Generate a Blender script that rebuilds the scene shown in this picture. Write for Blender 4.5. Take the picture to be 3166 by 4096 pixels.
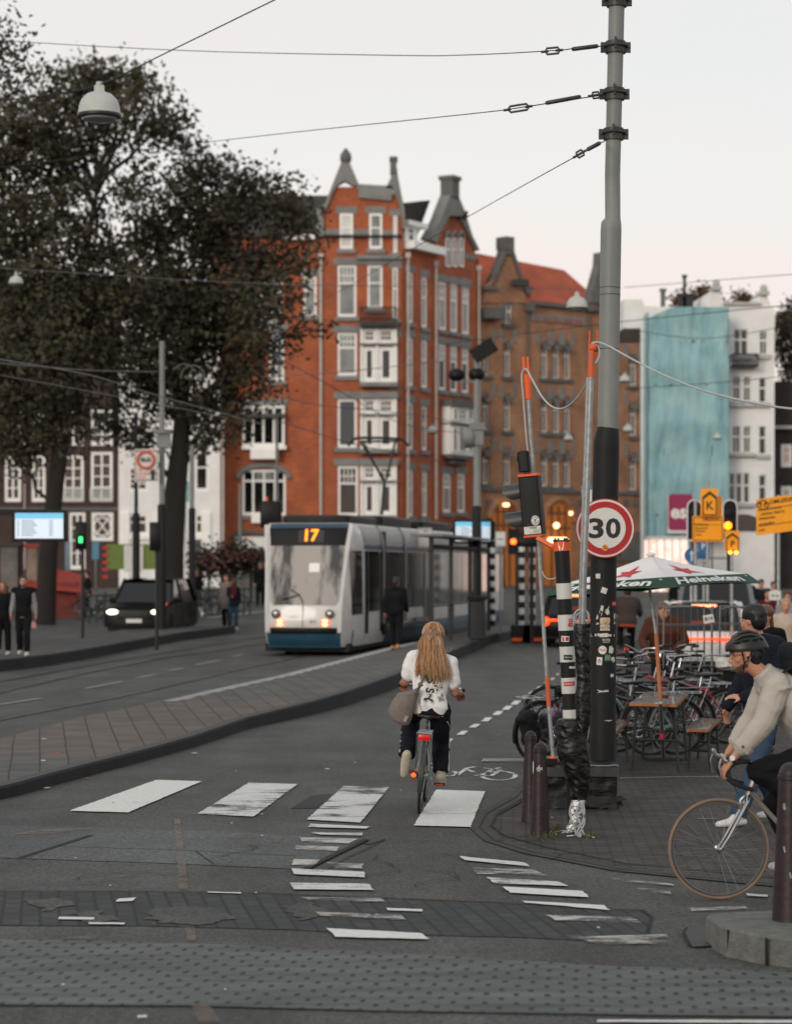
import bpy,bmesh,math,random
import numpy as np
from mathutils import Vector,Matrix,noise
from mathutils.bvhtree import BVHTree
for o in list(bpy.data.objects):bpy.data.objects.remove(o)
SC=bpy.context.scene;COL=SC.collection
R=math.radians;PI=math.pi;rnd=random.Random(7)
# ---------------- camera (2.2 m up, looking level along +Y with a lens shift) ----------------
CAMH,F,CX,HY=2.2,9200.0,1583.0,2264.0
cd=bpy.data.cameras.new('camera');cam=bpy.data.objects.new('camera',cd);COL.objects.link(cam)
cam.location=(0,0,CAMH);cam.rotation_euler=(R(90),0,0)
cd.sensor_fit='VERTICAL';cd.sensor_height=36;cd.sensor_width=27.8;cd.lens=36*F/4096
cd.shift_y=(HY-2048)/4096;cd.clip_start=.5;cd.clip_end=3000
cd.dof.use_dof=True;cd.dof.focus_distance=18.6;cd.dof.aperture_fstop=2.3
SC.camera=cam
# ---------------- sky, sun, exposure ----------------
SUN_EL,SUN_AZ=R(15),R(205)
W=bpy.data.worlds.new('World');SC.world=W;W.use_nodes=True
nt=W.node_tree;N=nt.nodes;L=nt.links;bg=N['Background']
sky=N.new('ShaderNodeTexSky');sky.sky_type='NISHITA';sky.sun_disc=False;sky.sun_elevation=SUN_EL;sky.sun_rotation=SUN_AZ
sky.air_density=1.5;sky.dust_density=4
tc=N.new('ShaderNodeTexCoord');sp=N.new('ShaderNodeSeparateXYZ');L.new(tc.outputs['Generated'],sp.inputs[0])
rp=N.new('ShaderNodeValToRGB');L.new(sp.outputs['Z'],rp.inputs[0]);e=rp.color_ramp.elements
e[0].position=0;e[0].color=(8.4,6.5,5.6,1);e[1].position=1;e[1].color=(6.0,6.3,6.5,1)
for p,c in((.04,(8.4,6.9,6.2,1)),(.085,(7.9,7.35,7.05,1)),(.16,(7.6,7.55,7.45,1)),(.22,(7.2,7.3,7.3,1)),(.45,(6.8,6.95,7.0,1))):
 k=e.new(p);k.color=c
mpn=N.new('ShaderNodeMapping');mpn.inputs['Scale'].default_value=(2,2,9);L.new(tc.outputs['Generated'],mpn.inputs[0])
cn=N.new('ShaderNodeTexNoise');cn.inputs['Scale'].default_value=2.2;cn.inputs['Detail'].default_value=5;L.new(mpn.outputs[0],cn.inputs[0])
cr_=N.new('ShaderNodeValToRGB');L.new(cn.outputs[0],cr_.inputs[0]);cr_.color_ramp.elements[0].position=.42;cr_.color_ramp.elements[1].position=.75
cr_.color_ramp.elements[0].color=(1,1,1,1);cr_.color_ramp.elements[1].color=(1.05,.975,.95,1)
mu=N.new('ShaderNodeMix');mu.data_type='RGBA';mu.blend_type='MULTIPLY';mu.inputs[0].default_value=1
L.new(rp.outputs[0],mu.inputs[6]);L.new(cr_.outputs[0],mu.inputs[7])
mx=N.new('ShaderNodeMix');mx.data_type='RGBA';mx.inputs[0].default_value=.93
L.new(sky.outputs[0],mx.inputs[6]);L.new(mu.outputs[2],mx.inputs[7]);L.new(mx.outputs[2],bg.inputs[0]);bg.inputs[1].default_value=.1
sd=bpy.data.lights.new('fill_sun','SUN');fill_sun=bpy.data.objects.new('fill_sun',sd);COL.objects.link(fill_sun)
sd.energy=1.1;sd.angle=R(18);sd.color=(1,.9,.8)  # soft fill added from behind-left to brighten the facades; sunset glow lies ahead
sdir=Vector((-math.sin(R(28))*math.cos(SUN_EL),-math.cos(R(28))*math.cos(SUN_EL),math.sin(SUN_EL)))
fill_sun.rotation_euler=sdir.to_track_quat('Z','Y').to_euler()
SC.view_settings.view_transform='Standard';SC.view_settings.look='None';SC.view_settings.exposure=.27;SC.view_settings.gamma=1
SC.render.engine='CYCLES';SC.cycles.use_denoising=True;SC.cycles.max_bounces=6;SC.cycles.transparent_max_bounces=12
SC.cycles.caustics_reflective=False;SC.cycles.caustics_refractive=False
# ---------------- geometry helpers ----------------
def cr(ox,oy,k):return lambda x,y:(ox+k*x,oy+k*y)
cA=cr(900,500,.6517);cB=cr(900,1400,.6517);cL=cr(0,1300,.6517);cS=cr(0,2100,.6517);cT=cr(900,1950,.6517)
cR=cr(1800,500,.8092);cM=cr(1900,1300,.75);cN=cr(1900,2200,.75);cF=cr(0,2900,.948);cG=cr(1500,3000,.987)
cP=cr(2100,2300,.5035);cQ=cr(2000,1750,.3555);cY=cr(2600,1900,.3353);cK=cr(2050,0,.3555);cW=cr(1450,2450,.3892);cC=cr(2500,2400,.5952)
RD,RL,RH=75.0,30.0,1.0
def gz(d):return min(max((d-RD)/RL,0),RH)
def G(x,y,z=0.0):
 v=y-HY;d=F*(CAMH-z)/v
 if d>RD:
  d=(CAMH-z+RD/RL)/(v/F+1/RL)
  if d>RD+RL*RH:d=F*(CAMH-z-RH)/v
 return Vector(((x-CX)*d/F,d,z+gz(d)))
def A(x,y,d):return Vector(((x-CX)*d/F,d,CAMH+(HY-y)*d/F))
def srgb(c):
 f=lambda v:(v/255/12.92)if v/255<=.04045 else((v/255+.055)/1.055)**2.4
 return(f(c[0]),f(c[1]),f(c[2]),1)
class MB:
 def __init__(s):s.v=[];s.f=[];s.m=[];s.mi=0
 def add(s,vs,fs):
  b=len(s.v);s.v+=[tuple(p)for p in vs];s.f+=[tuple(i+b for i in f)for f in fs];s.m+=[s.mi]*len(fs);return s
 def box(s,c,d,rot=None,taper=1.0):
  vs=[]
  for z in(-1,1):
   t=taper if z>0 else 1
   for x,y in((-1,-1),(1,-1),(1,1),(-1,1)):
    p=Vector((x*d[0]/2*t,y*d[1]/2*t,z*d[2]/2))
    if rot:p=rot@p
    vs.append(p+Vector(c))
  return s.add(vs,[(0,3,2,1),(4,5,6,7),(0,1,5,4),(1,2,6,5),(2,3,7,6),(3,0,4,7)])
 def bx(s,x0,x1,y0,y1,z0,z1):return s.box(((x0+x1)/2,(y0+y1)/2,(z0+z1)/2),(abs(x1-x0),abs(y1-y0),abs(z1-z0)))
 def rings(s,rs,caps=True,closed=False):
  n=len(rs[0]);vs=[p for r in rs for p in r];fs=[]
  m=len(rs)
  for i in range(m if closed else m-1):
   j=(i+1)%m
   for k in range(n):
    l=(k+1)%n;fs.append((i*n+k,i*n+l,j*n+l,j*n+k))
  if caps and not closed:fs+=[tuple(range(n-1,-1,-1)),tuple((m-1)*n+k for k in range(n))]
  return s.add(vs,fs)
 def tube(s,pts,r,seg=8,closed=False,caps=True,round_=False,flat=1.0):
  pts=[Vector(p)for p in pts];n=len(pts);rr=list(r)if isinstance(r,(list,tuple))else[r]*n
  if round_:
   d0=(pts[0]-pts[1]).normalized();d1=(pts[-1]-pts[-2]).normalized();a=[];b=[];ra=[];rb=[]
   for t in(85,60,30):a.append(pts[0]+d0*rr[0]*math.sin(R(t)));ra.append(rr[0]*math.cos(R(t)))
   for t in(30,60,85):b.append(pts[-1]+d1*rr[-1]*math.sin(R(t)));rb.append(rr[-1]*math.cos(R(t)))
   pts=a+pts+b;rr=ra+rr+rb;n=len(pts)
  rs=[];up=None
  for i,p in enumerate(pts):
   q0=pts[i-1]if(i>0 or closed)else p;q1=pts[(i+1)%n]if(i<n-1 or closed)else p
   t=(q1-q0)
   t=t.normalized()if t.length>1e-9 else Vector((0,0,1))
   if up is None:
    up=Vector((0,0,1))if abs(t.z)<.9 else Vector((0,1,0))
   x=t.cross(up)
   if x.length<1e-4:up=Vector((1,0,0));x=t.cross(up)
   x.normalize();y=x.cross(t);up=y
   rs.append([p+(x*math.cos(2*PI*k/seg)+y*math.sin(2*PI*k/seg)*flat)*rr[i]for k in range(seg)])
  return s.rings(rs,caps,closed)
 def cyl(s,a,b,r0,r1=None,seg=16):return s.tube([a,b],[r0,r0 if r1 is None else r1],seg)
 def lathe(s,prof,c=(0,0,0),seg=24,M=None):
  rs=[]
  for r,z in prof:
   ring=[]
   for k in range(seg):
    p=Vector((r*math.cos(2*PI*k/seg),r*math.sin(2*PI*k/seg),z))
    if M:p=M@p
    ring.append(p+Vector(c))
   rs.append(ring)
  return s.rings(rs)
 def ell(s,c,r,seg=14,rg=9,M=None):
  rs=[]
  for i in range(rg+1):
   t=PI*i/rg;t=min(max(t,.04),PI-.04);ring=[]
   for k in range(seg):
    p=Vector((r[0]*math.sin(t)*math.cos(2*PI*k/seg),r[1]*math.sin(t)*math.sin(2*PI*k/seg),-r[2]*math.cos(t)))
    if M:p=M@p
    ring.append(p+Vector(c))
   rs.append(ring)
  return s.rings(rs)
 def torus(s,c,Rr,r,ax=(1,0,0),seg=40,sg=8,a0=0,a1=360,flat=1.0):
  ax=Vector(ax).normalized();u=ax.orthogonal().normalized()
  if abs(ax.x)>.9:u=Vector((0,1,0));u=(u-ax*u.dot(ax)).normalized()
  w=ax.cross(u);full=abs(a1-a0)>=359.9;rs=[];n=seg if full else seg+1
  for i in range(n):
   t=R(a0+(a1-a0)*i/seg);d=u*math.cos(t)+w*math.sin(t);p=Vector(c)+d*Rr
   rs.append([p+(d*math.cos(2*PI*k/sg)+ax*math.sin(2*PI*k/sg)*flat)*r for k in range(sg)])
  return s.rings(rs,not full,full)
 def prism(s,poly,fn,a,b):
  n=len(poly);vs=[fn(u,v,a)for u,v in poly]+[fn(u,v,b)for u,v in poly]
  return s.add(vs,[tuple(range(n-1,-1,-1)),tuple(range(n,2*n))]+[(i,(i+1)%n,n+(i+1)%n,n+i)for i in range(n)])
 def poly(s,pts):return s.add(pts,[tuple(range(len(pts)))])
MW={}
def _mesh(name,mb,mats,smooth):
 me=bpy.data.meshes.new(name);me.from_pydata(mb.v,[],mb.f)
 for m in(mats if isinstance(mats,(list,tuple))else[mats]):me.materials.append(m)
 if any(mb.m):me.polygons.foreach_set('material_index',mb.m)
 bm=bmesh.new();bm.from_mesh(me);bmesh.ops.recalc_face_normals(bm,faces=bm.faces);bm.to_mesh(me);bm.free()
 if smooth:
  me.polygons.foreach_set('use_smooth',[True]*len(me.polygons))
  if smooth!=2:
   me.set_sharp_from_angle(angle=R(38))
 me.update();return me
def tag(o,label=None,cat=None,group=None,kind=None):
 if label:o['label']=label
 if cat:o['category']=cat
 if group:o['group']=group
 if kind:o['kind']=kind
 return o
def thing(name,label,cat,loc=(0,0,0),rz=0,group=None,M=None):
 o=bpy.data.objects.new(name,None);COL.objects.link(o);o.empty_display_size=.1
 m=M if M is not None else Matrix.Translation(Vector(loc))@Matrix.Rotation(rz,4,'Z')
 o.matrix_basis=m;MW[o]=m.copy();return tag(o,label,cat,group)
SPLIT={'eaves_board','pillar','gable_coping','stone_band','quoin','oriel_base','pilaster','oriel_cornice','bay_frame','lamp','bolt','head_bolt','doorway','bracket','door_seam','loudspeaker','bench'}
def part(name,mb,mat,parent=None,world=False,smooth=True,label=None):
 if name in SPLIT and not getattr(mb,'one',0):
  pr=list(range(len(mb.v)))
  def fd_(i):
   while pr[i]!=i:pr[i]=pr[pr[i]];i=pr[i]
   return i
  for f in mb.f:
   for k in f[1:]:pr[fd_(k)]=fd_(f[0])
  gr_={}
  for f in mb.f:gr_.setdefault(fd_(f[0]),[]).append(f)
  if len(gr_)>1:
   for fs in gr_.values():
    ix=sorted({k for f in fs for k in f});mp_={k:i for i,k in enumerate(ix)};n_=MB();n_.one=1;n_.add([mb.v[k]for k in ix],[tuple(mp_[k]for k in f)for f in fs]);o=part(name,n_,mat,parent,world,smooth,label)
   return o
 if world and parent is not None:
  q=parent
  while q.parent is not None:q=q.parent
  if q in MW:
   inv=MW[q].inverted();mb.v=[tuple(inv@Vector(p))for p in mb.v]
 o=bpy.data.objects.new(name,_mesh(name,mb,mat,smooth));COL.objects.link(o)
 if parent is not None:o.parent=parent
 if label:o['label']=label
 return o
def solo(name,mb,mat,label,cat,group=None,smooth=True,origin=None):
 if origin is not None:
  og=Vector(origin);mb.v=[tuple(Vector(p)-og)for p in mb.v]
 o=part(name,mb,mat,None,smooth=smooth)
 if origin is not None:o.location=origin;MW[o]=Matrix.Translation(origin)
 else:MW[o]=Matrix.Identity(4)
 return tag(o,label,cat,group)
def struct(name,mb,mat,smooth=False):return tag(part(name,mb,mat,smooth=smooth),kind='structure')
def copytree(o,parent=None,M=None):
 c=o.copy();COL.objects.link(c);c.parent=parent
 if parent is None and M is not None:c.matrix_basis=M
 for ch in KIDS(o):copytree(ch,c)
 return c
def KIDS(o):return[x for x in bpy.data.objects if x.parent==o]
def fuse(mb,vox=.015,smooth=4,noise_amt=0,noise_scale=8,nf=None):
 me=bpy.data.meshes.new('tmp');me.from_pydata(mb.v,[],mb.f)
 bm=bmesh.new();bm.from_mesh(me);bmesh.ops.recalc_face_normals(bm,faces=bm.faces);bm.to_mesh(me);bm.free()
 o=bpy.data.objects.new('tmp',me);COL.objects.link(o)
 m=o.modifiers.new('r','REMESH');m.mode='VOXEL';m.voxel_size=vox
 if smooth:
  m=o.modifiers.new('s','SMOOTH');m.factor=.5;m.iterations=smooth
 dg=bpy.context.evaluated_depsgraph_get();ev=o.evaluated_get(dg);m2=bpy.data.meshes.new_from_object(ev)
 vs=[v.co.copy()for v in m2 .vertices];ns=[v.normal.copy()for v in m2 .vertices];fs=[tuple(p.vertices)for p in m2 .polygons]
 if noise_amt:
  rg_=noise_scale<0;noise_scale=abs(noise_scale)
  for i,v in enumerate(vs):
   q=v*noise_scale;h=noise.noise(q)+.5*noise.noise(q*2.3)
   if rg_:q=Vector((v.x,v.y+v.z*.5,v.z-v.y*.4))*noise_scale;q.x*=.55;w_=noise.noise(v*3)*1.5;h=.55-1.9*abs(noise.noise(q+Vector((w_,0,w_))))-.5*abs(noise.noise(q*2.6))
   if nf:h=nf(v,h)
   vs[i]=v+ns[i]*h*noise_amt
 bpy.data.objects.remove(o);bpy.data.meshes.remove(me);bpy.data.meshes.remove(m2)
 r=MB();r.add(vs,fs);return r
_tx={}
def text2d(s,size=1.0,bold=0.0,shear=0.0,spacing=1.0):
 k=(s,bold,shear,spacing)
 if k not in _tx:
  cu=bpy.data.curves.new('t','FONT');cu.body=s;cu.size=1;cu.offset=bold;cu.shear=shear;cu.space_character=spacing
  cu.align_x='CENTER';cu.align_y='CENTER';cu.resolution_u=3
  o=bpy.data.objects.new('t',cu);COL.objects.link(o)
  dg=bpy.context.evaluated_depsgraph_get();me=bpy.data.meshes.new_from_object(o.evaluated_get(dg))
  _tx[k]=([(v.co.x,v.co.y)for v in me.vertices],[tuple(p.vertices)for p in me.polygons])
  bpy.data.objects.remove(o);bpy.data.curves.remove(cu);bpy.data.meshes.remove(me)
 v,f=_tx[k];return[(x*size,y*size)for x,y in v],f
def text_mb(mb,s,size,fn,**kw):
 v,f=text2d(s,size,**kw);mb.add([fn(x,y)for x,y in v],f);return mb
 # ---------------- materials ----------------
def mat(name,col,rough=.6,metal=0,var=.12,vs=3,bump=0,bs=60,emit=None,es=1,coat=0,spec=.5,trans=0,col2=None,det=4,stretch=None,thr=None):
 m=bpy.data.materials.new(name);m.use_nodes=True;t=m.node_tree;n=t.nodes;l=t.links;b=n['Principled BSDF']
 c=srgb(col)if max(col)>1 else tuple(col)+(1,)
 b.inputs['Roughness'].default_value=rough;b.inputs['Metallic'].default_value=metal
 b.inputs['Specular IOR Level'].default_value=spec;b.inputs['Coat Weight'].default_value=coat
 if trans:b.inputs['Transmission Weight'].default_value=trans
 tcn=n.new('ShaderNodeTexCoord');src=tcn.outputs['Object']
 if stretch:
  mp=n.new('ShaderNodeMapping');mp.inputs['Scale'].default_value=stretch;l.new(src,mp.inputs[0]);src=mp.outputs[0]
 if var or col2:
  nz=n.new('ShaderNodeTexNoise');nz.inputs['Scale'].default_value=vs;nz.inputs['Detail'].default_value=det;nz.inputs['Roughness'].default_value=.6
  l.new(src,nz.inputs['Vector']);rr=n.new('ShaderNodeValToRGB');l.new(nz.outputs[0],rr.inputs[0])
  lo,hi=thr or(.3,.7)
  rr.color_ramp.elements[0].position=lo;rr.color_ramp.elements[1].position=hi
  c2=srgb(col2)if col2 else tuple(min(x*(1+var),1)for x in c[:3])+(1,)
  c1=c if col2 else tuple(x*(1-var)for x in c[:3])+(1,)
  rr.color_ramp.elements[0].color=c1;rr.color_ramp.elements[1].color=c2;l.new(rr.outputs[0],b.inputs['Base Color'])
  rg=n.new('ShaderNodeMapRange');rg.inputs[3].default_value=max(rough-.1,.02);rg.inputs[4].default_value=min(rough+.1,1);l.new(nz.outputs[0],rg.inputs[0]);l.new(rg.outputs[0],b.inputs['Roughness'])
 else:b.inputs['Base Color'].default_value=c
 if bump:
  bn=n.new('ShaderNodeTexNoise');bn.inputs['Scale'].default_value=bs;bn.inputs['Detail'].default_value=5;l.new(src,bn.inputs['Vector'])
  bp=n.new('ShaderNodeBump');bp.inputs['Strength'].default_value=min(bump,1);bp.inputs['Distance'].default_value=.02;l.new(bn.outputs[0],bp.inputs['Height']);l.new(bp.outputs[0],b.inputs['Normal'])
 if emit:
  b.inputs['Emission Color'].default_value=srgb(emit)if max(emit)>1 else tuple(emit)+(1,);b.inputs['Emission Strength'].default_value=es
 return m
def paving(name,c1,c2,cm,bw,bh,mort=.008,rz=0.0,rough=.8,bump=.5,grain=.25,squash=1):
 m=mat(name,c1,rough,var=0);t=m.node_tree;n=t.nodes;l=t.links;b=n['Principled BSDF']
 tcn=n.new('ShaderNodeTexCoord');mp=n.new('ShaderNodeMapping');mp.inputs['Rotation'].default_value=(0,0,rz);l.new(tcn.outputs['Object'],mp.inputs[0])
 wn=n.new('ShaderNodeTexNoise');wn.inputs['Scale'].default_value=1.3;l.new(mp.outputs[0],wn.inputs[0])
 ma=n.new('ShaderNodeMixRGB');ma.blend_type='ADD';ma.inputs[0].default_value=.025;l.new(mp.outputs[0],ma.inputs[1]);l.new(wn.outputs[1],ma.inputs[2])
 br=n.new('ShaderNodeTexBrick');br.inputs['Scale'].default_value=1;br.inputs['Brick Width'].default_value=bw;br.inputs['Row Height'].default_value=bh
 br.inputs['Mortar Size'].default_value=mort;br.inputs['Mortar Smooth'].default_value=.3;br.inputs['Color1'].default_value=srgb(c1);br.inputs['Color2'].default_value=srgb(c2);br.inputs['Mortar'].default_value=srgb(cm)
 l.new(ma.outputs[0],br.inputs[0])
 nz=n.new('ShaderNodeTexNoise');nz.inputs['Scale'].default_value=2.5;nz.inputs['Detail'].default_value=8;l.new(tcn.outputs['Object'],nz.inputs[0])
 rg=n.new('ShaderNodeMapRange');rg.inputs[1].default_value=.3;rg.inputs[2].default_value=.7;rg.inputs[3].default_value=1-grain;rg.inputs[4].default_value=1+grain;l.new(nz.outputs[0],rg.inputs[0])
 mm=n.new('ShaderNodeMixRGB');mm.blend_type='MULTIPLY';mm.inputs[0].default_value=1;l.new(br.outputs[0],mm.inputs[1]);l.new(rg.outputs[0],mm.inputs[2]);l.new(mm.outputs[0],b.inputs['Base Color'])
 bp=n.new('ShaderNodeBump');bp.invert=True;bp.inputs['Strength'].default_value=bump;bp.inputs['Distance'].default_value=.01;l.new(br.outputs['Fac'],bp.inputs['Height'])
 l.new(bp.outputs[0],b.inputs['Normal']);return m
def worn(name,col,base_alpha=.5,sc=(3,30,1),thr=(.42,.55),rough=.7):
 m=mat(name,col,rough,var=.12,vs=25);t=m.node_tree;n=t.nodes;l=t.links;b=n['Principled BSDF']
 tcn=n.new('ShaderNodeTexCoord');mp=n.new('ShaderNodeMapping');mp.inputs['Scale'].default_value=sc;l.new(tcn.outputs['Object'],mp.inputs[0])
 nz=n.new('ShaderNodeTexNoise');nz.inputs['Scale'].default_value=1;nz.inputs['Detail'].default_value=8;nz.inputs['Roughness'].default_value=.7;l.new(mp.outputs[0],nz.inputs[0])
 n2=n.new('ShaderNodeTexNoise');n2 .inputs['Scale'].default_value=1.6;n2 .inputs['Detail'].default_value=3;l.new(tcn.outputs['Object'],n2 .inputs[0]);n3=n.new('ShaderNodeTexNoise');n3 .inputs['Scale'].default_value=130;l.new(tcn.outputs['Object'],n3 .inputs[0])
 m1=n.new('ShaderNodeMixRGB');m1 .inputs[0].default_value=.5;l.new(nz.outputs[0],m1 .inputs[1]);l.new(n2 .outputs[0],m1 .inputs[2]);m2=n.new('ShaderNodeMixRGB');m2 .inputs[0].default_value=.16;l.new(m1 .outputs[0],m2 .inputs[1]);l.new(n3 .outputs[0],m2 .inputs[2])
 rg=n.new('ShaderNodeMapRange');rg.inputs[1].default_value=thr[0];rg.inputs[2].default_value=thr[1];l.new(m2 .outputs[0],rg.inputs[0]);l.new(rg.outputs[0],b.inputs['Alpha']);return m
 # ---------------- ground, roads, paving, markings ----------------
def asphalt(name,c=(70,70,67),grain=.85,big=.24):
 m=mat(name,c,.85,var=0);t=m.node_tree;n=t.nodes;l=t.links;b=n['Principled BSDF'];b.inputs['Specular IOR Level'].default_value=.3;tcn=n.new('ShaderNodeTexCoord');o=tcn.outputs['Object']
 def nz(s,d=3,r=.6,v=o):
  q=n.new('ShaderNodeTexNoise');q.inputs['Scale'].default_value=s;q.inputs['Detail'].default_value=d;q.inputs['Roughness'].default_value=r;l.new(v,q.inputs[0]);return q.outputs[0]
 def mr(i,a,c_,e_,f_):
  q=n.new('ShaderNodeMapRange');l.new(i,q.inputs[0])
  for k,v in zip((1,2,3,4),(a,c_,e_,f_)):q.inputs[k].default_value=v
  return q.outputs[0]
 mp=n.new('ShaderNodeMapping');mp.inputs['Rotation'].default_value=(0,0,.154);mp.inputs['Scale'].default_value=(1.2,.12,1);l.new(o,mp.inputs[0])
 vo=n.new('ShaderNodeTexVoronoi');vo.inputs['Scale'].default_value=62;l.new(o,vo.inputs[0])
 f1=mr(nz(120,2),.3,.72,1-grain,1+grain);f2=mr(nz(.7,5),.3,.7,1-big,1+big);f3=mr(nz(1,5,.6,mp.outputs[0]),.35,.65,.8,1.2);f4=mr(vo.outputs['Color'],0,1,.5,1.6)
 def mul(a,c_):
  q=n.new('ShaderNodeMath');q.operation='MULTIPLY';l.new(a,q.inputs[0]);l.new(c_,q.inputs[1]);return q.outputs[0]
 mm=n.new('ShaderNodeMixRGB');mm.blend_type='MULTIPLY';mm.inputs[0].default_value=1;mm.inputs[1].default_value=srgb(c);l.new(mul(mul(mul(f1,f4),mul(f2,f3)),mr(nz(26,4,.7),.32,.68,.66,1.34)),mm.inputs[2]);l.new(mm.outputs[0],b.inputs['Base Color'])
 bp=n.new('ShaderNodeBump');bp.inputs['Strength'].default_value=.6;bp.inputs['Distance'].default_value=.006;l.new(nz(90,3),bp.inputs['Height']);l.new(bp.outputs[0],b.inputs['Normal'])
 rr=n.new('ShaderNodeMapRange');rr.inputs[3].default_value=.62;rr.inputs[4].default_value=.95;l.new(nz(.9,4),rr.inputs[0]);l.new(rr.outputs[0],b.inputs['Roughness']);return m
M_ASPH=asphalt('asphalt');M_PATCH=asphalt('smooth_asphalt',(78,81,80),.25,.14);M_TRACK=asphalt('track_asphalt',(63,62,60),.3,.22);M_DARKP=asphalt('dark_patch',(38,39,39),.2,.1)
RA=.154
M_PAVE=paving('brick_pavement',(70,60,55),(40,36,35),(7,6,6),.21,.085,.012,RA*.3,grain=.35,bump=.9)
M_BAND=paving('sett_band',(44,50,49),(27,32,32),(4,4,4),.22,.118,.013,-RA-PI/2,grain=.35)
M_TILE=paving('island_tiles',(82,78,73),(68,65,61),(30,28,27),.3,.3,.012,-.154-PI/2,grain=.2)
M_TILE2=paving('brown_island_tiles',(92,79,70),(76,68,62),(34,29,26),.3,.3,.012,-.154-PI/2,grain=.2)
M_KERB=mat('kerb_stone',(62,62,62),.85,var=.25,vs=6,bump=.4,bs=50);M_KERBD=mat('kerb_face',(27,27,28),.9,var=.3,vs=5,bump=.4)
M_CONC=mat('rough_concrete',(98,99,95),.9,var=.3,vs=12,bump=.8,bs=70)
M_WHITE=worn('road_paint',(205,205,200),sc=(6,14,1),thr=(.29,.36));M_WORN=worn('worn_road_paint',(196,196,192),sc=(2.2,15,1),thr=(.445,.48))
M_WORN2=worn('very_worn_paint',(180,178,172),sc=(5,13,1),thr=(.45,.56));M_OLD=worn('old_yellow_paint',(135,118,104),sc=(9,6,1),thr=(.4,.75))
M_RAIL=mat('tram_rail_steel',(120,120,122),.3,1,var=.3);M_GROOVE=mat('rail_groove',(22,22,22),.9)
def sett_dots(name):
 m=mat(name,(74,82,80),.75,var=0);t=m.node_tree;n=t.nodes;l=t.links;b=n['Principled BSDF'];tcn=n.new('ShaderNodeTexCoord')
 mp=n.new('ShaderNodeMapping');mp.inputs['Rotation'].default_value=(0,0,.1);l.new(tcn.outputs['Object'],mp.inputs[0])
 wn=n.new('ShaderNodeTexNoise');wn.inputs['Scale'].default_value=1.7;l.new(mp.outputs[0],wn.inputs[0])
 ma=n.new('ShaderNodeMixRGB');ma.blend_type='ADD';ma.inputs[0].default_value=.075;l.new(mp.outputs[0],ma.inputs[1]);l.new(wn.outputs[1],ma.inputs[2])
 s=n.new('ShaderNodeSeparateXYZ');l.new(ma.outputs[0],s.inputs[0])
 def mth(op,a,c_=None):
  q=n.new('ShaderNodeMath');q.operation=op
  for i,v in enumerate((a,c_)):
   if v is None:continue
   if isinstance(v,(int,float)):q.inputs[i].default_value=v
   else:l.new(v,q.inputs[i])
  return q.outputs[0]
 v=mth('DIVIDE',s.outputs[1],.12);row=mth('FLOOR',v);odd=mth('MULTIPLY',mth('MODULO',mth('ABSOLUTE',row),2),.5)
 u=mth('FRACT',mth('ADD',mth('DIVIDE',s.outputs[0],.15),odd));fv=mth('FRACT',v)
 du=mth('ABSOLUTE',mth('SUBTRACT',u,.5));dv=mth('ABSOLUTE',mth('SUBTRACT',fv,.5))
 dd=mth('ADD',mth('MULTIPLY',mth('MULTIPLY',du,du),100),mth('MULTIPLY',mth('MULTIPLY',dv,dv),8))
 rg=n.new('ShaderNodeMapRange');l.new(dd,rg.inputs[0]);rg.inputs[1].default_value=.55;rg.inputs[2].default_value=1.3
 edge=n.new('ShaderNodeMapRange');l.new(dv,edge.inputs[0]);edge.inputs[1].default_value=.5;edge.inputs[2].default_value=.42;edge.inputs[3].default_value=.72;edge.inputs[4].default_value=1
 mp2=n.new('ShaderNodeMapping');mp2 .inputs['Scale'].default_value=(.7,5,1);l.new(tcn.outputs['Object'],mp2 .inputs[0])
 nz=n.new('ShaderNodeTexNoise');nz.inputs['Scale'].default_value=1.4;nz.inputs['Detail'].default_value=6;l.new(mp2 .outputs[0],nz.inputs[0])
 rp_=n.new('ShaderNodeValToRGB');l.new(nz.outputs[0],rp_.inputs[0]);rp_.color_ramp.elements[0].position=.3;rp_.color_ramp.elements[1].position=.72
 rp_.color_ramp.elements[0].color=srgb((54,59,57));rp_.color_ramp.elements[1].color=srgb((92,99,95))
 mx_=n.new('ShaderNodeMixRGB');mx_.inputs[1].default_value=srgb((14,15,15));l.new(rp_.outputs[0],mx_.inputs[2]);l.new(mth('MULTIPLY',rg.outputs[0],edge.outputs[0]),mx_.inputs[0]);l.new(mx_.outputs[0],b.inputs['Base Color'])
 bp=n.new('ShaderNodeBump');bp.inputs['Strength'].default_value=.5;bp.inputs['Distance'].default_value=.008;l.new(rg.outputs[0],bp.inputs['Height']);l.new(bp.outputs[0],b.inputs['Normal']);return m
M_DOTS=sett_dots('sett_paving')
mb=MB();ys=[-40,5,10,20,40,RD,RD+RL*RH,160,900];xs=[-400,-60,-20,0,20,60,400]
vs=[(x,y,gz(y))for y in ys for x in xs];nx=len(xs)
mb.add(vs,[(i*nx+j,i*nx+j+1,(i+1)*nx+j+1,(i+1)*nx+j)for i in range(len(ys)-1)for j in range(nx-1)])
struct('road',mb,M_ASPH)
def sheet(name,pts,z,m,sub=False):
 b=MB();b.poly([G(x,y)+Vector((0,0,z))for x,y in pts]);return struct(name,b,m)
sheet('concrete_slab',[cF(*p)for p in((-300,420),(0,424),(495,438),(1000,452),(1560,485),(1300,612),(700,585),(0,562),(-300,560))],.004,M_PATCH)
def line(pts,w,z=.008,f=G):
 b=MB();P=[f(x,y)for x,y in pts]
 for i in range(len(P)-1):
  a,c=P[i],P[i+1];t=(c-a);n=Vector((-t.y,t.x,0)).normalized()*w/2;u=Vector((0,0,z));b.add([a-n+u,c-n+u,c+n+u,a+n+u],[(0,1,2,3)])
 return b
def merge(*bs):
 r=MB()
 for b in bs:r.add(b.v,b.f)
 return r
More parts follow.
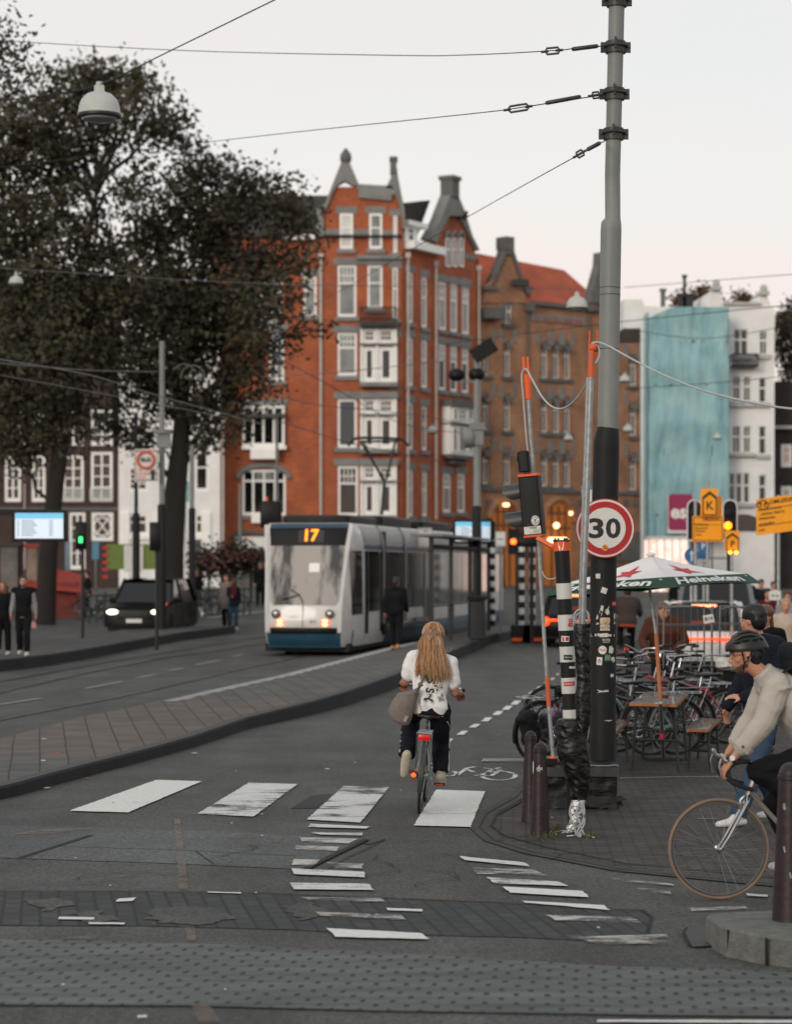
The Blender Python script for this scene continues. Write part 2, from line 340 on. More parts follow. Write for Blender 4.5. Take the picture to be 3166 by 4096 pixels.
def ragged(pts,z,amp=.006):
 P=[G(*p)for p in pts];out=[]
 for a,c in zip(P,P[1:]+P[:1]):
  n=max(int((c-a).length/.05),2)
  for i in range(n):q=a.lerp(c,i/n);out.append(q+Vector((noise.noise(q*11)*amp*2,noise.noise(q*13+Vector((5,5,5)))*amp*2,z)))
 return MB().poly(out)
M_JOINT=mat('joint_dark',(18,18,19),.95)
struct('slab_joint',merge(line([cF(90,562),cF(385,468)],.05),line([cF(245,515),cF(740,530),cF(1250,556)],.012),line([cF(1290,611),cF(1545,487)],.055,.012),line([cF(1380,612),cF(1470,560),cF(1560,520),cF(1625,484)],.012,.01),line([cF(825,535),cF(860,560),cF(880,575),cF(903,590)],.012),line([cG(-60,375),cG(-30,385),cG(40,365)],.02)),M_JOINT)
struct('asphalt_patch',merge(*[MB().poly([G(*cF(*p))+Vector((0,0,.004))for p in q])for q in(((1225,355),(1310,300),(1425,290),(1340,352)),)]),M_DARKP)
b1=[cF(*p)for p in((-400,703),(0,705),(600,705),(1100,712),(1600,733))]+[cG(*p)for p in((250,610),(500,622),(950,648),(1080,652),(1118,680),(1090,783),(800,772),(600,762),(0,748))]+[cF(*p)for p in((1200,865),(600,850),(0,848),(-400,850))]
sheet('sett_band',b1,.004,M_BAND)
b2=[cF(*p)for p in((-500,900),(0,905),(500,915),(1000,930))]+[cG(*p)for p in((0,820),(500,850),(1000,880),(1688,900),(2100,910),(2100,1090),(1688,1085),(1100,1078),(0,1060))]+[cF(*p)for p in((800,1188),(0,1185),(-500,1180))]
sheet('sett_paving',b2,.004,M_DOTS)
struct('band_edge',merge(line([cF(-400,703),cF(0,705),cF(600,705),cF(1100,712),cF(1600,733),cG(500,622),cG(950,648),cG(1080,652),cG(1118,680),cG(1090,783)],.02,.009),line([cF(-500,1184),cF(0,1188),cF(800,1191),cG(0,1063),cG(1100,1081),cG(2000,1090)],.02,.009)),M_JOINT)
for k_,q_ in enumerate((((620,790),(760,770),(900,775),(1000,815),(860,850),(650,838)),((1190,770),(1260,755),(1330,760),(1400,800),(1260,830)),((100,745),(240,735),(330,760),(200,790)),((300,800),(420,790),(520,830),(380,845)))):struct('asphalt_patch',ragged([cF(*p)for p in q_],.0085,.04),M_ASPH)
cw=MB()
for(x,y),L_k,a_ in(((40,690),1.6,.5),((310,660),.8,1.2),((1620,500),2.2,-.3),((1500,640),1.4,.4),((1560,300),1.2,1.9),((900,560),.9,.2),((1700,560),2.0,.1),((1750,620),1.4,.3),((560,330),1.1,.1),((1800,380),1.5,-.7)):
 p=G(*cF(x,y));pts_=[p]
 for i in range(int(L_k/.07)):a_+=rnd.gauss(0,.35);pts_.append(pts_[-1]+Vector((math.cos(a_)*.07,math.sin(a_)*.07,0)))
 for a,c in zip(pts_,pts_[1:]):t_=(c-a).normalized();n_=Vector((-t_.y,t_.x,0))*(.003+.004*rnd.random());u_=Vector((0,0,.0135));cw.add([a-n_+u_,c-n_+u_,c+n_+u_,a+n_+u_],[(0,1,2,3)])
struct('road_cracks',cw,M_JOINT)
Z4=lambda pts,m,z=.012,nm='zebra_stripe':struct(nm,ragged(pts,z),m)
Z4([cF(292,367),cF(540,374),cF(852,242),cF(660,236)],M_WHITE)
Z4([cF(830,381),cF(1070,391),cF(1256,254),cF(1050,248)],M_WORN)
Z4([cF(1293,404),cF(1520,417),cF(1640,268),cF(1450,262)],M_WORN)
Z4([cG(155,311),cG(385,317),cG(445,172),cG(247,165)],M_WHITE)
L_=cF;dl=[(L_,[(1308,422),(1560,434),(1545,443),(1300,436)],1),(L_,[(1290,455),(1530,460),(1528,472),(1350,468)],1),(L_,[(1262,480),(1510,486),(1470,506),(1275,500)],2),(L_,[(1250,512),(1430,520),(1420,538),(1247,532)],2),(L_,[(1240,572),(1350,576),(1320,600),(1230,598)],2),(L_,[(1375,585),(1530,592),(1525,612),(1400,608)],2),(L_,[(1230,612),(1535,626),(1538,650),(1240,636)],1),(L_,[(1222,673),(1555,676),(1575,703),(1240,700)],1),(L_,[(1268,733),(1600,738),(1640,755),(1300,745)],2),(L_,[(1330,795),(1560,805),(1580,822),(1350,812)],2),(cG,[(0,672),(105,675),(130,695),(-40,688)],2),(cG,[(48,648),(190,652),(188,662),(50,657)],0),(cG,[(-195,730),(185,750),(220,775),(-160,765)],0),(cG,[(340,436),(605,462),(625,478),(360,452)],1),(cG,[(390,482),(640,492),(700,514),(415,508)],2),(cG,[(452,522),(740,540),(780,558),(480,546)],1),(cG,[(515,560),(840,578),(866,604),(545,585)],0),(cG,[(595,618),(925,636),(950,656),(610,626)],0),(cG,[(690,675),(1040,685),(1080,706),(730,698)],2),(cG,[(795,765),(1180,755),(1210,792),(905,795)],2),(cG,[(960,525),(1200,548),(1210,556),(970,536)],2),(cG,[(1060,565),(1190,575),(1200,590),(1080,582)],2),(cG,[(1500,588),(1590,594),(1590,602),(1510,598)],1),(cG,[(1270,648),(1500,640),(1510,650),(1280,660)],2),(L_,[(500,740),(580,735),(560,750),(490,753)],0),(L_,[(248,817),(400,820),(400,829),(246,827)],0),(L_,[(375,840),(528,842),(525,849),(375,848)],0),(L_,[(878,710),(1018,714),(1016,718),(876,714)],0),(cG,[(900,1103),(1900,1106),(1900,1116),(900,1112)],0)]
for f_,q,w in dl:Z4([f_(*p)for p in q],(M_WHITE,M_WORN,M_WORN2)[w],.0125,'crossing_block')
for q in([(735,400),(760,400),(795,700),(755,700)],[(780,860),(820,860),(828,915),(790,915)],[(808,1190),(880,1192),(935,1262),(840,1262)]):Z4([cF(*p)for p in q],M_OLD,.0123,'old_marking')
for q in([(60,465),(190,445),(400,440),(200,468)],[(940,475),(1040,460),(1190,480),(1180,500),(1020,495)],[(250,905),(420,895),(400,910)]):Z4([cF(*p)for p in q],M_OLD,.0123,'old_marking')
dash=[((1973,2937),(2,1))]
for(x,y,w,h)in((898,1322,30,16),(1025,1245,60,20),(1150,1172,60,18),(1272,1108,55,16),(1375,1042,45,14)):
 p,q=cW(x-w,y+h),cW(x+w,y-h);k=(q[0]-p[0]);a=cW(x-w*1.05,y+h);b_=cW(x+w*.15,y+h);c_=cW(x+w*1.05,y-h);d_=cW(x-w*.15,y-h);Z4([a,b_,c_,d_],M_WHITE,.012,'lane_dash')
for(x,y)in((262,790),(302,765),(340,738),(377,713),(410,690),(438,666),(462,646),(482,632)):
 s_=(y-560)/230;Z4([cN(x-24*s_,y+8*s_),cN(x+6*s_,y+9*s_),cN(x+24*s_,y-8*s_),cN(x-4*s_,y-9*s_)],M_WHITE,.012,'lane_dash')
for(x,y)in((60,907),(120,873),(170,845),(215,817)):Z4([cN(x-30,y+11),cN(x+8,y+11),cN(x+30,y-10),cN(x-6,y-10)],M_WHITE,.0121,'lane_dash')
struct('stop_line',line([cW(925,1252),cW(1160,1262),cW(1413,1264)],.035,.011),M_WORN2)
wv=lambda*q:[cW(*p)for p in q]
def ell_px(f,cx,cy,rx,ry,n=20,a0=0,a1=360):return[f(cx+rx*math.cos(R(a0+(a1-a0)*i/n)),cy+ry*math.sin(R(a0+(a1-a0)*i/n)))for i in range(n+1)]
struct('bicycle_symbol',merge(line([cG(330,105),cG(372,76),cG(405,70)],.05),line([cG(372,82),cG(400,92)],.05),line([cG(400,105),cG(460,107)],.05),line([cG(425,107),cG(478,80),cG(505,74)],.05),line([cG(440,76),cG(510,82),cG(470,107)],.05),line(ell_px(cG,500,107,68,18,20,-150,190),.05),line(ell_px(cG,300,98,30,10,12,-60,120),.05)),M_WORN)
bb=MB();[bb.add(line([cG(436+i*8,49),cG(444+i*8,38)],.03,.012).v,[(0,1,2,3)])for i in range(22)];bb.add(line([cG(434,49),cG(606,52)],.03,.011).v,[(0,1,2,3)]);bb.add(line([cG(442,38),cG(610,40)],.03,.011).v,[(0,1,2,3)])
struct('drain_grate',bb,mat('drain_grey',(150,150,146),.6,var=.2))
struct('pavement_slot',line([cG(1305,284),cG(1393,284)],.03,.014),mat('slot_grey',(120,122,120),.5))
edge=[cG(*p)for p in((2300,610),(1590,547),(1000,490),(640,420),(480,370),(421,318),(452,262),(570,195),(612,150))]+[(2170,3050),(2235,2900),(2310,2760),(2375,2640),(2440,2560)]
sheet('pavement',edge+[(2900,2560),(4400,2560),(5500,3600)],.005,M_PAVE)
edge2=[cG(*p)for p in((2300,570),(1590,520),(1000,462),(680,395),(520,350),(470,310),(490,270),(590,215),(630,165))]
struct('pavement_edging',merge(line(edge,.16,.009)),mat('edging_stone',(54,53,52),.85,var=.3,vs=3,bump=.4));struct('edging_joint',merge(line(edge,.012,.0125),line(edge2,.02,.0125)),M_JOINT)
struct('pavement_line',line([cN(770,1222),cN(1000,1216),cN(1330,1213)],.025,.012),M_WORN)
NP=[(-9.5,19.9,.12),(-6,20.1,.12),(-4.6,20.6,.12)]
for x,y,h in((0,3203,.12),(123,3170,.13),(284,3123,.13),(430,3085,.13),(588,3042,.13),(777,2990,.14),(1014,2909,.16),(1200,2872,.19),(1369,2829,.22),(1575,2757,.25),(1876,2616,.26),(2000,2559,.26),(2119,2504,.26)):
 p=G(x,y);NP.append((p.x,p.y,h))
NP=[p for p in NP if p[1]<75.5];NP.append((6.1,75,.26))
FP=[(-5.9,20),(-5.4,23)]
for x,y,h in((0,2957,.13),(228,2900,.14),(313,2869,.16),(456,2843,.18),(573,2814,.2),(1100,2703,.24),(1539,2592,.25)):
 p=G(x,y,h);FP.append((p.x,p.y))
FP.append((3.2,75));FP.sort(key=lambda p:p[1]);FP[0]=(-12,19.8)
def xi(pts,d):
 for a,c in zip(pts,pts[1:]):
  if a[1]<=d<=c[1]:t=(d-a[1])/max(c[1]-a[1],1e-6);return[a[i]+(c[i]-a[i])*t for i in range(len(a))]
 return list(pts[-1])if d>pts[-1][1]else list(pts[0])
ds=[19.9,20.05,20.3,20.6,21,21.5,22,23,24,25,26,27,28,29.5,31,32.5,34,36,38,41,44,48,52,56,60,65,70,75]
KW=.17
def island(name,NPf,FPf,ds,m_top,m_top2=None,split=None):
 top,top2,kt,kf=MB(),MB(),MB(),MB();rows=[]
 for d in ds:
  a=NPf(d);f=FPf(d);rows.append((f[0],a[0]-KW,a[0],a[2],d))
 for r0,r1 in zip(rows,rows[1:]):
  z0,z1=r0[3],r1[3]
  t=top2 if(m_top2 and split[0]<r0[4]<split[1])else top
  t.add([(r0[0],r0[4],z0),(r0[1],r0[4],z0),(r1[1],r1[4],z1),(r1[0],r1[4],z1)],[(0,1,2,3)])
  kt.add([(r0[1],r0[4],z0+.003),(r0[2]-.02,r0[4],z0+.003),(r1[2]-.02,r1[4],z1+.003),(r1[1],r1[4],z1+.003)],[(0,1,2,3)])
  kf.add([(r0[2]-.02,r0[4],z0+.003),(r0[2],r0[4],z0-.02),(r1[2],r1[4],z1-.02),(r1[2]-.02,r1[4],z1+.003)],[(0,1,2,3)])
  kf.add([(r0[2],r0[4],z0-.02),(r0[2],r0[4],-.02),(r1[2],r1[4],-.02),(r1[2],r1[4],z1-.02)],[(0,1,2,3)])
  kf.add([(r0[0],r0[4],z0),(r0[0],r0[4],-.02),(r1[0],r1[4],-.02),(r1[0],r1[4],z1)],[(0,1,2,3)])
 for r in(rows[0],rows[-1]):kf.add([(r[0],r[4],-.02),(r[2],r[4],-.02),(r[2],r[4],r[3]),(r[0],r[4],r[3])],[(0,1,2,3)])
 struct(name,top,m_top);struct('kerb',kt,M_KERB);struct('kerb',kf,M_KERBD)
 if m_top2:struct(name,top2,m_top2)
island('tram_platform',lambda d:xi(NP,d),lambda d:xi(FP,d),ds,M_TILE,M_TILE2,(24.5,33))
wl=MB()
for i in range(60):
 d=34+i*.4;x=xi(FP,d)[0]+.12;z=xi(NP,d)[2]+.006;x1=xi(FP,d+.4)[0]+.12;wl.add([(x,d,z),(x+.2+.05*(i%2),d,z),(x1+.2+.05*(i%2),d+.4,z),(x1,d+.4,z)],[(0,1,2,3)])
struct('platform_edge_line',wl,mat('edge_paint',(150,150,146),.8,var=.25,vs=8))
NQ=[(-14,36,.25),(-10.5,43,.25)]
for x,y in((0,2690),(261,2654),(521,2602),(782,2553),(1049,2507)):
 p=G(x,y);NQ.append((p.x,p.y,.25))
FQ=[(-20,36),(-14,50),(-12.5,57)]
for x,y in((443,2517),(760,2500)):
 p=G(x,y);FQ.append((p.x,p.y))
FQ.append((-6.6,75));FQ=sorted(FQ,key=lambda p:p[1])
island('tram_platform',lambda d:xi(NQ,d),lambda d:xi(FQ,d),[36,39,43,45,47,49,51,54,57,60,64,68,74.9],asphalt('platform_asphalt',(70,68,65),.3,.22))
r1=[(-700,2930),(0,2771),(326,2696),(652,2631),(900,2597),(1043,2576),(1200,2552)];r2=[(-500,2990),(104,2859),(384,2807),(541,2774),(717,2735),(1004,2667),(1180,2631),(1290,2605)]
r3=[(-700,3010),(-200,2905),(163,2830),(420,2775),(700,2716),(960,2655),(1150,2620)];r4=[(-700,2860),(0,2728),(400,2655),(800,2590),(1060,2548)]
for r in(r1,r2):struct('tram_rail',line(r,.06,.006),M_RAIL);struct('rail_groove',line([(x-3,y+4)for x,y in r],.05,.0085),M_GROOVE)
for r in(r4,):struct('rail_groove',line(r,.12,.0085),M_GROOVE)
for a,c in(((0,1105),(250,1068)),((530,1005),(750,965)),((840,942),(950,922)),((1040,898),(1125,882)),((1200,862),(1350,830)),((1430,810),(1490,797))):struct('lane_dash',line([cS(*a),cS(*c)],.1,.012),mat('grey_paint',(140,136,130),.8,var=.2))
for a,c,w in(((1200,555),(1350,535),.5),((1260,575),(1600,535),.6),((310,525),(680,520),1.3),((1180,500),(1600,462),.35)):struct('crossing_block',line([cS(*a),cS(*c)],w,.02),mat('pale_paint',(128,130,130),.8,var=.25))
M_LIT=mat('white_litter',(200,200,196),.7);M_LEAF2=mat('fallen_leaf',(150,74,30),.7,var=.3)
lt,lf=MB(),MB()
for x,y in((199,273),(184,218),(188,119),(1062,6),(1380,192),(820,125),(600,1246)):p=G(*cF(x,y));z=.16 if(x<190 and y<230)else.01;lt.box((p.x,p.y,z+.01),(.04+rnd.random()*.03,.03,.006),Matrix.Rotation(rnd.random()*3,3,'Z'))
for i in range(18):
 d=11.5+rnd.random()*16;x=-2.4+rnd.random()*5;lt.box((x,d,.018),(.01+rnd.random()*.01,.012,.004),Matrix.Rotation(rnd.random()*3,3,'Z'))
for x,y in((243,178),(368,230)):p=G(*cF(x,y));lf.box((p.x,p.y,.15 if x<300 else.015),(.03,.02,.006),Matrix.Rotation(.4,3,'X'))
for x,y in((565,153),(520,170)):p=G(*cG(x,y));lf.box((p.x,p.y,.018),(.03,.02,.006),Matrix.Rotation(.3,3,'X'))
for i in range(14):
 d=12+rnd.random()*14;x=-3+rnd.random()*6;lf.box((x,d,.016),(.018,.012,.003),Matrix.Rotation(rnd.random()*3,3,'Z'))
tag(part('litter',lt,M_LIT),'small scraps of white litter scattered over the road','litter',kind='stuff');tag(part('fallen_leaves',lf,M_LEAF2),'few orange fallen leaves scattered over the road','leaves',kind='stuff')
tp=[cG(1347,668),cG(1425,718),cG(1570,748),cG(1750,766),cG(3200,860),cG(3200,640),cG(1640,650),cG(1420,658)]
kb=MB();T=[G(x,y,.16)for x,y in tp];n_=len(T)
kb.add([Vector((p.x,p.y,.145))+Vector((-.012 if i<5 else 0,-.012 if i<5 else 0,0))for i,p in enumerate(T)]+[Vector((p.x,p.y,-.02))+Vector((-.02 if i<5 else 0,-.03 if i<5 else 0,0))for i,p in enumerate(T)]+[Vector((p.x,p.y,.16))for p in T],[tuple(range(2*n_,3*n_))]+[(i,(i+1)%n_,2*n_+(i+1)%n_,2*n_+i)for i in range(n_)]+[(n_+i,n_+(i+1)%n_,(i+1)%n_,i)for i in range(n_)])
struct('raised_kerb',kb,M_CONC)
jb=MB()
for(x,y),(x2,y2)in(((1425,718),(1402,832)),((1580,752),(1578,872))):
 p=G(*cG(x,y),.16);p.z=.163;jb.box((p.x,p.y-.028,.075),(.012,.03,.15))
struct('kerb_joint',jb,M_JOINT)
struct('gully_cover',MB().poly([G(*cG(*p))+Vector((0,0,.012))for p in((1250,730),(1330,722),(1352,750),(1370,800),(1290,806),(1262,790))]),mat('gully_iron',(46,47,47),.6,var=.2));struct('gully_joint',line([cG(*p)for p in((1262,728),(1248,745),(1262,775),(1275,800))],.018,.0135),M_JOINT)
# ---------------- buildings ----------------
def brickm(name,c1,c2,cm,rough=.85,mort=.008):
 m=mat(name,c1,rough,var=0);t=m.node_tree;n=t.nodes;l=t.links;b=n['Principled BSDF'];tcn=n.new('ShaderNodeTexCoord')
 s=n.new('ShaderNodeSeparateXYZ');l.new(tcn.outputs['Object'],s.inputs[0]);ad=n.new('ShaderNodeMath');l.new(s.outputs[0],ad.inputs[0]);l.new(s.outputs[1],ad.inputs[1])
 cb=n.new('ShaderNodeCombineXYZ');l.new(ad.outputs[0],cb.inputs[0]);l.new(s.outputs[2],cb.inputs[1])
 br=n.new('ShaderNodeTexBrick');br.inputs['Scale'].default_value=1;br.inputs['Brick Width'].default_value=.22;br.inputs['Row Height'].default_value=.075;br.inputs['Mortar Size'].default_value=mort
 br.inputs['Color1'].default_value=srgb(c1);br.inputs['Color2'].default_value=srgb(c2);br.inputs['Mortar'].default_value=srgb(cm);l.new(cb.outputs[0],br.inputs[0])
 nz=n.new('ShaderNodeTexNoise');nz.inputs['Scale'].default_value=.7;nz.inputs['Detail'].default_value=8;nz.inputs['Roughness'].default_value=.65;l.new(tcn.outputs['Object'],nz.inputs[0])
 rg=n.new('ShaderNodeMapRange');rg.inputs[1].default_value=.3;rg.inputs[2].default_value=.7;rg.inputs[3].default_value=.66;rg.inputs[4].default_value=1.22;l.new(nz.outputs[0],rg.inputs[0])
 mm=n.new('ShaderNodeMixRGB');mm.blend_type='MULTIPLY';mm.inputs[0].default_value=1;l.new(br.outputs[0],mm.inputs[1]);l.new(rg.outputs[0],mm.inputs[2]);l.new(mm.outputs[0],b.inputs['Base Color']);return m
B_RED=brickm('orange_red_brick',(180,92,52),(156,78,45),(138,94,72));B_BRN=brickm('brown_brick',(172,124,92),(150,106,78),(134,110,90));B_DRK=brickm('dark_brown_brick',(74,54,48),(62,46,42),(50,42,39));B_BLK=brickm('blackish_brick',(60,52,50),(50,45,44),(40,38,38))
M_STONE=mat('grey_stone',(124,124,122),.85,var=.2,vs=1.5);M_STONED=mat('dark_grey_stone',(96,96,94),.85,var=.2,vs=1.5);M_FRM=mat('white_window_paint',(236,236,232),.5,var=.05)
M_GLS=mat('window_glass',(14,16,18),.06,var=0,spec=.9);M_GLS2=mat('curtained_glass',(120,124,124),.15,var=.35,vs=1.2,spec=.8);M_BLIND=mat('white_blind',(205,206,204),.6,var=.08);M_SHUT=mat('grey_shutter',(72,76,80),.6,var=.08,vs=2)
M_SLATE=mat('black_roof_tile',(50,46,45),.8,var=.25,vs=2.5);M_RTILE=mat('orange_roof_tile',(160,74,44),.85,var=.25,vs=1.2,bump=.5,bs=12);M_PLAS=mat('white_plaster',(226,226,224),.8,var=.09,vs=.8);M_PLAS2=mat('pale_grey_plaster',(178,178,174),.85,var=.1,vs=.8)
M_IRON=mat('black_iron',(26,27,28),.5,var=.1);M_PIPE=mat('pale_downpipe',(186,178,170),.6,var=.1);M_AWN=mat('striped_awning',(46,48,50),.8,col2=(110,108,104),vs=7,thr=(.49,.51));M_WOODF=mat('brown_door_wood',(84,50,30),.5,var=.2)
M_WARM=mat('warm_lit_room',(120,70,30),.8,var=.4,vs=1.5,emit=(255,150,60),es=.15);M_LAMPW=mat('warm_lamp',(255,220,170),.5,var=0,emit=(255,200,140),es=3.5)
class Face:
 def __init__(s,p,ang):s.p=Vector((p[0],p[1],0));s.t=Vector((math.sin(ang),math.cos(ang),0));s.n=Vector((s.t.y,-s.t.x,0))
 def w(s,u,z,o=0):return s.p+s.t*u+s.n*o+Vector((0,0,z))
 def uz(s,x,y):
  k=(x-CX)/F;u=(k*s.p.y-s.p.x)/(s.t.x-k*s.t.y);d=s.p.y+s.t.y*u;return u,CAMH+(HY-y)*d/F
def fbox(mb,fc,u0,u1,z0,z1,o0,o1):
 vs=[fc.w(u,z,o)for o in(o0,o1)for u,z in((u0,z0),(u1,z0),(u1,z1),(u0,z1))]
 mb.add(vs,[(0,3,2,1),(4,5,6,7),(0,1,5,4),(1,2,6,5),(2,3,7,6),(3,0,4,7)])
def fpoly(mb,fc,pts,o0,o1):mb.prism(pts,lambda u,v,o:fc.w(u,v,o),o0,o1)
def fpolypx(mb,fc,px,o0,o1):fpoly(mb,fc,[fc.uz(*p)for p in px],o0,o1)
def wall(fc,u0,u1,z0,z1,holes,root,m,name='wall',th=.35):
 mb=MB();us=sorted({u0,u1}|{h[i]for h in holes for i in(0,1)if u0<h[i]<u1});zs=sorted({z0,z1}|{h[i]for h in holes for i in(2,3)if z0<h[i]<z1})
 inn=lambda u,z:any(h[0]<u<h[1]and h[2]<z<h[3]for h in holes)
 for a,c in zip(us,us[1:]):
  run=None
  for e_,f_ in zip(zs,zs[1:]):
   if inn((a+c)/2,(e_+f_)/2):
    if run is not None:mb.poly([fc.w(a,run),fc.w(c,run),fc.w(c,e_),fc.w(a,e_)]);run=None
   elif run is None:run=e_
  if run is not None:mb.poly([fc.w(a,run),fc.w(c,run),fc.w(c,z1),fc.w(a,z1)])
 for h in holes:
  a,c,e_,f_=h
  for p,q in(((a,e_),(c,e_)),((c,e_),(c,f_)),((c,f_),(a,f_)),((a,f_),(a,e_))):mb.poly([fc.w(p[0],p[1]),fc.w(q[0],q[1]),fc.w(q[0],q[1],-th),fc.w(p[0],p[1],-th)])
 return part(name,mb,m,root,True,False)
def window(fc,u0,u1,z0,z1,root,st='sash',glass=None,lint=True,sill=True,fr=.13,rec=.07,stone=None,sf=None):
 fm,g=MB(),MB();o0,o1=-rec-.04,-rec+.04;w=u1-u0;h=z1-z0;ms=min(1,w/.9)
 B=lambda a,c,e_,f_,x=0:fbox(fm,fc,a,c,e_,f_,o0,o1+x)
 B(u0,u0+fr,z0,z1);B(u1-fr,u1,z0,z1);B(u0+fr,u1-fr,z1-fr,z1,-.002);B(u0+fr,u1-fr,z0,z0+fr*1.3,-.002)
 iu0,iu1,iz0,iz1=u0+fr,u1-fr,z0+fr*1.3,z1-fr;mt=.045
 def V(u,a=iz0,c=iz1,t=mt):
  t*=ms;B(u-t/2,u+t/2,a,c,-.006)
 def Hh(z,t=mt,a=iu0,c=iu1):B(a,c,z-t/2,z+t/2,-.004)
 if st=='sash':Hh(iz0+(iz1-iz0)*.6,.08)
 elif st=='sash2':Hh(iz0+(iz1-iz0)*.66,.09);V((u0+u1)/2,iz0+(iz1-iz0)*.66,iz1)
 elif st=='grid_top':
  zt=iz0+(iz1-iz0)*.66;Hh(zt,.1);[V(iu0+(iu1-iu0)*i/4,zt,iz1,.05)for i in(1,2,3)];Hh((zt+iz1)/2,.05)
 elif st=='grid':[V(iu0+(iu1-iu0)*i/3,t=.05)for i in(1,2)];Hh((iz0+iz1)/2,.05)
 elif st=='cross':V((u0+u1)/2,t=.09);Hh(iz0+(iz1-iz0)*.62,.09)
 elif st=='six':V((u0+u1)/2,t=.1);[Hh(iz0+(iz1-iz0)*i/4,.06)for i in(1,2,3)]
 elif st=='ring':
  cu,cz,rr=(u0+u1)/2,(z0+z1)/2,min(w,h)*.38;fm.tube([fc.w(cu+rr*math.cos(t*PI/10),cz+rr*1.1*math.sin(t*PI/10),-rec+.02)for t in range(20)],.05,6,closed=True)
  for q in(1,-1):fm.tube([fc.w(iu0,iz0 if q>0 else iz1,-rec+.02),fc.w(iu1,iz1 if q>0 else iz0,-rec+.02)],.045,6)
 elif st=='four':[V(iu0+(iu1-iu0)*k,t=.12)for k in(.22,.5,.78)];Hh(iz0+(iz1-iz0)*.78,.12);[V(iu0+(iu1-iu0)*(.22+.56*k),iz0+(iz1-iz0)*.78,iz1,.04)for k in(.2,.35,.65,.8)]
 fo=part('window',fm,sf or M_FRM,root,True,False);g.poly([fc.w(iu0-.02,iz0-.02,-rec),fc.w(iu1+.02,iz0-.02,-rec),fc.w(iu1+.02,iz1+.02,-rec),fc.w(iu0-.02,iz1+.02,-rec)]);part('pane',g,glass or M_GLS,fo,True,False)
 sm=stone or M_STONE
 if lint:lb=MB();fbox(lb,fc,u0-.22,u1+.22,z1+.002,z1+.42,-.1,.05);part('lintel',lb,sm,fo,True,False)
 if sill:sb=MB();fbox(sb,fc,u0-.18,u1+.18,z0-.24,z0-.002,-.1,.14);part('sill',sb,sm,fo,True,False)
 return fo
def winpx(fc,f,xl,yt,xr,yb,root,holes,**k):
 u0,z1=fc.uz(*f(xl,yt));_,z0=fc.uz(*f(xl,yb));u1,_=fc.uz(*f(xr,yt));holes.append((u0,u1,z0,z1));window(fc,u0,u1,z0,z1,root,**k);return u0,u1,z0,z1
def pipe(fc,x,y0,y1,root,r=.07):
 u,z1=fc.uz(x,y0);_,z0=fc.uz(x,y1);mb=MB();mb.cyl(fc.w(u,z0,.12),fc.w(u,z1,.12),r,seg=8);mb.box(fc.w(u,z1,.12),(.3,.3,.3));return part('downpipe',mb,M_PIPE,root,True)
def pxbox(fc,f,xl,yt,xr,yb,o0,o1,mb):
 u0,z1=fc.uz(*f(xl,yt));_,z0=fc.uz(*f(xl,yb));u1,_=fc.uz(*f(xr,yt));fbox(mb,fc,u0,u1,z0,z1,o0,o1);return u0,u1,z0,z1
BZ=RH
# --- the orange-red brick corner house ---
root=thing('brick_house','tall orange-red brick corner house with grey stone gables behind the tram','house',A(1604,HY,130).xy.to_3d()+Vector((0,0,BZ)))
d=130.;FA=Face(((883-CX)*d/F,d),PI/2);P1=FA.p+FA.t*(721*d/F);FB=Face((P1 .x,P1 .y),R(30.5));UA=721*d/F
hA,hB=[],[];zc=FA.uz(*cA(600,800))[1]
wA=lambda f,a,b_,c,e_,**k:winpx(FA,f,a,b_,c,e_,root,hA,**k);wB=lambda f,a,b_,c,e_,**k:winpx(FB,f,a,b_,c,e_,root,hB,**k)
wA(cA,690,860,805,1178,glass=M_GLS2,st='grid_top');wA(cA,873,862,965,1128,glass=M_GLS2,st='sash')
wA(cA,690,1275,808,1600-61,st='grid_top',glass=M_GLS2);wA(cB,690,302,808,600,glass=M_SHUT,st='none');wA(cB,692,712,815,1018,st='grid_top')
for(f,y0,y1,y2,y3,gg)in((cB,-125,-40,-15,200,M_GLS),(cB,302,392,412,608,M_GLS),(cB,712,800,818,1016,M_GLS)):
 for a,c in((848,922),(944,1030)):wA(f,a,y0,c,y1,st='grid',lint=False,sill=False,rec=-.26);wA(f,a,y2,c,y3,st='none',glass=gg,lint=False,sill=False,rec=-.26,fr=.2)
 for yy,hh,oo in((y3+2,26,.62),(y1+2,14,.5),(y0-42,40,.55)):
  bay=MB();pxbox(FA,f,828,yy,1060,yy+hh,0,oo,bay);part('bay_cornice',bay,M_STONE,root,True,False)
 bay=MB()
 for a,c in((830,846),(924,942),(1032,1052)):pxbox(FA,f,a,y0-2,c,y3+2,0,.4,bay)
 part('bay_frame',bay,M_FRM if f is cB else M_STONE,root,True,False)
wA(cA,480,930,562,1170,glass=M_GLS2,st='grid_top');wA(cB,270,-120,362,190,glass=M_GLS2,st='cross');wA(cA,100,960,350,1250,st='four',glass=M_GLS2)
wA(cB,106,735,372,1015,st='four',lint=False)
ua,za=FA.uz(*cB(80,760));ub,_=FA.uz(*cB(395,760));arch=MB();cu=(ua+ub)/2;rr=(ub-ua)/2
arch.tube([FA.w(cu+rr*math.cos(t),za-.25+rr*.5*math.sin(t),.03)for t in[PI*i/12 for i in range(13)]],.17,6);part('arch_moulding',arch,M_STONE,root,True)
ob=MB();pxbox(FA,cB,160,612,330,672,0,.7,ob);pxbox(FA,cB,105,590,378,612,0,.5,ob);pxbox(FA,cB,165,1012,300,1062,0,.5,ob);part('oriel_base',ob,M_FRM,root,True,False)
wA(cB,110,345,365,592,st='four',rec=-.3,sill=False,glass=M_GLS)
fc_=MB();pxbox(FA,cB,95,395,365,418,0,.75,fc_);part('oriel_canopy',fc_,M_SHUT,root,True,False)
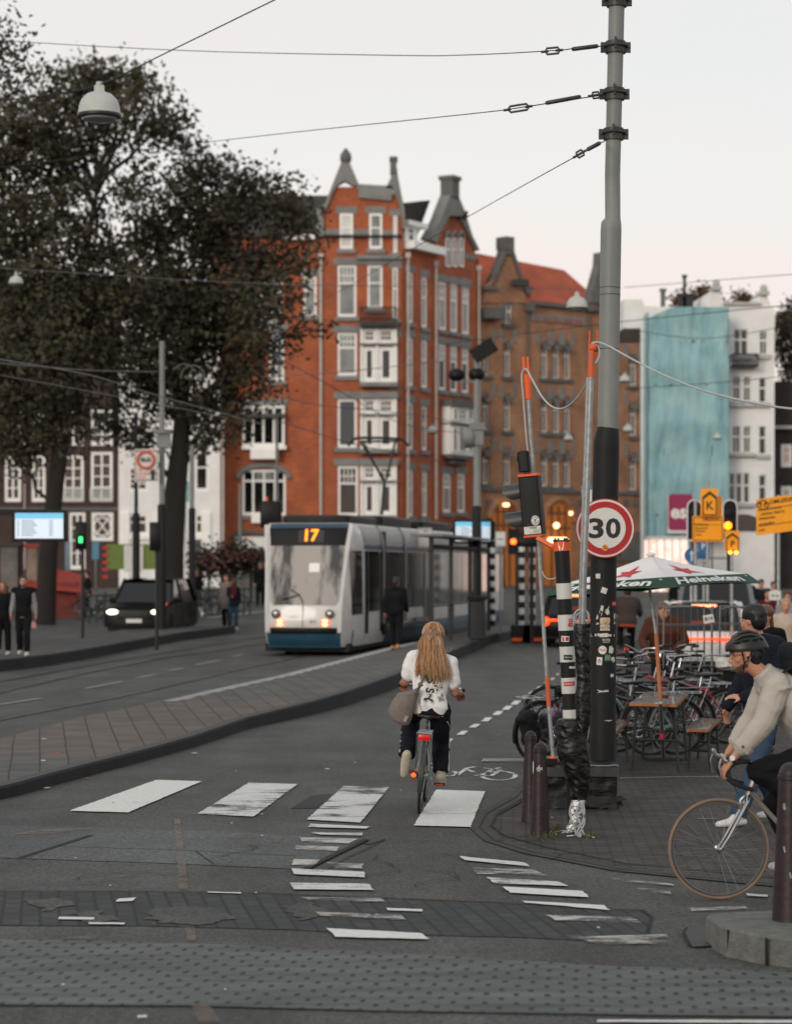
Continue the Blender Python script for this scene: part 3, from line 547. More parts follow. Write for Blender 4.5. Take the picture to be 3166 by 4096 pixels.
sh=MB();pxbox(FA,cL,1440,1300,1640,1390,0,.12,sh);part('shopfront',sh,M_PLAS,root,True,False);sh=MB();ua,za=FA.uz(*cL(1430,1310));ub=FA.uz(*cL(1650,1310))[0];cu=(ua+ub)/2;rr=(ub-ua)/2
sh.tube([FA.w(cu+rr*math.cos(PI*i/12),za+rr*.35*math.sin(PI*i/12),.1)for i in range(13)],.13,6);part('arch_moulding',sh,M_STONED,root,True)
for f,q in((cA,((1115,900,1152,1212),(1205,930,1238,1242),(1115,1300,1152,1600),(1205,1318,1238,1612))),(cB,((1120,322,1152,610),(1208,345,1236,615),(1120,735,1152,1020),(1210,745,1238,1020)))):
 for i,(a,b_,c,e_)in enumerate(q):wB(f,a,b_,c,e_,glass=(M_SHUT if(f is cB and i<2)else M_GLS2),st='sash')
for f,q,gl in((cA,((1310,958,1356,1255),(1382,970,1424,1268),(1453,982,1496,1282)),M_GLS2),(cA,((1310,1342,1353,1625),(1382,1350,1422,1635),(1452,1358,1492,1642)),M_SHUT),(cB,((1336,757,1384,996),(1426,757,1470,996)),M_GLS)):
 for a,b_,c,e_ in q:wB(f,a,b_,c,e_,glass=gl,st='grid_top')
orl=MB();pxbox(FB,cB,1330,340,1482,640,0,.55,orl);part('oriel',orl,M_FRM,root,True,False);orl=MB();pxbox(FB,cB,1325,300,1486,345,0,.7,orl);pxbox(FB,cB,1335,640,1478,664,0,.6,orl);pxbox(FB,cB,1330,445,1482,460,0,.68,orl);pxbox(FB,cB,1365,664,1440,700,0,.35,orl);part('oriel_cornice',orl,M_STONED,root,True,False)
for a,b_,c,e_,s_ in((1345,360,1368,430,'none'),(1378,358,1424,430,'grid'),(1438,362,1466,430,'none'),(1342,475,1366,625,'none'),(1380,472,1424,625,'none'),(1438,475,1466,625,'none')):
 u0,z1=FB.uz(*cB(a,b_));z0=FB.uz(*cB(a,e_))[1];u1=FB.uz(*cB(c,b_))[0];window(FB,u0,u1,z0,z1,root,st=s_,lint=False,sill=False,rec=-.58,fr=.06)
wall(FA,-.6,UA,BZ-.3,zc,hA,root,B_RED);uBe=FB.uz(1913,1000)[0];zB=FB.uz(*cA(1105,760))[1];uG=FB.uz(*cA(1265,700))[0]
wall(FB,0,uBe,BZ-.3,zB,hB,root,B_RED)
for fc,(a,c)in((FA,(0,UA)),(FB,(0,uBe))):gm=MB();fbox(gm,fc,a,c,BZ-.3,BZ+1.0,0,.06);part('plinth',gm,M_STONED,root,True,False)
g1=MB();tp_=[cA(*p)for p in((600,815),(600,520),(640,430),(680,380),(800,380),(830,395),(1020,395),(1040,430),(1076,500),(1085,600),(1085,815))]
u_,z_=zip(*[FA.uz(*p)for p in tp_]);fpoly(g1,FA,list(zip(u_,z_)),-4,.004);part('tower',g1,B_RED,root,True,False)
sg=MB()
for q in([(560,690),(560,510),(610,490),(712,235),(765,235),(818,360),(795,378),(735,345),(690,370),(655,430),(630,500),(605,540),(605,690)],[(808,365),(1028,378),(1028,400),(1020,468),(818,450),(818,400),(805,395)],[(985,388),(1015,330),(1020,240),(1050,240),(1062,330),(1100,520),(1105,640),(1088,640),(1080,520),(1040,420),(1030,395)]):fpolypx(sg,FA,[cA(*p)for p in q],-.5,.22)
part('gable_coping',sg,M_STONE,root,True,False)
fn=MB();u0,z0=FA.uz(*cA(740,240));fn.lathe([(.26,0),(.2,.12),(.3,.25),(.33,.5),(.28,.72),(.16,.85),(.12,.95),(.02,1.02)],FA.w(u0,z0-.1,-.1),12);part('finial',fn,M_STONED,root,True)
ch=MB();pxbox(FA,cA,1012,218,1052,300,-.5,.3,ch);pxbox(FA,cA,1008,200,1058,220,-.6,.4,ch);part('chimney',ch,M_STONED,root,True,False)
for a,c in((703,785),(884,964)):
 u0,z1=FA.uz(*cA(a,545));u1=FA.uz(*cA(c,545))[0];z0=FA.uz(*cA(a,762))[1];window(FA,u0,u1,z0,z1,root,glass=M_BLIND if a<800 else M_GLS2,rec=-.06)
u0,z1=FA.uz(*cA(1032,560));u1=FA.uz(*cA(1056,560))[0];z0=FA.uz(*cA(1032,785))[1];window(FA,u0,u1,z0,z1,root,glass=M_BLIND,rec=-.06,fr=.06)
bd=MB();pxbox(FA,cA,600,640,700,675,0,.07,bd);pxbox(FA,cA,790,640,882,675,0,.07,bd);pxbox(FA,cA,966,645,1030,678,0,.07,bd);pxbox(FA,cA,806,802,1085,826,0,.3,bd);pxbox(FA,cA,665,828,1075,858,0,.07,bd);pxbox(FA,cA,662,1242,1078,1270,0,.075,bd);pxbox(FA,cB,668,270,1078,298,0,.075,bd);pxbox(FA,cB,668,672,1078,706,0,.075,bd);part('stone_band',bd,M_STONE,root,True,False)
for y0,y1 in((880,1190),(1300,1600)):u0,z1=FA.uz(*cA(1028,y0));u1=FA.uz(*cA(1058,y0))[0];z0=FA.uz(*cA(1028,y1))[1];window(FA,u0,u1,z0,z1,root,glass=M_GLS2,rec=-.05,fr=.07)
bl=MB();u0,z0=FA.uz(*cA(830,1232));u1,z1=FA.uz(*cA(1050,1130));fbox(bl,FA,u0,u1,z0-.1,z0+.05,0,.9)
for z in(z1,z0+.3):bl.tube([FA.w(u0,z,0),FA.w(u0,z,.9),FA.w(u1,z,.9),FA.w(u1,z,0)],.04,6)
for i in range(19):bl.cyl(FA.w(u0+(u1-u0)*i/18,z0,.88),FA.w(u0+(u1-u0)*i/18,z1,.88),.025,seg=5)
part('balcony',bl,M_IRON,root,True)
rf=MB();zr=FA.uz(*cA(400,345))[1];ze=FA.uz(*cA(400,690))[1]
rf.add([FA.w(-.8,ze,.4),FA.w(FA.uz(*cA(1085,600))[0],ze,.3),FA.w(UA-.4,zr,-5),FA.w(-.8,zr,-5),FA.w(-.8,ze,-10),FA.w(UA,ze,-10)],[(0,1,2,3),(3,2,5,4),(1,5,2),(0,3,4)])
fpolypx(rf,FB,[cA(*p)for p in((1085,440),(1200,470),(1350,452),(1262,700),(1108,760))],-1.8,-1.0)
part('roof',rf,M_SLATE,root,True,False)
cn_=MB();pxbox(FA,cA,330,680,562,708,0,.5,cn_);u0,z0=FB.uz(*cA(1105,748));u1=FB.uz(*cA(1300,790))[0];fbox(cn_,FB,u0,u1,z0-.1,z0+.35,-.2,.6);part('eaves_board',cn_,M_FRM,root,True,False)
wu=MB();fbox(wu,FA,-.6,FA.uz(*cA(600,800))[0],zc,ze,-.4,-.001);part('upper_wall',wu,B_RED,root,True,False)
dm=MB();pxbox(FB,cA,1112,612,1190,742,-.9,-.1,dm);dmo=part('dormer',dm,M_FRM,root,True,False);dm=MB();pxbox(FB,cA,1106,582,1222,612,-1,.25,dm);part('dormer_roof',dm,M_FRM,dmo,True,False)
u0,z1=FB.uz(*cA(1128,625));z0=FB.uz(*cA(1128,720))[1];u1=FB.uz(*cA(1160,625))[0];window(FB,u0,u1,z0,z1,root,rec=.06,lint=False,sill=False,fr=.06)
g2=MB();fpolypx(g2,FB,[cA(*p)for p in((1285,800),(1290,690),(1388,520),(1415,520),(1530,770),(1538,860),(1285,820))],-.4,.002);part('gable',g2,B_RED,root,True,False)
g2=MB();fpolypx(g2,FB,[cA(*p)for p in((1240,700),(1300,590),(1362,430),(1412,430),(1450,520),(1500,680),(1545,770),(1530,775),(1425,560),(1360,560),(1310,650),(1285,720))],-.5,.2);pxbox(FB,cA,1292,740,1345,775,0,.06,g2);pxbox(FB,cA,1462,785,1535,818,0,.06,g2);pxbox(FB,cA,1308,925,1500,955,0,.07,g2);pxbox(FB,cA,1308,1312,1500,1340,0,.07,g2);part('gable_coping',g2,M_STONE,root,True,False)
ch=MB();pxbox(FB,cA,1366,330,1410,440,-.5,.3,ch);pxbox(FB,cA,1362,308,1414,332,-.6,.4,ch);part('chimney',ch,M_STONED,root,True,False)
for a,c in((1346,1374),(1386,1414),(1428,1456)):
 u0,z1=FB.uz(*cA(a,690));u1=FB.uz(*cA(c,690))[0];z0=FB.uz(*cA(a,868))[1];window(FB,u0,u1,z0,z1,root,rec=-.06,lint=False,sill=False,glass=M_GLS2,fr=.07);tr=MB();cu=(u0+u1)/2;rr=(u1-u0)/2
 tr.tube([FB.w(cu+rr*math.cos(PI*i/8),z1+rr*1.3*math.sin(PI*i/8),.1)for i in range(9)],.09,6);part('arch_moulding',tr,M_STONE,root,True)
hb=MB();u0,z0=FB.uz(*cA(1400,562));hb.box(FB.w(u0,z0,.8),(.25,1.9,.25));part('hoist_beam',hb,M_IRON,root,True,False)
for x in(588,):pipe(FA,cA(x,0)[0],cA(0,810)[1],cB(0,1020)[1],root,.08)
for x,y in((1110,800),(1283,850),(1546,880)):pipe(FB,cA(x,0)[0],cA(0,y)[1],cB(0,1040)[1],root,.08)
sw=MB();sw.poly([FA.w(-.6,BZ-.3),FA.w(-.6,zc),FA.w(-.6,zc,-12),FA.w(-.6,BZ-.3,-12)]);Pe=FB.w(uBe,0);sw.poly([FB.w(uBe,BZ-.3),FB.w(uBe,zB+.5),FB.w(uBe,zB+.5,-9),FB.w(uBe,BZ-.3,-9)]);part('side_wall',sw,B_RED,root,True,False)
# --- brown brick building with orange roof ---
p0=FB.w(uBe,0,-.02);FC=Face((p0 .x+.02,p0 .y+.3),R(50.6));root=thing('brick_office','brown brick building with orange tiled roof, stepped gables and warmly lit arches','building',(p0 .x,p0 .y,BZ))
hC=[];uC=FC.uz(2573,1500)[0]
def wC(a,b_,c,e_,f=cM,aw=True):
 u0,u1,z0,z1=winpx(FC,f,a,b_,c,e_,root,hC,st='cross',glass=M_GLS,lint=False,sill=True,fr=.06,rec=.16,stone=M_STONED)
 if aw:am=MB();am.add([FC.w(u0,z1-.1,-.1),FC.w(u1,z1-.1,-.1),FC.w(u1,z1-.6,.3),FC.w(u0,z1-.6,.3)],[(0,1,2,3)]);am.add([FC.w(u1,z1-.1,-.1),FC.w(u1,z1-.6,.3),FC.w(u1,z1-.6,-.1)],[(0,1,2)]);part('awning',am,M_AWN,root,True,False)
 qm=MB();[fbox(qm,FC,u+s_*.3-.12,u+s_*.3+.12,z1-.25,z1+.55,0,.05)for u,s_ in((u0,-1),(u1,1))];part('quoin',qm,M_STONE,root,True,False)
for yt,h in((75,200),(365,200),(655,198)):
 for a in(38,152,350,412,470):wC(a,yt+(a-38)*.045-8,a+36,yt+(a-38)*.045-8+h)
 wC(820,yt+72 if yt<100 else yt+40 if yt<400 else yt+24,858,yt+72+175 if yt<100 else yt+225)
wC(265,880,305,980,cR,False)
zP=FC.uz(*cR(390,868))[1];zCt=FC.uz(*cR(140,800))[1];wall(FC,0,uC,BZ-.3,zP,hC+[],root,B_BRN)
st=MB();pxbox(FC,cM,20,868,895,885,0,.12,st);pxbox(FC,cR,395,870,735,890,0,.3,st);[pxbox(FC,cR,a,885,a+35,920,0,.35,st)for a in(365,665)];part('stone_band',st,M_STONED,root,True,False)
for a in(380,682):u,z1=FC.uz(*cR(a,910));z0=FC.uz(*cR(a,1200))[1];pm=MB();pm.cyl(FC.w(u,z0,.1),FC.w(u,z1,.1),.06,seg=6);part('downpipe',pm,M_STONED,root,True)
pn=MB();u0,z1=FC.uz(*cR(398,928));u1=FC.uz(*cR(662,960))[0];pxbox(FC,cR,398,928,664,966,0,.06,pn);po=part('name_panel',pn,M_STONE,root,True,False);tm=MB();text_mb(tm,'DE NEDERLANDEN',.5,lambda x,y:FC.w((u0+u1)/2+x*.95,z1-.36+y,.075),bold=.01);part('lettering',tm,mat('letter_red',(150,80,60),.7),po,True,False)
def stepgable(f,pts,hw,side=1):
 gm=MB();fpolypx(gm,FC,[f(*p)for p in pts],-.4,.1);part('gable',gm,B_BRN,root,True,False)
stepgable(cR,((150,880),(175,800),(215,770),(262,640),(292,640),(345,770),(372,880)),0)
gm=MB()
for q in(((190,800),(210,790),(262,610),(262,640),(215,775)),((262,640),(258,600),(298,600),(296,640)),((292,640),(298,610),(352,775),(372,800),(395,800),(395,820),(360,825),(340,775))):fpolypx(gm,FC,[cR(*p)for p in q],-.5,.25)
pxbox(FC,cR,258,552,300,615,-.6,.3,gm);pxbox(FC,cR,150,795,222,815,0,.3,gm);fpolypx(gm,FC,[cR(*p)for p in((680,880),(700,800),(730,690),(733,630),(760,630),(765,690),(790,800),(810,880))],-.5,.15);part('gable_coping',gm,M_STONED,root,True,False)
rf=MB();u0,z0=FC.uz(*cR(120,800));pr=[FC.w(-.3,zP-.2,0),FC.w(uC*.8,zP-.2,0),FC.w(uC*.8+.1,zP+2.9,-4.5),FC.w(-.3,zP+3.6,-4.5),FC.w(-.3,zP-.2,-9),FC.w(uC*.8,zP-.2,-9)];rf.add(pr,[(0,1,2,3),(3,2,5,4),(0,3,4),(1,5,2)]);part('roof',rf,M_RTILE,root,True,False)
wl_=MB();pxbox(FC,cR,145,905,228,960,0,.9,wl_);part('oriel_roof',wl_,M_STONED,root,True,False)
sky_=MB();u0,z0=FC.uz(*cR(415,865));sky_.box(FC.w(u0,z0+.35,-1),(.9,.1,.6),Matrix.Rotation(.5,3,'X'));part('roof_light',sky_,M_GLS2,root,True,False)
hb=MB();u0,z0=FC.uz(*cR(320,785));hb.box(FC.w(u0,z0,.5),(1,.5,.4));part('hoist_box',hb,M_IRON,root,True,False)
def warch(a,c,yt,yb,f,nm='lit_arch'):
 u0,zb=FC.uz(*f(a,yb));u1=FC.uz(*f(c,yb))[0];zt=FC.uz(*f((a+c)/2,yt))[1];cu=(u0+u1)/2;rr=(u1-u0)/2;zs=zt-rr*1.0
 pts=[(u0,BZ-.2),(u1,BZ-.2)]+[(cu+rr*math.cos(PI*i/14),zs+rr*1.0*math.sin(PI*i/14))for i in range(15)]
 am=MB();fpoly(am,FC,pts,.0,.03);ao=part(nm,am,M_WARM,root,True,False);rm=MB();rm.tube([FC.w(cu+(rr+.2)*math.cos(PI*i/14),zs+(rr+.2)*math.sin(PI*i/14),.1)for i in range(15)],.22,6);part('arch_moulding',rm,B_BRN,root,True)
 mm_=MB()
 for k in(.25,.5,.75):mm_.cyl(FC.w(u0+(u1-u0)*k,BZ,.06),FC.w(u0+(u1-u0)*k,zs+rr*.8,.06),.07,seg=6)
 for z in(zs-.4,zs+rr*.45):mm_.cyl(FC.w(cu-rr*.85,z,.06),FC.w(cu+rr*.85,z,.06),.06,seg=6)
 part('glazing_bar',mm_,M_WOODF,ao,True);return ao,cu,zs
ao,cu,zs=warch(366,512,948,1200,cM);lm=MB();lm.ell(FC.w(*FC.uz(*cM(402,1070)),.5),(.18,.18,.18),10,6);lm.ell(FC.w(*FC.uz(*cM(485,1005)),.4),(.12,.12,.12),10,6);part('lamp',lm,M_LAMPW,ao,True)
sl=MB();u0,z0=FC.uz(*cM(362,1148));u1=FC.uz(*cM(455,1148))[0];[sl.ell(FC.w(u0+(u1-u0)*(i+.5)/7,z0,.5),(.17,.17,.17),8,6)for i in range(7)];part('lamp',sl,M_LAMPW,ao,True)
ao,cu,zs=warch(85,210,948,1200,cM);lm=MB();[lm.ell(FC.w(*FC.uz(*cM(x,960)),.4),(.11,.11,.11),8,6)for x in(132,148)];part('lamp',lm,M_LAMPW,ao,True)
dk=MB();pxbox(FC,cM,215,1000,300,1260,0,.04,dk);pxbox(FC,cM,600,1060,690,1260,0,.04,dk);part('doorway',dk,M_WOODF,root,True,False)
qm=MB();[pxbox(FC,cM,a,930,a+22,965,0,.08,qm)for a in(320,545,60,790,840)];pxbox(FC,cM,700,1100,890,1260,0,.1,qm);part('quoin',qm,M_STONED,root,True,False)
sw=MB();sw.poly([FC.w(uC,BZ-.3),FC.w(uC,zP),FC.w(uC,zP,-9),FC.w(uC,BZ-.3,-9)]);part('side_wall',sw,B_BRN,root,True,False)
# --- white gabled house on the right ---
d=118.;FD=Face(((2480-CX)*d/F,d),PI/2-.05);root=thing('white_house','white plastered canal house with curved gable beside the netted scaffold','house',(FD.p.x,FD.p.y,BZ));hD=[];uD0,uD1=FD.uz(2560,1500)[0],FD.uz(3095,1500)[0]
cX=cR
for(f,a,b_,c,e_,s_,gl)in((cR,1400,1010,1470,1140,'cross',M_GLS),(cR,1528,1020,1565,1135,'cross',M_GLS),(cM,1372,275,1412,408,'cross',M_GLS2),(cM,1430,275,1468,408,'cross',M_GLS2),(cM,1512,282,1550,415,'sash',M_GLS2),(cM,1370,540,1412,682,'cross',M_GLS),(cM,1430,540,1468,682,'cross',M_GLS),(cM,1512,540,1550,690,'sash',M_GLS),(cM,1352,790,1382,950,'sash',M_GLS),(cM,1390,790,1422,950,'sash',M_GLS),(cM,1430,790,1462,950,'sash',M_GLS),(cM,1512,800,1550,950,'sash',M_GLS)):
 winpx(FD,f,a,b_,c,e_,root,hD,st=s_,glass=M_GLS,lint=False,stone=M_PLAS2,fr=.045,rec=.16)
zD=FD.uz(*cR(1300,900))[1];wall(FD,uD0,uD1,BZ-.3,zD,hD,root,M_PLAS)
gm=MB();fpolypx(gm,FD,[cR(*p)for p in((855,1005),(855,862),(945,862),(960,895),(1280,905),(1285,860),(1296,815),(1330,815),(1350,880),(1520,885),(1535,840),(1562,840),(1580,885),(1602,940),(1602,1000))],-8,.003);part('gable',gm,M_PLAS,root,True,False)
gm=MB()
for x in(1312,1547):u,z=FD.uz(*cR(x,818 if x<1400 else 842));fbox(gm,FD,u-.25,u+.25,z,z+.2,-.3,.3);gm.ell(FD.w(u,z+.35,0),(.2,.2,.22),10,6)
pxbox(FD,cR,1345,876,1530,890,-.2,.2,gm);pxbox(FD,cM,1345,425,1480,436,0,.3,gm);pxbox(FD,cM,1345,690,1480,702,0,.3,gm);pxbox(FD,cM,1340,958,1475,970,0,.3,gm);pxbox(FD,cM,1505,432,1565,438,0,.2,gm);pxbox(FD,cM,1505,703,1565,709,0,.2,gm);part('stone_band',gm,M_PLAS2,root,True,False)
bl=MB();u0,z0=FD.uz(*cR(1385,1200));u1,z1=FD.uz(*cR(1505,1140));fbox(bl,FD,u0,u1,z0,z0+.12,0,.8)
for i in range(13):bl.cyl(FD.w(u0+(u1-u0)*i/12,z0,.78),FD.w(u0+(u1-u0)*i/12,z1,.78),.03,seg=5)
bl.tube([FD.w(u0,z1,0),FD.w(u0,z1,.78),FD.w(u1,z1,.78),FD.w(u1,z1,0)],.05,6);part('balcony',bl,M_IRON,root,True)
am=MB();u,z=FD.uz(*cM(1430,1100));rr=1.1;fpoly(am,FD,[(u+rr*math.cos(PI*i/12),z+rr*.8*math.sin(PI*i/12))for i in range(13)],0,.05);part('arched_window',am,M_GLS,root,True,False)
root=thing('scaffold','scaffold wrapped in turquoise netting with a magenta banner in front of the white house','scaffold',(FD.p.x,FD.p.y-1.8,BZ));u0,z1=FD.uz(*cR(955,968));u1=FD.uz(*cR(1345,960))[0];z0=FD.uz(*cM(900,1135))[1]
M_NET=mat('turquoise_net',(116,160,166),.85,col2=(160,196,199),vs=1.1,det=6,stretch=(.9,.9,.5));nm_=MB();nu,nz_=60,44;zA=lambda t:z1+(.55 if t>.3 else.55*t/.3)
vs=[]
for j in range(nz_+1):
 for i in range(nu+1):
  t=i/nu;u=u0+(u1-u0)*t;z=z0+(zA(t)-z0)*j/nz_;o=1.6+.02*math.sin(t*38+math.sin(j*.2)*.3)+.16*noise.noise(Vector((t*9,j*.12,3)))+.06*noise.noise(Vector((t*26,j*.4,9)))-.12*abs(math.sin(j*PI/11));vs.append(FD.w(u,z,o))
nm_.add(vs,[(j*(nu+1)+i,j*(nu+1)+i+1,(j+1)*(nu+1)+i+1,(j+1)*(nu+1)+i)for j in range(nz_)for i in range(nu)])
for uu in(u0,u1):nm_.poly([FD.w(uu,z0,1.55),FD.w(uu,z0,0),FD.w(uu,z1+.3,0),FD.w(uu,z1+.3,1.55)])
part('netting',nm_,M_NET,root,True)
pm=MB();[pm.cyl(FD.w(u0+(u1-u0)*i/5,BZ-.2,1.4),FD.w(u0+(u1-u0)*i/5,z1,1.4),.05,seg=6)for i in range(6)];[pm.cyl(FD.w(u0,z,1.4),FD.w(u1,z,1.4),.05,seg=6)for z in(2.6,4.8,7,9.2,11.4,13.6)];part('pole',pm,M_RAIL,root,True)
bn_=MB();b0=pxbox(FD,cM,990,918,1126,1113,1.9,1.95,bn_);bo=part('banner',bn_,M_PLAS,root,True,False)
bu,bz=(b0[0]+b0[1])/2,(b0[2]+b0[3])/2+.12;w2,h2=.62,.92;rp2=[(bu+sx*(w2-.16)+.16*math.cos(a),bz+sz*(h2-.16)+.16*math.sin(a))for sx,sz,q in((1,1,0),(-1,1,90),(-1,-1,180),(1,-1,270))for a in(R(q),R(q+45),R(q+90))]
bm_=MB();fpoly(bm_,FD,rp2,1.955,1.97);part('emblem',bm_,mat('magenta_print',(150,44,88),.7),bo,True,False);tm=MB();text_mb(tm,'esj',.95,lambda x,y:FD.w(bu+x,bz+y,1.985),bold=.03);part('lettering',tm,M_FRM,bo,True,False)
# --- dark house at the far right edge ---
d=121.;FE=Face(((3098-CX)*d/F,d),PI/2-.05);root=thing('dark_house','blackish brick house with pale cornice at the right edge beside the white house','house',(FE.p.x,FE.p.y,BZ));hE=[]
for a,b_,c,e_ in[(1628+k*150,y0,1688+k*150,y1)for k in range(8)for y0,y1 in((635,758),(858,990))]:winpx(FE,cM,a,b_,c,e_,root,hE,st='cross',glass=M_WARM if b_<700 else M_GLS2,lint=False,sill=False,fr=.2)
wall(FE,0,22,BZ-.3,FE.uz(*cM(1600,300))[1],hE,root,B_BLK);cm_=MB();fbox(cm_,FE,-.1,22,FE.uz(*cM(1600,556))[1],FE.uz(*cM(1600,538))[1],0,.4);part('cornice',cm_,M_PLAS2,root,True,False);cm_=MB();fbox(cm_,FE,0,22,BZ-.3,FE.uz(*cM(1600,300))[1],-8,-.45);part('back_wall',cm_,B_BLK,root,True,False)
# --- white and dark houses on the left, behind the trees ---
d=128.;FF=Face(((476-CX)*d/F,d),PI/2);root=thing('white_house','white brick house with dark windows left of the orange-red corner house','house',(FF.p.x,d,BZ));hF=[];uF=FF.uz(881,2000)[0]
for a,b_,c,e_,s_ in((788,1160,908,1290,'cross'),(1195,1158,1280,1290,'cross'),(788,870,908,1022,'six'),(1195,775,1280,1020,'sash'),(788,560,908,740,'six'),(1080,560,1180,740,'six'),(1225,470,1300,640,'cross'),(1010,870,1100,1022,'six')):winpx(FF,cL,a,b_,c,e_,root,hF,st=s_,glass=M_GLS,lint=False,sill=(b_>1100),stone=M_FRM)
wall(FF,0,uF,BZ-.3,15.5,hF,root,M_PLAS);pb=MB();[fbox(pb,FF,u,u+.5,BZ,5.2,0,.12)for u in(.1,1.9,4.6)];part('pilaster',pb,M_FRM,root,True,False);pb=MB();fbox(pb,FF,0,uF,15.5,16,-.2,.4);part('cornice',pb,M_FRM,root,True,False)
rb=MB();rb.add([FF.w(0,16,0),FF.w(uF,16,0),FF.w(uF,18.5,-4),FF.w(0,18.5,-4)],[(0,1,2,3)]);part('roof',rb,M_SLATE,root,True,False);pipe(FF,cL(1370,0)[0],cL(0,600)[1],cL(0,1375)[1],root)
db=MB();fbox(db,FF,FF.uz(*cL(1170,1300))[0],FF.uz(*cL(1280,1300))[0],BZ,FF.uz(*cL(1170,1310))[1],0,.05);part('door',db,M_SHUT,root,True,False)
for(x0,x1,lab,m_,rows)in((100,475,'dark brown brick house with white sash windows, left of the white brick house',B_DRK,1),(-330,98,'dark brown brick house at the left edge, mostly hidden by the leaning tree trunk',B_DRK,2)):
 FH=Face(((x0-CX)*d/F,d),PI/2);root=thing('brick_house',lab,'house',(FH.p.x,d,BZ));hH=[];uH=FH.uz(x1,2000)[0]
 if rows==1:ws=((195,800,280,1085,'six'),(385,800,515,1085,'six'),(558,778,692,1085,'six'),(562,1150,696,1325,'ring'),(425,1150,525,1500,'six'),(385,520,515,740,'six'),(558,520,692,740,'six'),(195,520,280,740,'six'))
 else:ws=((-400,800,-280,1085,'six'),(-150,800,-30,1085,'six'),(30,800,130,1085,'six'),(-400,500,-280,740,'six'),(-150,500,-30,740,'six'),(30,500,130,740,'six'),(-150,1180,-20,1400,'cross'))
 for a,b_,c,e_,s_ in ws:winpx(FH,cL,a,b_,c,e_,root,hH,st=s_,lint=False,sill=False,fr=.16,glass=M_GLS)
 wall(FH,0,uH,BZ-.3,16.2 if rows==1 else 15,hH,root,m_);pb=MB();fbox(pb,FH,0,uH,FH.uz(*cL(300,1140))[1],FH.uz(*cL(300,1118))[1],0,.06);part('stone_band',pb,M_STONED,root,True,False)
 if rows==1:
  bl=MB()
  for a,c in((385,515),(558,692)):
   u0,z0=FH.uz(*cL(a,1080));u1,z1=FH.uz(*cL(c,1000));[bl.cyl(FH.w(u0+(u1-u0)*i/9,z0,.1),FH.w(u0+(u1-u0)*i/9,z1,.1),.03,seg=5)for i in range(10)];bl.tube([FH.w(u0,z1,.1),FH.w(u1,z1,.1)],.04,6)
  part('balcony_rail',bl,M_FRM,root,True)
 rb=MB();rb.add([FH.w(0,16 if rows==1 else 15,0),FH.w(uH,16 if rows==1 else 15,0),FH.w(uH,19,-5),FH.w(0,19,-5)],[(0,1,2,3)]);part('roof',rb,M_SLATE,root,True,False)
 # ---------------- mast, road sign, temporary signal, bollards, wires ----------------
M_GREYP=mat('grey_mast_paint',(118,122,118),.55,var=.14,vs=2.2,bump=.1,bs=20);M_BLKP=mat('black_mast_paint',(27,28,29),.6,spec=.25,var=.3,vs=5,bump=.15,bs=30);M_CLAMP=mat('dark_clamp_steel',(62,64,62),.5,.5,var=.3,vs=10)
M_STK=mat('white_sticker',(196,194,186),.5,var=.2,vs=30);M_RED=mat('sign_red',(168,20,24),.45,var=.1,vs=3);M_SIGNW=mat('sign_white',(206,206,202),.45,var=.06,vs=5);M_BLK=mat('black_print',(20,21,22),.5,var=0)
M_ORG=mat('orange_paint',(222,92,26),.55,var=.12,vs=6,bump=.15,bs=30);M_ORGW=mat('chipped_orange_paint',(206,84,30),.6,col2=(128,112,98),vs=34,det=6,thr=(.56,.6));M_GALV=mat('galvanised_steel',(146,150,150),.5,.55,var=.25,vs=18,bump=.1,bs=60)
M_PLST=mat('black_plastic_film',(9,9,10),.42,var=.2,vs=9,bump=.3,bs=14,spec=.4,stretch=(1,1,2.6));M_BPL=mat('black_plastic',(13,14,15),.5,var=.1,spec=.25);M_CAB=mat('grey_cable',(165,167,166),.5,var=.1);M_TAPE=mat('grey_tape',(58,58,60),.35,var=.2,vs=20)
M_FOIL=mat('silver_foil',(178,180,182),.3,.8,var=.25,vs=20,bump=.9,bs=30);M_BOLL=mat('maroon_bollard_paint',(40,29,32),.45,spec=.35,var=.2,vs=6,bump=.15,bs=25);M_WIRE=mat('dark_wire',(34,34,36),.6,var=0);M_DKMET=mat('dark_metal',(40,41,42),.5,.3,var=.2)
M_REDST=mat('red_sticker',(180,30,40),.5,var=.1);M_GREENST=mat('green_sticker',(96,128,96),.5,var=.3,vs=30);M_CREAM=mat('cream_sticker',(206,196,168),.5,var=.1);M_ORST=mat('orange_sticker',(226,150,70),.5,var=.05)
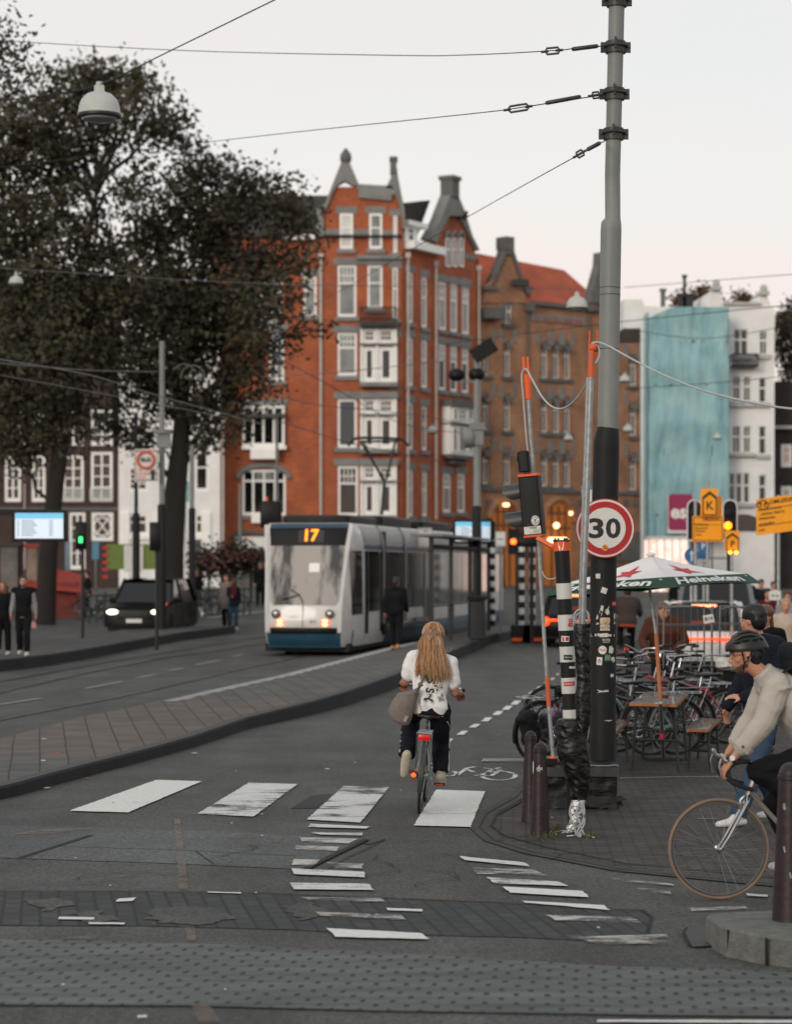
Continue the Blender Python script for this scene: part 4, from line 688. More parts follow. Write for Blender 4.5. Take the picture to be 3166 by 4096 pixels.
class Pole:
 def __init__(s,d,pts):s.d=d;s.k=F/d;s.pts=sorted(pts)
 def at(s,y):
  for a,c in zip(s.pts,s.pts[1:]):
   if a[0]<=y<=c[0]:t=(y-a[0])/max(c[0]-a[0],1e-6);return a[1]+(c[1]-a[1])*t,a[2]+(c[2]-a[2])*t
  return s.pts[-1][1:]if y>s.pts[-1][0]else s.pts[0][1:]
 def mesh(s,y0,y1,seg=32,dr=0):
  ys=sorted({y0,y1}|{p[0]for p in s.pts if y0<p[0]<y1});mb=MB();P,r=[],[]
  for y in ys[::-1]:x,h=s.at(y);P.append(A(x,y,s.d));r.append(h/s.k+dr)
  return mb.tube(P,r,seg)
 def surf(s,x,y,off=.0015):
  xc,h=s.at(y);dx=max(min((x-xc)/h,.98),-.98);r=h/s.k;p=A(x,y,s.d);p.y-=math.sqrt(1-dx*dx)*r+off;p.x=A(xc,y,s.d).x+dx*r;return p
 def sticker(s,x,y,w,h,m,root,rot=0,ragged=0,txt=None,tm=None,ts=None,disc=False,label=None,off=.0015):
  mb=MB();c,sn=math.cos(R(rot)),math.sin(R(rot));q=lambda u,v,o=off:s.surf(x+u*c+v*sn,y-u*sn*-1+v*-c if False else y+u*sn-v*c,o)
  n=6
  if disc:mb.add([q(0,0)]+[q(w/2*math.cos(2*PI*i/20),h/2*math.sin(2*PI*i/20))for i in range(20)],[(0,1+i,1+(i+1)%20)for i in range(20)])
  else:
   rg=lambda:(1+ragged*(rnd.random()-.5)*2)
   vs=[q(w*(i/n-.5)*(rg()if ragged and j in(0,n)else 1),h*(j/n-.5)*(rg()if ragged and j in(0,n)else 1))for j in range(n+1)for i in range(n+1)]
   mb.add(vs,[(j*(n+1)+i,j*(n+1)+i+1,(j+1)*(n+1)+i+1,(j+1)*(n+1)+i)for j in range(n)for i in range(n)])
  o=part('sticker',mb,m,root,True,True,label)
  if txt:
   for k,(t,vy,sz,mm_)in enumerate(txt):tb=MB();text_mb(tb,t,sz,lambda u,v:q(u,v+vy,off+.0015),bold=.02);part('print',tb,mm_,o,True,False)
  return o
PM=Pole(21.4,[(3205,2408,52),(2300,2411,53),(1800,2423,52.5),(1765,2424,52),(1712,2430,43),(1500,2432.5,41.5),(920,2442,42),(895,2443,41),(872,2449,31),(700,2448,31),(0,2465,32),(-1100,2492,32)])
b0=A(2408,3210,21.4);mast=thing('mast','tall grey mast with sticker-covered black lower half behind the round red speed sign','mast',(b0 .x,21.4,0))
part('lower_sleeve',PM.mesh(1712,3205),M_BLKP,mast,True);part('shaft',PM.mesh(-1100,1713,dr=-.0006),M_GREYP,mast,True)
for i,y in enumerate((4,190,377,537)):
 mb=MB();x,h=PM.at(y);c=A(x,y,21.4);r=h/PM.k;w=.055
 mb.lathe([(r+.002,-w),(r+.02,-w),(r+.022,0),(r+.02,w),(r+.002,w)],c,28)
 for sgn in(1,-1):mb.box(c+Vector((sgn*(r+.035),0,0)),(.06,.035,w*1.7));mb.cyl(c+Vector((sgn*(r+.045),-.04,0)),c+Vector((sgn*(r+.045),.04,0)),.01,seg=8)
 mb.torus(c+Vector((0,0,.01)),r+.03,.012,(0,0,1),28,6);mb.box(c+Vector((-.01,-r-.02,.03)),(.018,.03,.1));part('clamp',mb,M_CLAMP,mast,True)
for y in(1150,1178,1395):mb=PM.mesh(y,y+3,dr=.0012);part('seam',mb,M_CLAMP,mast,True)
T=M_BLK
for a in(((567,8,34,38),M_STK,0),((615,122,46,46),M_STK,20),((598,262,22,60),M_STK,10,1.2),((640,280,26,34),M_STK,-15,1.2),((563,330,12,24),M_STK,5,1),((565,384,16,12),M_STK,8,1),((700,330,14,30),M_STK,3,1),((700,380,10,20),M_STK,3,1),((672,594,38,50),M_STK,6,.5),((643,655,46,50),M_GREENST,8,.3),((688,668,30,34),M_STK,-5,.6),((680,795,26,22),M_STK,10,.6),((612,918,74,16),M_STK,-3,1.2),((608,476,184,24),M_STK,1,.5),((650,1150,60,6),M_STK,0,1.5)):
 (x,y,w,h),m_,rt=a[0],a[1],a[2];x,y=cP(x,y);PM.sticker(x,y,w*.5035,h*.5035,m_,mast,rt,a[3]if len(a)>3 else 0)
M_TL=mat('teal_print',(60,110,96),.6,var=0);M_OP=mat('orange_print',(200,110,60),.6,var=0)
x,y=cP(622,388);PM.sticker(x,y,38,51,M_CREAM,mast,0,0,[('CASH',16,17,M_OP),('IS KING',6,9,M_TL),('IN YOUR',-1,10,M_BLK),('POCKET',-8.5,8,M_OP),('USE IT OR',-15,8.5,M_BLK),('LOSE IT',-22,8,M_OP)],label='cream poster sticker with stacked words')
x,y=cP(697,226);PM.sticker(x,y,18,17,M_REDST,mast,0,0,[('zand',0,8,M_STK)])
x,y=cP(633,518);PM.sticker(x,y,34,20,M_BLK,mast,0,0,[('SILVER',3,11,M_STK),('DOLLAR',-6,7,M_STK)])
x,y=cP(603,592);PM.sticker(x,y,33,34,M_SIGNW,mast,0,0,[('Pong',0,14,M_OP)],disc=True)
x,y=cP(578,680);o_=PM.sticker(x,y,21,31,M_SIGNW,mast,4)
mb=MB();fn_=[(-7,-4),(0,10),(7,-4),(5,-4),(0,4),(-5,-4)];mb.poly([PM.surf(x+u,y-v,.004)for u,v in fn_]);mb.add([PM.surf(x+u,y-v,.004)for u,v in[(4*math.cos(a*PI/8),4*math.sin(a*PI/8)-9)for a in range(9)]+[(2.4*math.cos(a*PI/8),2.4*math.sin(a*PI/8)-9)for a in range(8,-1,-1)]],[tuple(range(18))]);part('print',mb,M_BLK,o_,True,False)
d=21.22;c=A(2418,2113,d);r=119*d/F;sg=thing('speed_sign','round white speed limit sign with red rim and black 30 on the black mast','road sign',c)
fd=lambda rr,o,n=48:MB().prism([(rr*math.cos(2*PI*i/n),rr*math.sin(2*PI*i/n))for i in range(n)],lambda u,v,w:Vector((u,-w,v)),o-.004,o)
part('plate',fd(r,.0),M_RED,sg);part('white_ring',fd(r*.965,.0045),M_SIGNW,sg);part('red_ring',fd(r*.9,.009),M_RED,sg);part('white_face',fd(r*.69,.0135),M_SIGNW,sg)
mb=MB();v3,f3=text2d('3',1,bold=.035);
for s_,x in(('3',-.082),('0',.074)):
 v,f=text2d(s_,1,bold=.03);hx=max(p[0]for p in v)-min(p[0]for p in v);hy=max(p[1]for p in v)-min(p[1]for p in v);cx_=(max(p[0]for p in v)+min(p[0]for p in v))/2;cy_=(max(p[1]for p in v)+min(p[1]for p in v))/2
 mb.add([Vector((x+(p[0]-cx_)/hx*.137,-.0155,(p[1]-cy_)/hy*.188))for p in v],f)
part('number',mb,M_BLK,sg,smooth=False)
mb=MB();rs_=.03;cc=Vector((0,-.0155,-.178));mb.add([cc]+[cc+Vector((rs_*math.cos(2*PI*i/20),0,rs_*math.sin(2*PI*i/20)))for i in range(20)],[(0,1+i,1+(i+1)%20)for i in range(20)]);so=part('sticker',mb,M_ORST,sg,smooth=False)
mb=MB();text_mb(mb,'Hallo',.016,lambda u,v:cc+Vector((u-.005,-.001,v+.01)),bold=.02);text_mb(mb,'GIG',.024,lambda u,v:cc+Vector((u+.006,-.001,v-.008)),bold=.02);part('print',mb,M_BLK,so,smooth=False)
mb=MB()
for z in(-.2,.2):mb.box((0,.03,z),(.3,.03,.03));mb.lathe([(.128,-.015),(.135,-.015),(.135,.015),(.128,.015)],(-.01,.185,z),20)
part('bracket',mb,M_CLAMP,sg)
mb=MB();[mb.cyl((x,-.004,-.247),(x,.03,-.247),.012,seg=8)for x in(-.1,.14)];part('bolt',mb,M_DKMET,sg)
ib=thing('info_board','narrow white and blue board edge seen behind the galvanised pipe and mast','sign',A(2350,2264,23));mb=MB();P=[A(x,y,23)for x,y in(cQ(912,545),cQ(1040,530),cQ(1040,830),cQ(925,800))];mb.v=[];mb.prism([(p.x,p.z)for p in P],lambda u,v,w:Vector((u,23+w,v)),0,.03);part('panel',mb,M_SIGNW,ib,True,False)
mb=MB();P=[A(x,y,22.99)for x,y in(cQ(912,545),cQ(1040,530),cQ(1040,580),cQ(914,590))];mb.prism([(p.x,p.z)for p in P],lambda u,v,w:Vector((u,22.99+w,v)),0,.004);part('blue_band',mb,mat('blue_band',(70,120,150),.5),ib,True,False)
def pxtube(pts,d,r,mb=None,seg=12,**k):
 mb=mb or MB();n=len(pts);ds_=d if isinstance(d,(list,tuple))else[d]*n;return mb.tube([A(x,y,q)for(x,y),q in zip(pts,ds_)],r,seg,**k)
D1,D2=20.9,18.9
p1=thing('leaning_pipe','thin galvanised pipe with orange top sleeve leaning behind the signal head','pipe',A(2208,3020,D1));part('pipe',pxtube([(2210,3032),(2193,2823),(2175,2552),(2160,2300),(2153,2166),(2135,1892),(2121,1750),(2112,1592)],D1,.0185),M_GALV,p1,True)
part('orange_sleeve',pxtube([(2193.5,2826),(2186.5,2706)],D1,.0205),M_ORGW,p1,True);part('orange_sleeve',pxtube([(2112,1596),(2104,1500)],D1,.031),M_ORG,p1,True)
for dx in(-7,9):mb=MB();mb.box(A(2101+dx,1480,D1),(.022,.05,.24),Matrix.Rotation(R(-3),3,'Y'));part('prong',mb,M_ORG,p1,True)
mb=MB();mb.cyl(A(2209,3026,D1),A(2209,3046,D1),.035,seg=12);part('foot_collar',mb,M_ORG,p1,True);mb=MB();mb.box(A(2206,3054,D1)-Vector((0,.03,0)),(.16,.14,.05));mb.box(A(2206,3042,D1),(.1,.1,.04));part('foot',mb,M_BPL,p1,True)
p2=thing('leaning_pipe','upright galvanised pipe with chipped orange sleeve crossing in front of the speed sign','pipe',A(2303,3345,D2));part('pipe',pxtube([(2306,3347),(2322,2900),(2328.5,2520),(2333,2300),(2346,1950),(2362,1504)],[D2+.14,D2+.08,D2+.04,D2,D2,D2],.0255,seg=16),M_GALV,p2,True);part('pipe',pxtube([(2318,2500),(2322,2300),(2337,1900),(2350,1510)],D2+.06,.016),M_GALV,p2,True)
part('orange_sleeve',pxtube([(2362,1508),(2364,1385)],D2,.0285,seg=16),M_ORGW,p2,True)
for x0,x1,y0 in((2353,2357,1322),(2386,2388,1318)):part('prong',pxtube([(x0,1440),(x1,y0)],D2+.02,.008,seg=6),M_ORGW,p2,True)
mb=MB();mb.lathe([(.03,-.03),(.034,-.02),(.034,.02),(.03,.03)],A(2368,1392,D2),16,Matrix.Rotation(R(80),3,'Y'));part('roller',mb,M_ORGW,p2,True)
def smoothline(pts,n=5):
 out=[];P=[Vector(p)for p in pts]
 for i in range(len(P)-1):
  a,b_,c,e_=P[max(i-1,0)],P[i],P[i+1],P[min(i+2,len(P)-1)]
  for k in range(n):
   t=k/n;out.append(.5*((2*b_)+(c-a)*t+(2*a-5*b_+4*c-e_)*t*t+(3*b_-a-3*c+e_)*t**3))
 return out+[P[-1]]
def cable(pts,ds_,r,lab,nm='cable',m=M_CAB,n=5,seg=8,group=None):
 P=[A(x,y,q)for(x,y),q in zip(pts,ds_)];mb=MB();mb.tube(smoothline(P,n),r,seg);return solo(nm,mb,m,lab,'cable',group,origin=P[0])
cable([cM(*p)for p in((280,680),(268,560),(256,400),(247,290),(252,250),(272,236),(300,285),(350,375),(400,430),(450,447),(505,425),(560,365),(600,290),(608,180),(612,110))],[20.85]*5+[20.8,20.5,20.2,19.9,19.6,19.4,19.2,19,18.92,18.9],.008,'pale grey cable sagging between the two orange pipe tops')
cable([cM(*p)for p in((640,205),(660,165),(655,120),(630,100),(618,98),(650,92),(700,108),(760,140),(850,190),(1000,265),(1200,345),(1400,398),(1560,430),(1700,448),(1900,455),(2600,380),(3600,200))],[18.9]*6+[18.8,18.6,18.3,18,17.5,17,16.6,16.3,16,15,14],.0085,'pale grey cable running from the pipe top out over the terrace')
cable([cQ(*p)for p in((470,1500),(485,1550),(530,1588),(580,1592),(625,1578))],[20.8]*5,.006,'short grey cable loop between leaning pipe and striped post')
mb=MB()
for i,(cx_,cy_,rr)in enumerate(((445,330,58),(448,350,52),(442,365,60),(450,375,48))):c_=A(*cP(cx_,cy_),D2+.04+i*.012);mb.torus(c_,rr*.5035*D2/F,.008,(0.1,1,.1),28,6,flat=1)
solo('cable_coil',mb,M_CAB,'coil of grey cable hung behind the pipe above the plastic wrap','cable',origin=A(2325,2480,D2))
PS=Pole(19.15,[(3347,2300,28),(2869,2280,29.5),(2300,2251,30),(2203,2246,30.5),(2160,2244,31)])
sp_=thing('striped_post','black and white striped post with orange cap beside the mast','post',A(2300,3345,19.15));mb=PS.mesh(2160,3347,24);part('post',mb,M_BLKP,sp_,True)
for a,c_ in((65,190),(315,440),(567,690),(815,940),(1068,1190)):part('white_stripe',PS.mesh(2300+a*.5035,2300+c_*.5035,24,.0015),mat('scuffed_white_film',(196,196,192),.5,col2=(60,60,60),vs=14,det=7,thr=(.66,.7))if a==65 else bpy.data.materials['scuffed_white_film'],sp_,True)
part('orange_head',PS.mesh(2164,2204,24,.004),M_ORG,sp_,True);part('head_rim',PS.mesh(2159,2166,24,.009),M_CLAMP,sp_,True)
mb=MB();P=[PS.surf(*cQ(x,y),.006)for x,y in((638,1180),(706,1178),(698,1265),(655,1266))];mb.poly(P);part('reflector',mb,M_FOIL,sp_,True,False)
mb=MB();a=A(*cQ(600,1235),19.15);b_=A(*cQ(425,1140),19.8);mb.tube([a,b_],.024,4);part('arm',mb,M_ORG,sp_,True,False)
mb=MB();[mb.box(A(*cQ(x,1152),19.1),(.02,.02,.03))for x in(615,650,720,745)];part('head_bolt',mb,M_DKMET,sp_,True,False)
for x,y,w,h,m_,t in((357,360,32,30,M_REDST,'KL'),(357,394,44,28,M_REDST,'KLAASJE'),(338,862,96,34,M_REDST,'KLAASJE'),(312,506,62,46,M_SIGNW,None),(335,652,70,40,M_BLK,'BASCULE'),(372,732,58,18,M_STK,None)):
 xx,yy=cP(x,y);PS.sticker(xx,yy,w*.5035,h*.5035,m_,sp_,-4 if m_ is M_REDST else 2,0,[(t,0,min(h*.3,w*.5035/len(t)*1.25),M_SIGNW)]if t else None,off=.004)
xx,yy=cP(325,506);PS.sticker(xx,yy,12,15,M_REDST,sp_,off=.0065);xx,yy=cP(295,506);PS.sticker(xx,yy,6,17,M_REDST,sp_,off=.0065)
SGm=Matrix.Translation(A(2127,2023,20.6))@Matrix.Rotation(R(-5.2),4,'Y')@Matrix.Rotation(R(-14),4,'Z');sh_=thing('traffic_signal','black temporary signal head with orange ends, hooded lamps turned away, on leaning pipe','traffic light',M=SGm)
def rbox(mb,c,d_,r=.02,n=3):
 pts=[]
 for sx,sy,a0 in((1,1,0),(-1,1,90),(-1,-1,180),(1,-1,270)):
  for k in range(n+1):a=R(a0+90*k/n);pts.append((sx*(d_[0]/2-r)+r*math.cos(a),sy*(d_[1]/2-r)+r*math.sin(a)))
 e_=min(r*.5,d_[2]*.2);rs=[]
 for z,s_ in((-d_[2]/2,1-e_/max(d_[0],.01)*2),(-d_[2]/2+e_,1),(d_[2]/2-e_,1),(d_[2]/2,1-e_/max(d_[0],.01)*2)):rs.append([Vector((c[0]+x*s_,c[1]+y*s_,c[2]+z))for x,y in pts])
 return mb.rings(rs)
part('housing',rbox(MB(),(0,0,0),(.178,.2,.52),.012),M_BPL,sh_);part('top_cap',rbox(MB(),(0,0,.272),(.184,.206,.026),.014),M_ORG,sh_);part('bottom_cap',rbox(MB(),(0,0,-.272),(.176,.2,.026),.014),M_ORGW,sh_)
for z in(.13,-.12):
 mb=MB();rs=[]
 for i in range(19):
  a=R(-40+260*i/18);z_=math.sin(a);L_n=.165 if z_>.2 else.165-(.2-z_)*.085;y_=math.cos(a)*.08;zz=z_*.08;rs.append((y_,zz,L_n))
 vs=[]
 for y_,zz,ln in rs:vs+=[(-.085,y_,z+zz),(-.085-ln,y_*1.06,z+zz*1.06-.006),(-.085-ln,y_*.98,z+zz*.98-.006),(-.085,y_*.93,z+zz*.93)]
 mb.add(vs,[(4*i+j,4*i+(j+1)%4,4*i+4+(j+1)%4,4*i+4+j)for i in range(18)for j in range(4)]);part('visor',mb,mat('dark_grey_visor',(52,55,56),.45,var=.15)if z>0 else bpy.data.materials['dark_grey_visor'],sh_)
 mb=MB();mb.ell((-.088,0,z),(.012,.07,.07),16,8);part('lens',mb,M_GLS,sh_)
mb=rbox(MB(),(-.035,0,.4),(.105,.1,.19),.02);mb.cyl((-.095,0,.43),(-.08,0,.43),.03);mb.cyl((-.02,0,.3),(-.02,0,.285),.03);part('detector',mb,M_BPL,sh_)
Q=lambda u,v,o=.0015:Vector((u,-.1-o,v));mb=MB();cc=(.035,-.135);mb.add([Q(*cc)]+[Q(cc[0]+.037*math.cos(2*PI*i/24),cc[1]+.044*math.sin(2*PI*i/24))for i in range(24)],[(0,1+i,1+(i+1)%24)for i in range(24)]);so=part('sticker',mb,M_SIGNW,sh_,smooth=False)
mb=MB();rr=.027
for s_,up in(('WIENER',1),('TECHNIKER',-1)):
 n=len(s_)
 for i,ch_ in enumerate(s_):a=R(90-(i-(n-1)/2)*22)if up>0 else R(-90+(i-(n-1)/2)*20);v,f=text2d(ch_,.016,bold=.02);ro=a-PI/2 if up>0 else a+PI/2;mb.add([Q(cc[0]+rr*math.cos(a)+p[0]*math.cos(ro)-p[1]*math.sin(ro),cc[1]+rr*1.15*math.sin(a)+p[0]*math.sin(ro)+p[1]*math.cos(ro),.003)for p in v],f)
mb.add([Q(cc[0]+u,cc[1]+v,.003)for u,v in((-.004,-.018),(.006,-.018),(.004,.008),(.012,0),(.008,.012),(-.006,.012),(-.012,0),(-.004,.006))],[tuple(range(8))]);part('print',mb,mat('green_black_print',(24,44,36),.6,var=0),so,smooth=False)
mb=MB();mb.poly([Q(-.075,-.253),Q(.078,-.253),Q(.078,-.185),Q(-.075,-.185)]);so=part('sticker',mb,M_STK,sh_,smooth=False);mb=MB();text_mb(mb,'VIOSS',.022,lambda u,v:Q(.01+u*1.2,-.2+v,.003),bold=.03);[mb.poly([Q(.01,-.218-i*.008,.003),Q(.01+.06*(1-.1*(i%2)),-.218-i*.008,.003),Q(.01+.06*(1-.1*(i%2)),-.22-i*.008,.003),Q(.01,-.22-i*.008,.003)])for i in range(4)];part('print',mb,M_BLK,so,smooth=False)
def wrap(prof,d_,depth,amp,nr=90,seg=56,fq=14):
 P=[(y,(l+r)/2,(r-l)/2)for l,r,y in prof];mb=MB();rs=[];y0,y1=P[0][0],P[-1][0]
 for j in range(nr+1):
  y=y0+(y1-y0)*j/nr
  for a,c_ in zip(P,P[1:]):
   if a[0]<=y<=c_[0]:t=(y-a[0])/(c_[0]-a[0]);xc,h=a[1]+(c_[1]-a[1])*t,a[2]+(c_[2]-a[2])*t;break
  c0=A(xc,y,d_);rr=h*d_/F;ring=[]
  for k in range(seg):
   an=2*PI*k/seg;n_=abs(noise.noise(Vector((math.cos(an)*rr*fq*1.4,math.sin(an)*rr*fq*1.4,c0 .z*fq*1.1+an*.8))))*2-.3;n2=noise.noise(Vector((math.cos(an)*rr*20,math.sin(an)*rr*20,c0 .z*24)))
   q=1+(-abs(n_)*amp*.75+n2*amp*.3)/rr
   ring.append(c0+Vector((math.cos(an)*rr*q,math.sin(an)*rr*depth*q,noise.noise(Vector((an,y*.02,5)))*.01)))
  rs.append(ring)
 return mb.rings(rs)
wr=thing('plastic_wrap','crumpled black plastic film wound round the feet of the striped post and pipe','plastic wrap',A(2300,3345,18.95))
S5=lambda l,r,y:(2100+l*.5035,2100+r*.5035,2300+y*.5035)
part('upper_sleeve',wrap([S5(*p)for p in((388,522,388),(380,514,420),(384,516,560),(398,515,700),(408,520,850),(392,522,960),(398,522,1060),(400,515,1160),(404,500,1240))],18.93,.8,.012),M_PLST,wr,True)
part('lower_bag',wrap([S5(*p)for p in((262,470,1146),(246,497,1158),(240,500,1190),(250,495,1300),(244,505,1400),(270,515,1480),(310,518,1600),(345,512,1680),(352,490,1760),(362,478,1812))],19.0,.75,.017,fq=10),M_PLST,wr,True)
ff=thing('foil_bundle','crumpled silver foil and cut grey cables at the foot of the plastic wrap','foil',A(2305,3347,18.9));part('foil',wrap([S5(*p)for p in((362,482,1790),(355,480,1830),(350,470,1900),(345,452,1960),(335,440,2010),(325,430,2040))],18.9,.5,.02,40,40,16),M_FOIL,ff,True)
mb=MB();mb.poly([A(*cP(x,y),18.75)for x,y in((345,1960),(372,1985),(362,2046),(285,2048),(320,2025))]);part('foil_flap',mb,M_FOIL,ff,True)
for q in(((455,1800),(468,1880),(455,1960),(420,2020),(395,2070)),((430,1800),(405,1900),(430,1960),(455,2040),(470,2070)),((440,1820),(470,1950),(440,2030),(405,2065)),((360,1830),(350,1900),(385,1990),(400,2060))):mb=MB();mb.tube(smoothline([A(*cP(*p),18.72)for p in q],4),.007,6);part('cut_cable',mb,M_CAB,ff,True)
for q in(((185,2040),(215,2062),(240,2075)),((240,2055),(290,2045),(330,2048)),((480,2075),(510,2090),(545,2100)),((330,2090),(380,2085))):mb=MB();mb.tube([G(*cP(*p))+Vector((0,0,.015))for p in q],.006,5);part('cable_scrap',mb,M_STK,ff,True)
mb=MB();c_=G(*cP(425,2085))+Vector((0,0,.02));mb.lathe([(.014,-.04),(.022,-.04),(.022,.04),(.014,.04)],c_,12,Matrix.Rotation(R(80),3,'X'));part('pipe_stub',mb,M_GALV,ff,True)
def crumple_block(x0,x1,y0,y1,z1,amp,n=(30,16,18)):
 mb=MB();cx_,cy_=(x0+x1)/2,(y0+y1)/2;rs=[];per=[]
 for i in range(n[0]):per.append((x0+(x1-x0)*i/n[0],y0))
 for i in range(n[1]):per.append((x1,y0+(y1-y0)*i/n[1]))
 for i in range(n[0]):per.append((x1-(x1-x0)*i/n[0],y1))
 for i in range(n[1]):per.append((x0,y1-(y1-y0)*i/n[1]))
 for j in range(n[2]+1):
  z=z1*j/n[2];ring=[]
  for i,(x,y)in enumerate(per):
   nn=noise.noise(Vector((x*9,y*9,z*14)))*amp+noise.noise(Vector((x*15,y*15,z*16)))*amp*.4;fl=1+(.05*(1-z/z1*3)if z<z1/3 else 0);dx,dy=x-cx_,y-cy_;l_=math.hypot(dx,dy);ring.append(Vector((cx_+dx*fl+dx/l_*nn,cy_+dy*fl+dy/l_*nn,z+(noise.noise(Vector((x*8,y*8,1)))*.012 if j==n[2]else(abs(noise.noise(Vector((x*12,y*12,7))))*.03 if j==0 else 0)))))
  rs.append(ring)
 rs.append([Vector((cx_+(p.x-cx_)*.9,cy_+(p.y-cy_)*.9,z1-.003+noise.noise(p*9)*.01))for p in rs[-1]]);return mb.rings(rs)
blk=thing('ballast_block','low square ballast block wrapped in black plastic around the mast foot','ballast block',(A(2320,3100,21.2).x,21.2,0));X0,X1=A(2173,3000,20.75).x,A(2468,3000,20.75).x
part('block',crumple_block(X0,X1,20.78,21.75,.405,.016),M_PLST,blk,True)
mb=MB();xs_=[X0-.012+(X1-X0+.024)*i/30 for i in range(31)];V_=[Vector((x,20.742+.006*noise.noise(Vector((x*9,2,1))),z+.006*noise.noise(Vector((x*7,z,3)))))for z in(.3,.385)for x in xs_];mb.add(V_,[(i,i+1,32+i,31+i)for i in range(30)]);part('tape_band',mb,M_TAPE,blk,True)
mb=MB();mb.tube([Vector((x,20.76,.398+.008*noise.noise(Vector((x*14,0,9)))))for x in xs_ if x>X0+.36],.008,6);part('film_edge_shine',mb,mat('painted_film_shine',(120,122,124),.2,var=.3,vs=20),blk,True)  # pale strip along the film's top edge paints its shine
mb=MB();cx_=X1+.02
for i in range(2):z=.02+i*.05;mb.poly([(cx_-.03,20.74,z),(cx_+.035+.03*(i%2),20.73,z+.02),(cx_+.01,20.78,z+.06),(cx_-.03,20.76,z+.05)])
part('film_scrap',mb,M_PLST,blk,True)
def bollard(y_top,y_bot,x,lab,zb=0,sc=1):
 d_=F*(CAMH-zb)/(y_bot-HY);H_=(y_bot-y_top)*d_/F;c_=A(x,y_bot,d_);b=thing('bollard',lab,'bollard',(c_.x,d_,zb),group='street bollards');r0,r1=.079*sc,.05*sc
 zt=H_-r1*1.25;mb=MB();mb.lathe([(r0*1.05,-.05),(r0*1.02,0),(r0,.03),(r1*1.04,zt-.05),(r1*1.03,zt-.02)],seg=28);part('shaft',mb,M_BOLL,b)
 mb=MB();mb.lathe([(r1*1.03,zt-.02),(r1*1.12,zt-.015),(r1*1.12,zt+.004),(r1*1.02,zt+.008),(r1*1.02,zt+.02),(r1*.98,zt+r1*.45),(r1*.82,zt+r1*.8),(r1*.52,zt+r1*1.1),(r1*.2,zt+r1*1.23),(.002,zt+r1*1.25)],seg=28);part('domed_cap',mb,M_BOLL,b);return b,d_,c_,H_,r0,r1
b1_=bollard(2971,3345,2158,'front bollard of the maroon pair, with white scrawled star on its side');b,d_,c_,H_,r0,r1=b1_
mb=MB();fz=lambda u,z:Vector((u,-math.sqrt(max((r1+(r0-r1)*(1-z/H_))**2-u*u,0))-.003,z));s0=(3071,2154);sx=lambda x,y:fz((2100+x*.5035-2158)*d_/F+.0,(3345-(2300+y*.5035))*d_/F)
for q in(((82,1540),(105,1530),(133,1528)),((110,1508),(96,1530),(90,1548)),((100,1515),(118,1535),(132,1545)),((88,1525),(110,1545),(108,1560)),((92,1555),(120,1540))):mb.tube([sx(*p)for p in q],.003,5)
part('scrawl',mb,M_STK,b);mb=MB();mb.ell((-r1*1.1,-.02,H_-.2),(.006,.02,.055),10,6);part('sticker',mb,M_STK,b)
bollard(2923,3290,2121,'rear bollard of the maroon pair, half hidden by the scrawled one')
b,d_,c_,H_,r0,r1=bollard(3049,3681,3158,'large maroon bollard with pale sticker on the raised concrete kerb',.16,1.3)
fz=lambda u,z:Vector((u,-math.sqrt(max((r1+(r0-r1)*(1-z/H_))**2-u*u,0))-.003,z));mb=MB();k_=d_/F;mb.add([fz(u*k_,z*k_)for u,z in((-34,446),(14,452),(14,478),(-36,470))],[(0,1,2,3)]);part('sticker',mb,mat('pale_green_sticker',(150,165,150),.5,col2=(90,100,92),vs=60),b)
mb=MB();[mb.tube([fz(u*k_,z*k_),fz((u+4)*k_,(z-22)*k_)],.003,4)for u,z in((-34,300),(-12,200),(8,330))];part('scratch',mb,M_STK,b)
gr=MB()
for i in range(420):
 q=rnd.random();cx_,cy_=(150,2075)if q<.6 else((240,2030)if q<.8 else(510,2080));p=G(*cP(cx_+rnd.gauss(0,42 if q<.6 else 22),cy_+rnd.gauss(0,12)));a=rnd.random()*6.3;h=.02+rnd.random()*.045;w=.006;dx,dy=math.cos(a)*w,math.sin(a)*w
 gr.add([p+Vector((-dx,-dy,.004)),p+Vector((dx,dy,.004)),p+Vector((rnd.gauss(0,.02),rnd.gauss(0,.02),h))],[(0,1,2)])
tag(part('weeds',gr,mat('weed_green',(74,78,48),.8,var=.4,vs=30,col2=(100,92,60)),smooth=False),'low weeds growing round the bollard feet','weeds',kind='stuff')
def span(pts,ds_,lab,tb=(),r=.0055):
 P=[A(x*1.8756,y*1.8756,q)for(x,y),q in zip(pts,ds_)];w_=thing('span_wire',lab,'wire',P[0]);mb=MB();mb.tube(smoothline(P,6),r,6);part('wire',mb,M_WIRE,w_,True)
 for(x0,y0),(x1,y1),kind in tb:
  a,c_=A(x0*1.8756,y0*1.8756,21.3),A(x1*1.8756,y1*1.8756,21.3);mb=MB();t=(c_-a).normalized();n=Vector((0,1,0)).cross(t).normalized()
  if kind=='rod':mb.tube([a,a+t*.015,c_-t*.015,c_],[.012,.02,.02,.012],10)
  else:
   L_=(c_-a).length;pts_=[a,a+t*L_*.12+n*.028,a+t*L_*.88+n*.028,c_,a+t*L_*.88-n*.028,a+t*L_*.12-n*.028];mb.tube(pts_,.0105,6,closed=True)
   for q in(a,c_):mb.tube([q-t*.04,q+t*.03],.012,8)
  part('insulator' if kind=='rod' else 'turnbuckle',mb,M_CLAMP,w_,True)
span([(1287,98),(1225,103),(1178,108),(1000,117),(840,118),(400,108),(0,86),(-300,62)],[21.3,21.3,21.3,24,26,30,34,38],'topmost dark span wire running left from the mast across the sky',(((1218,105),(1275,98),'rod'),((1162,110),(1193,107),'tb')))
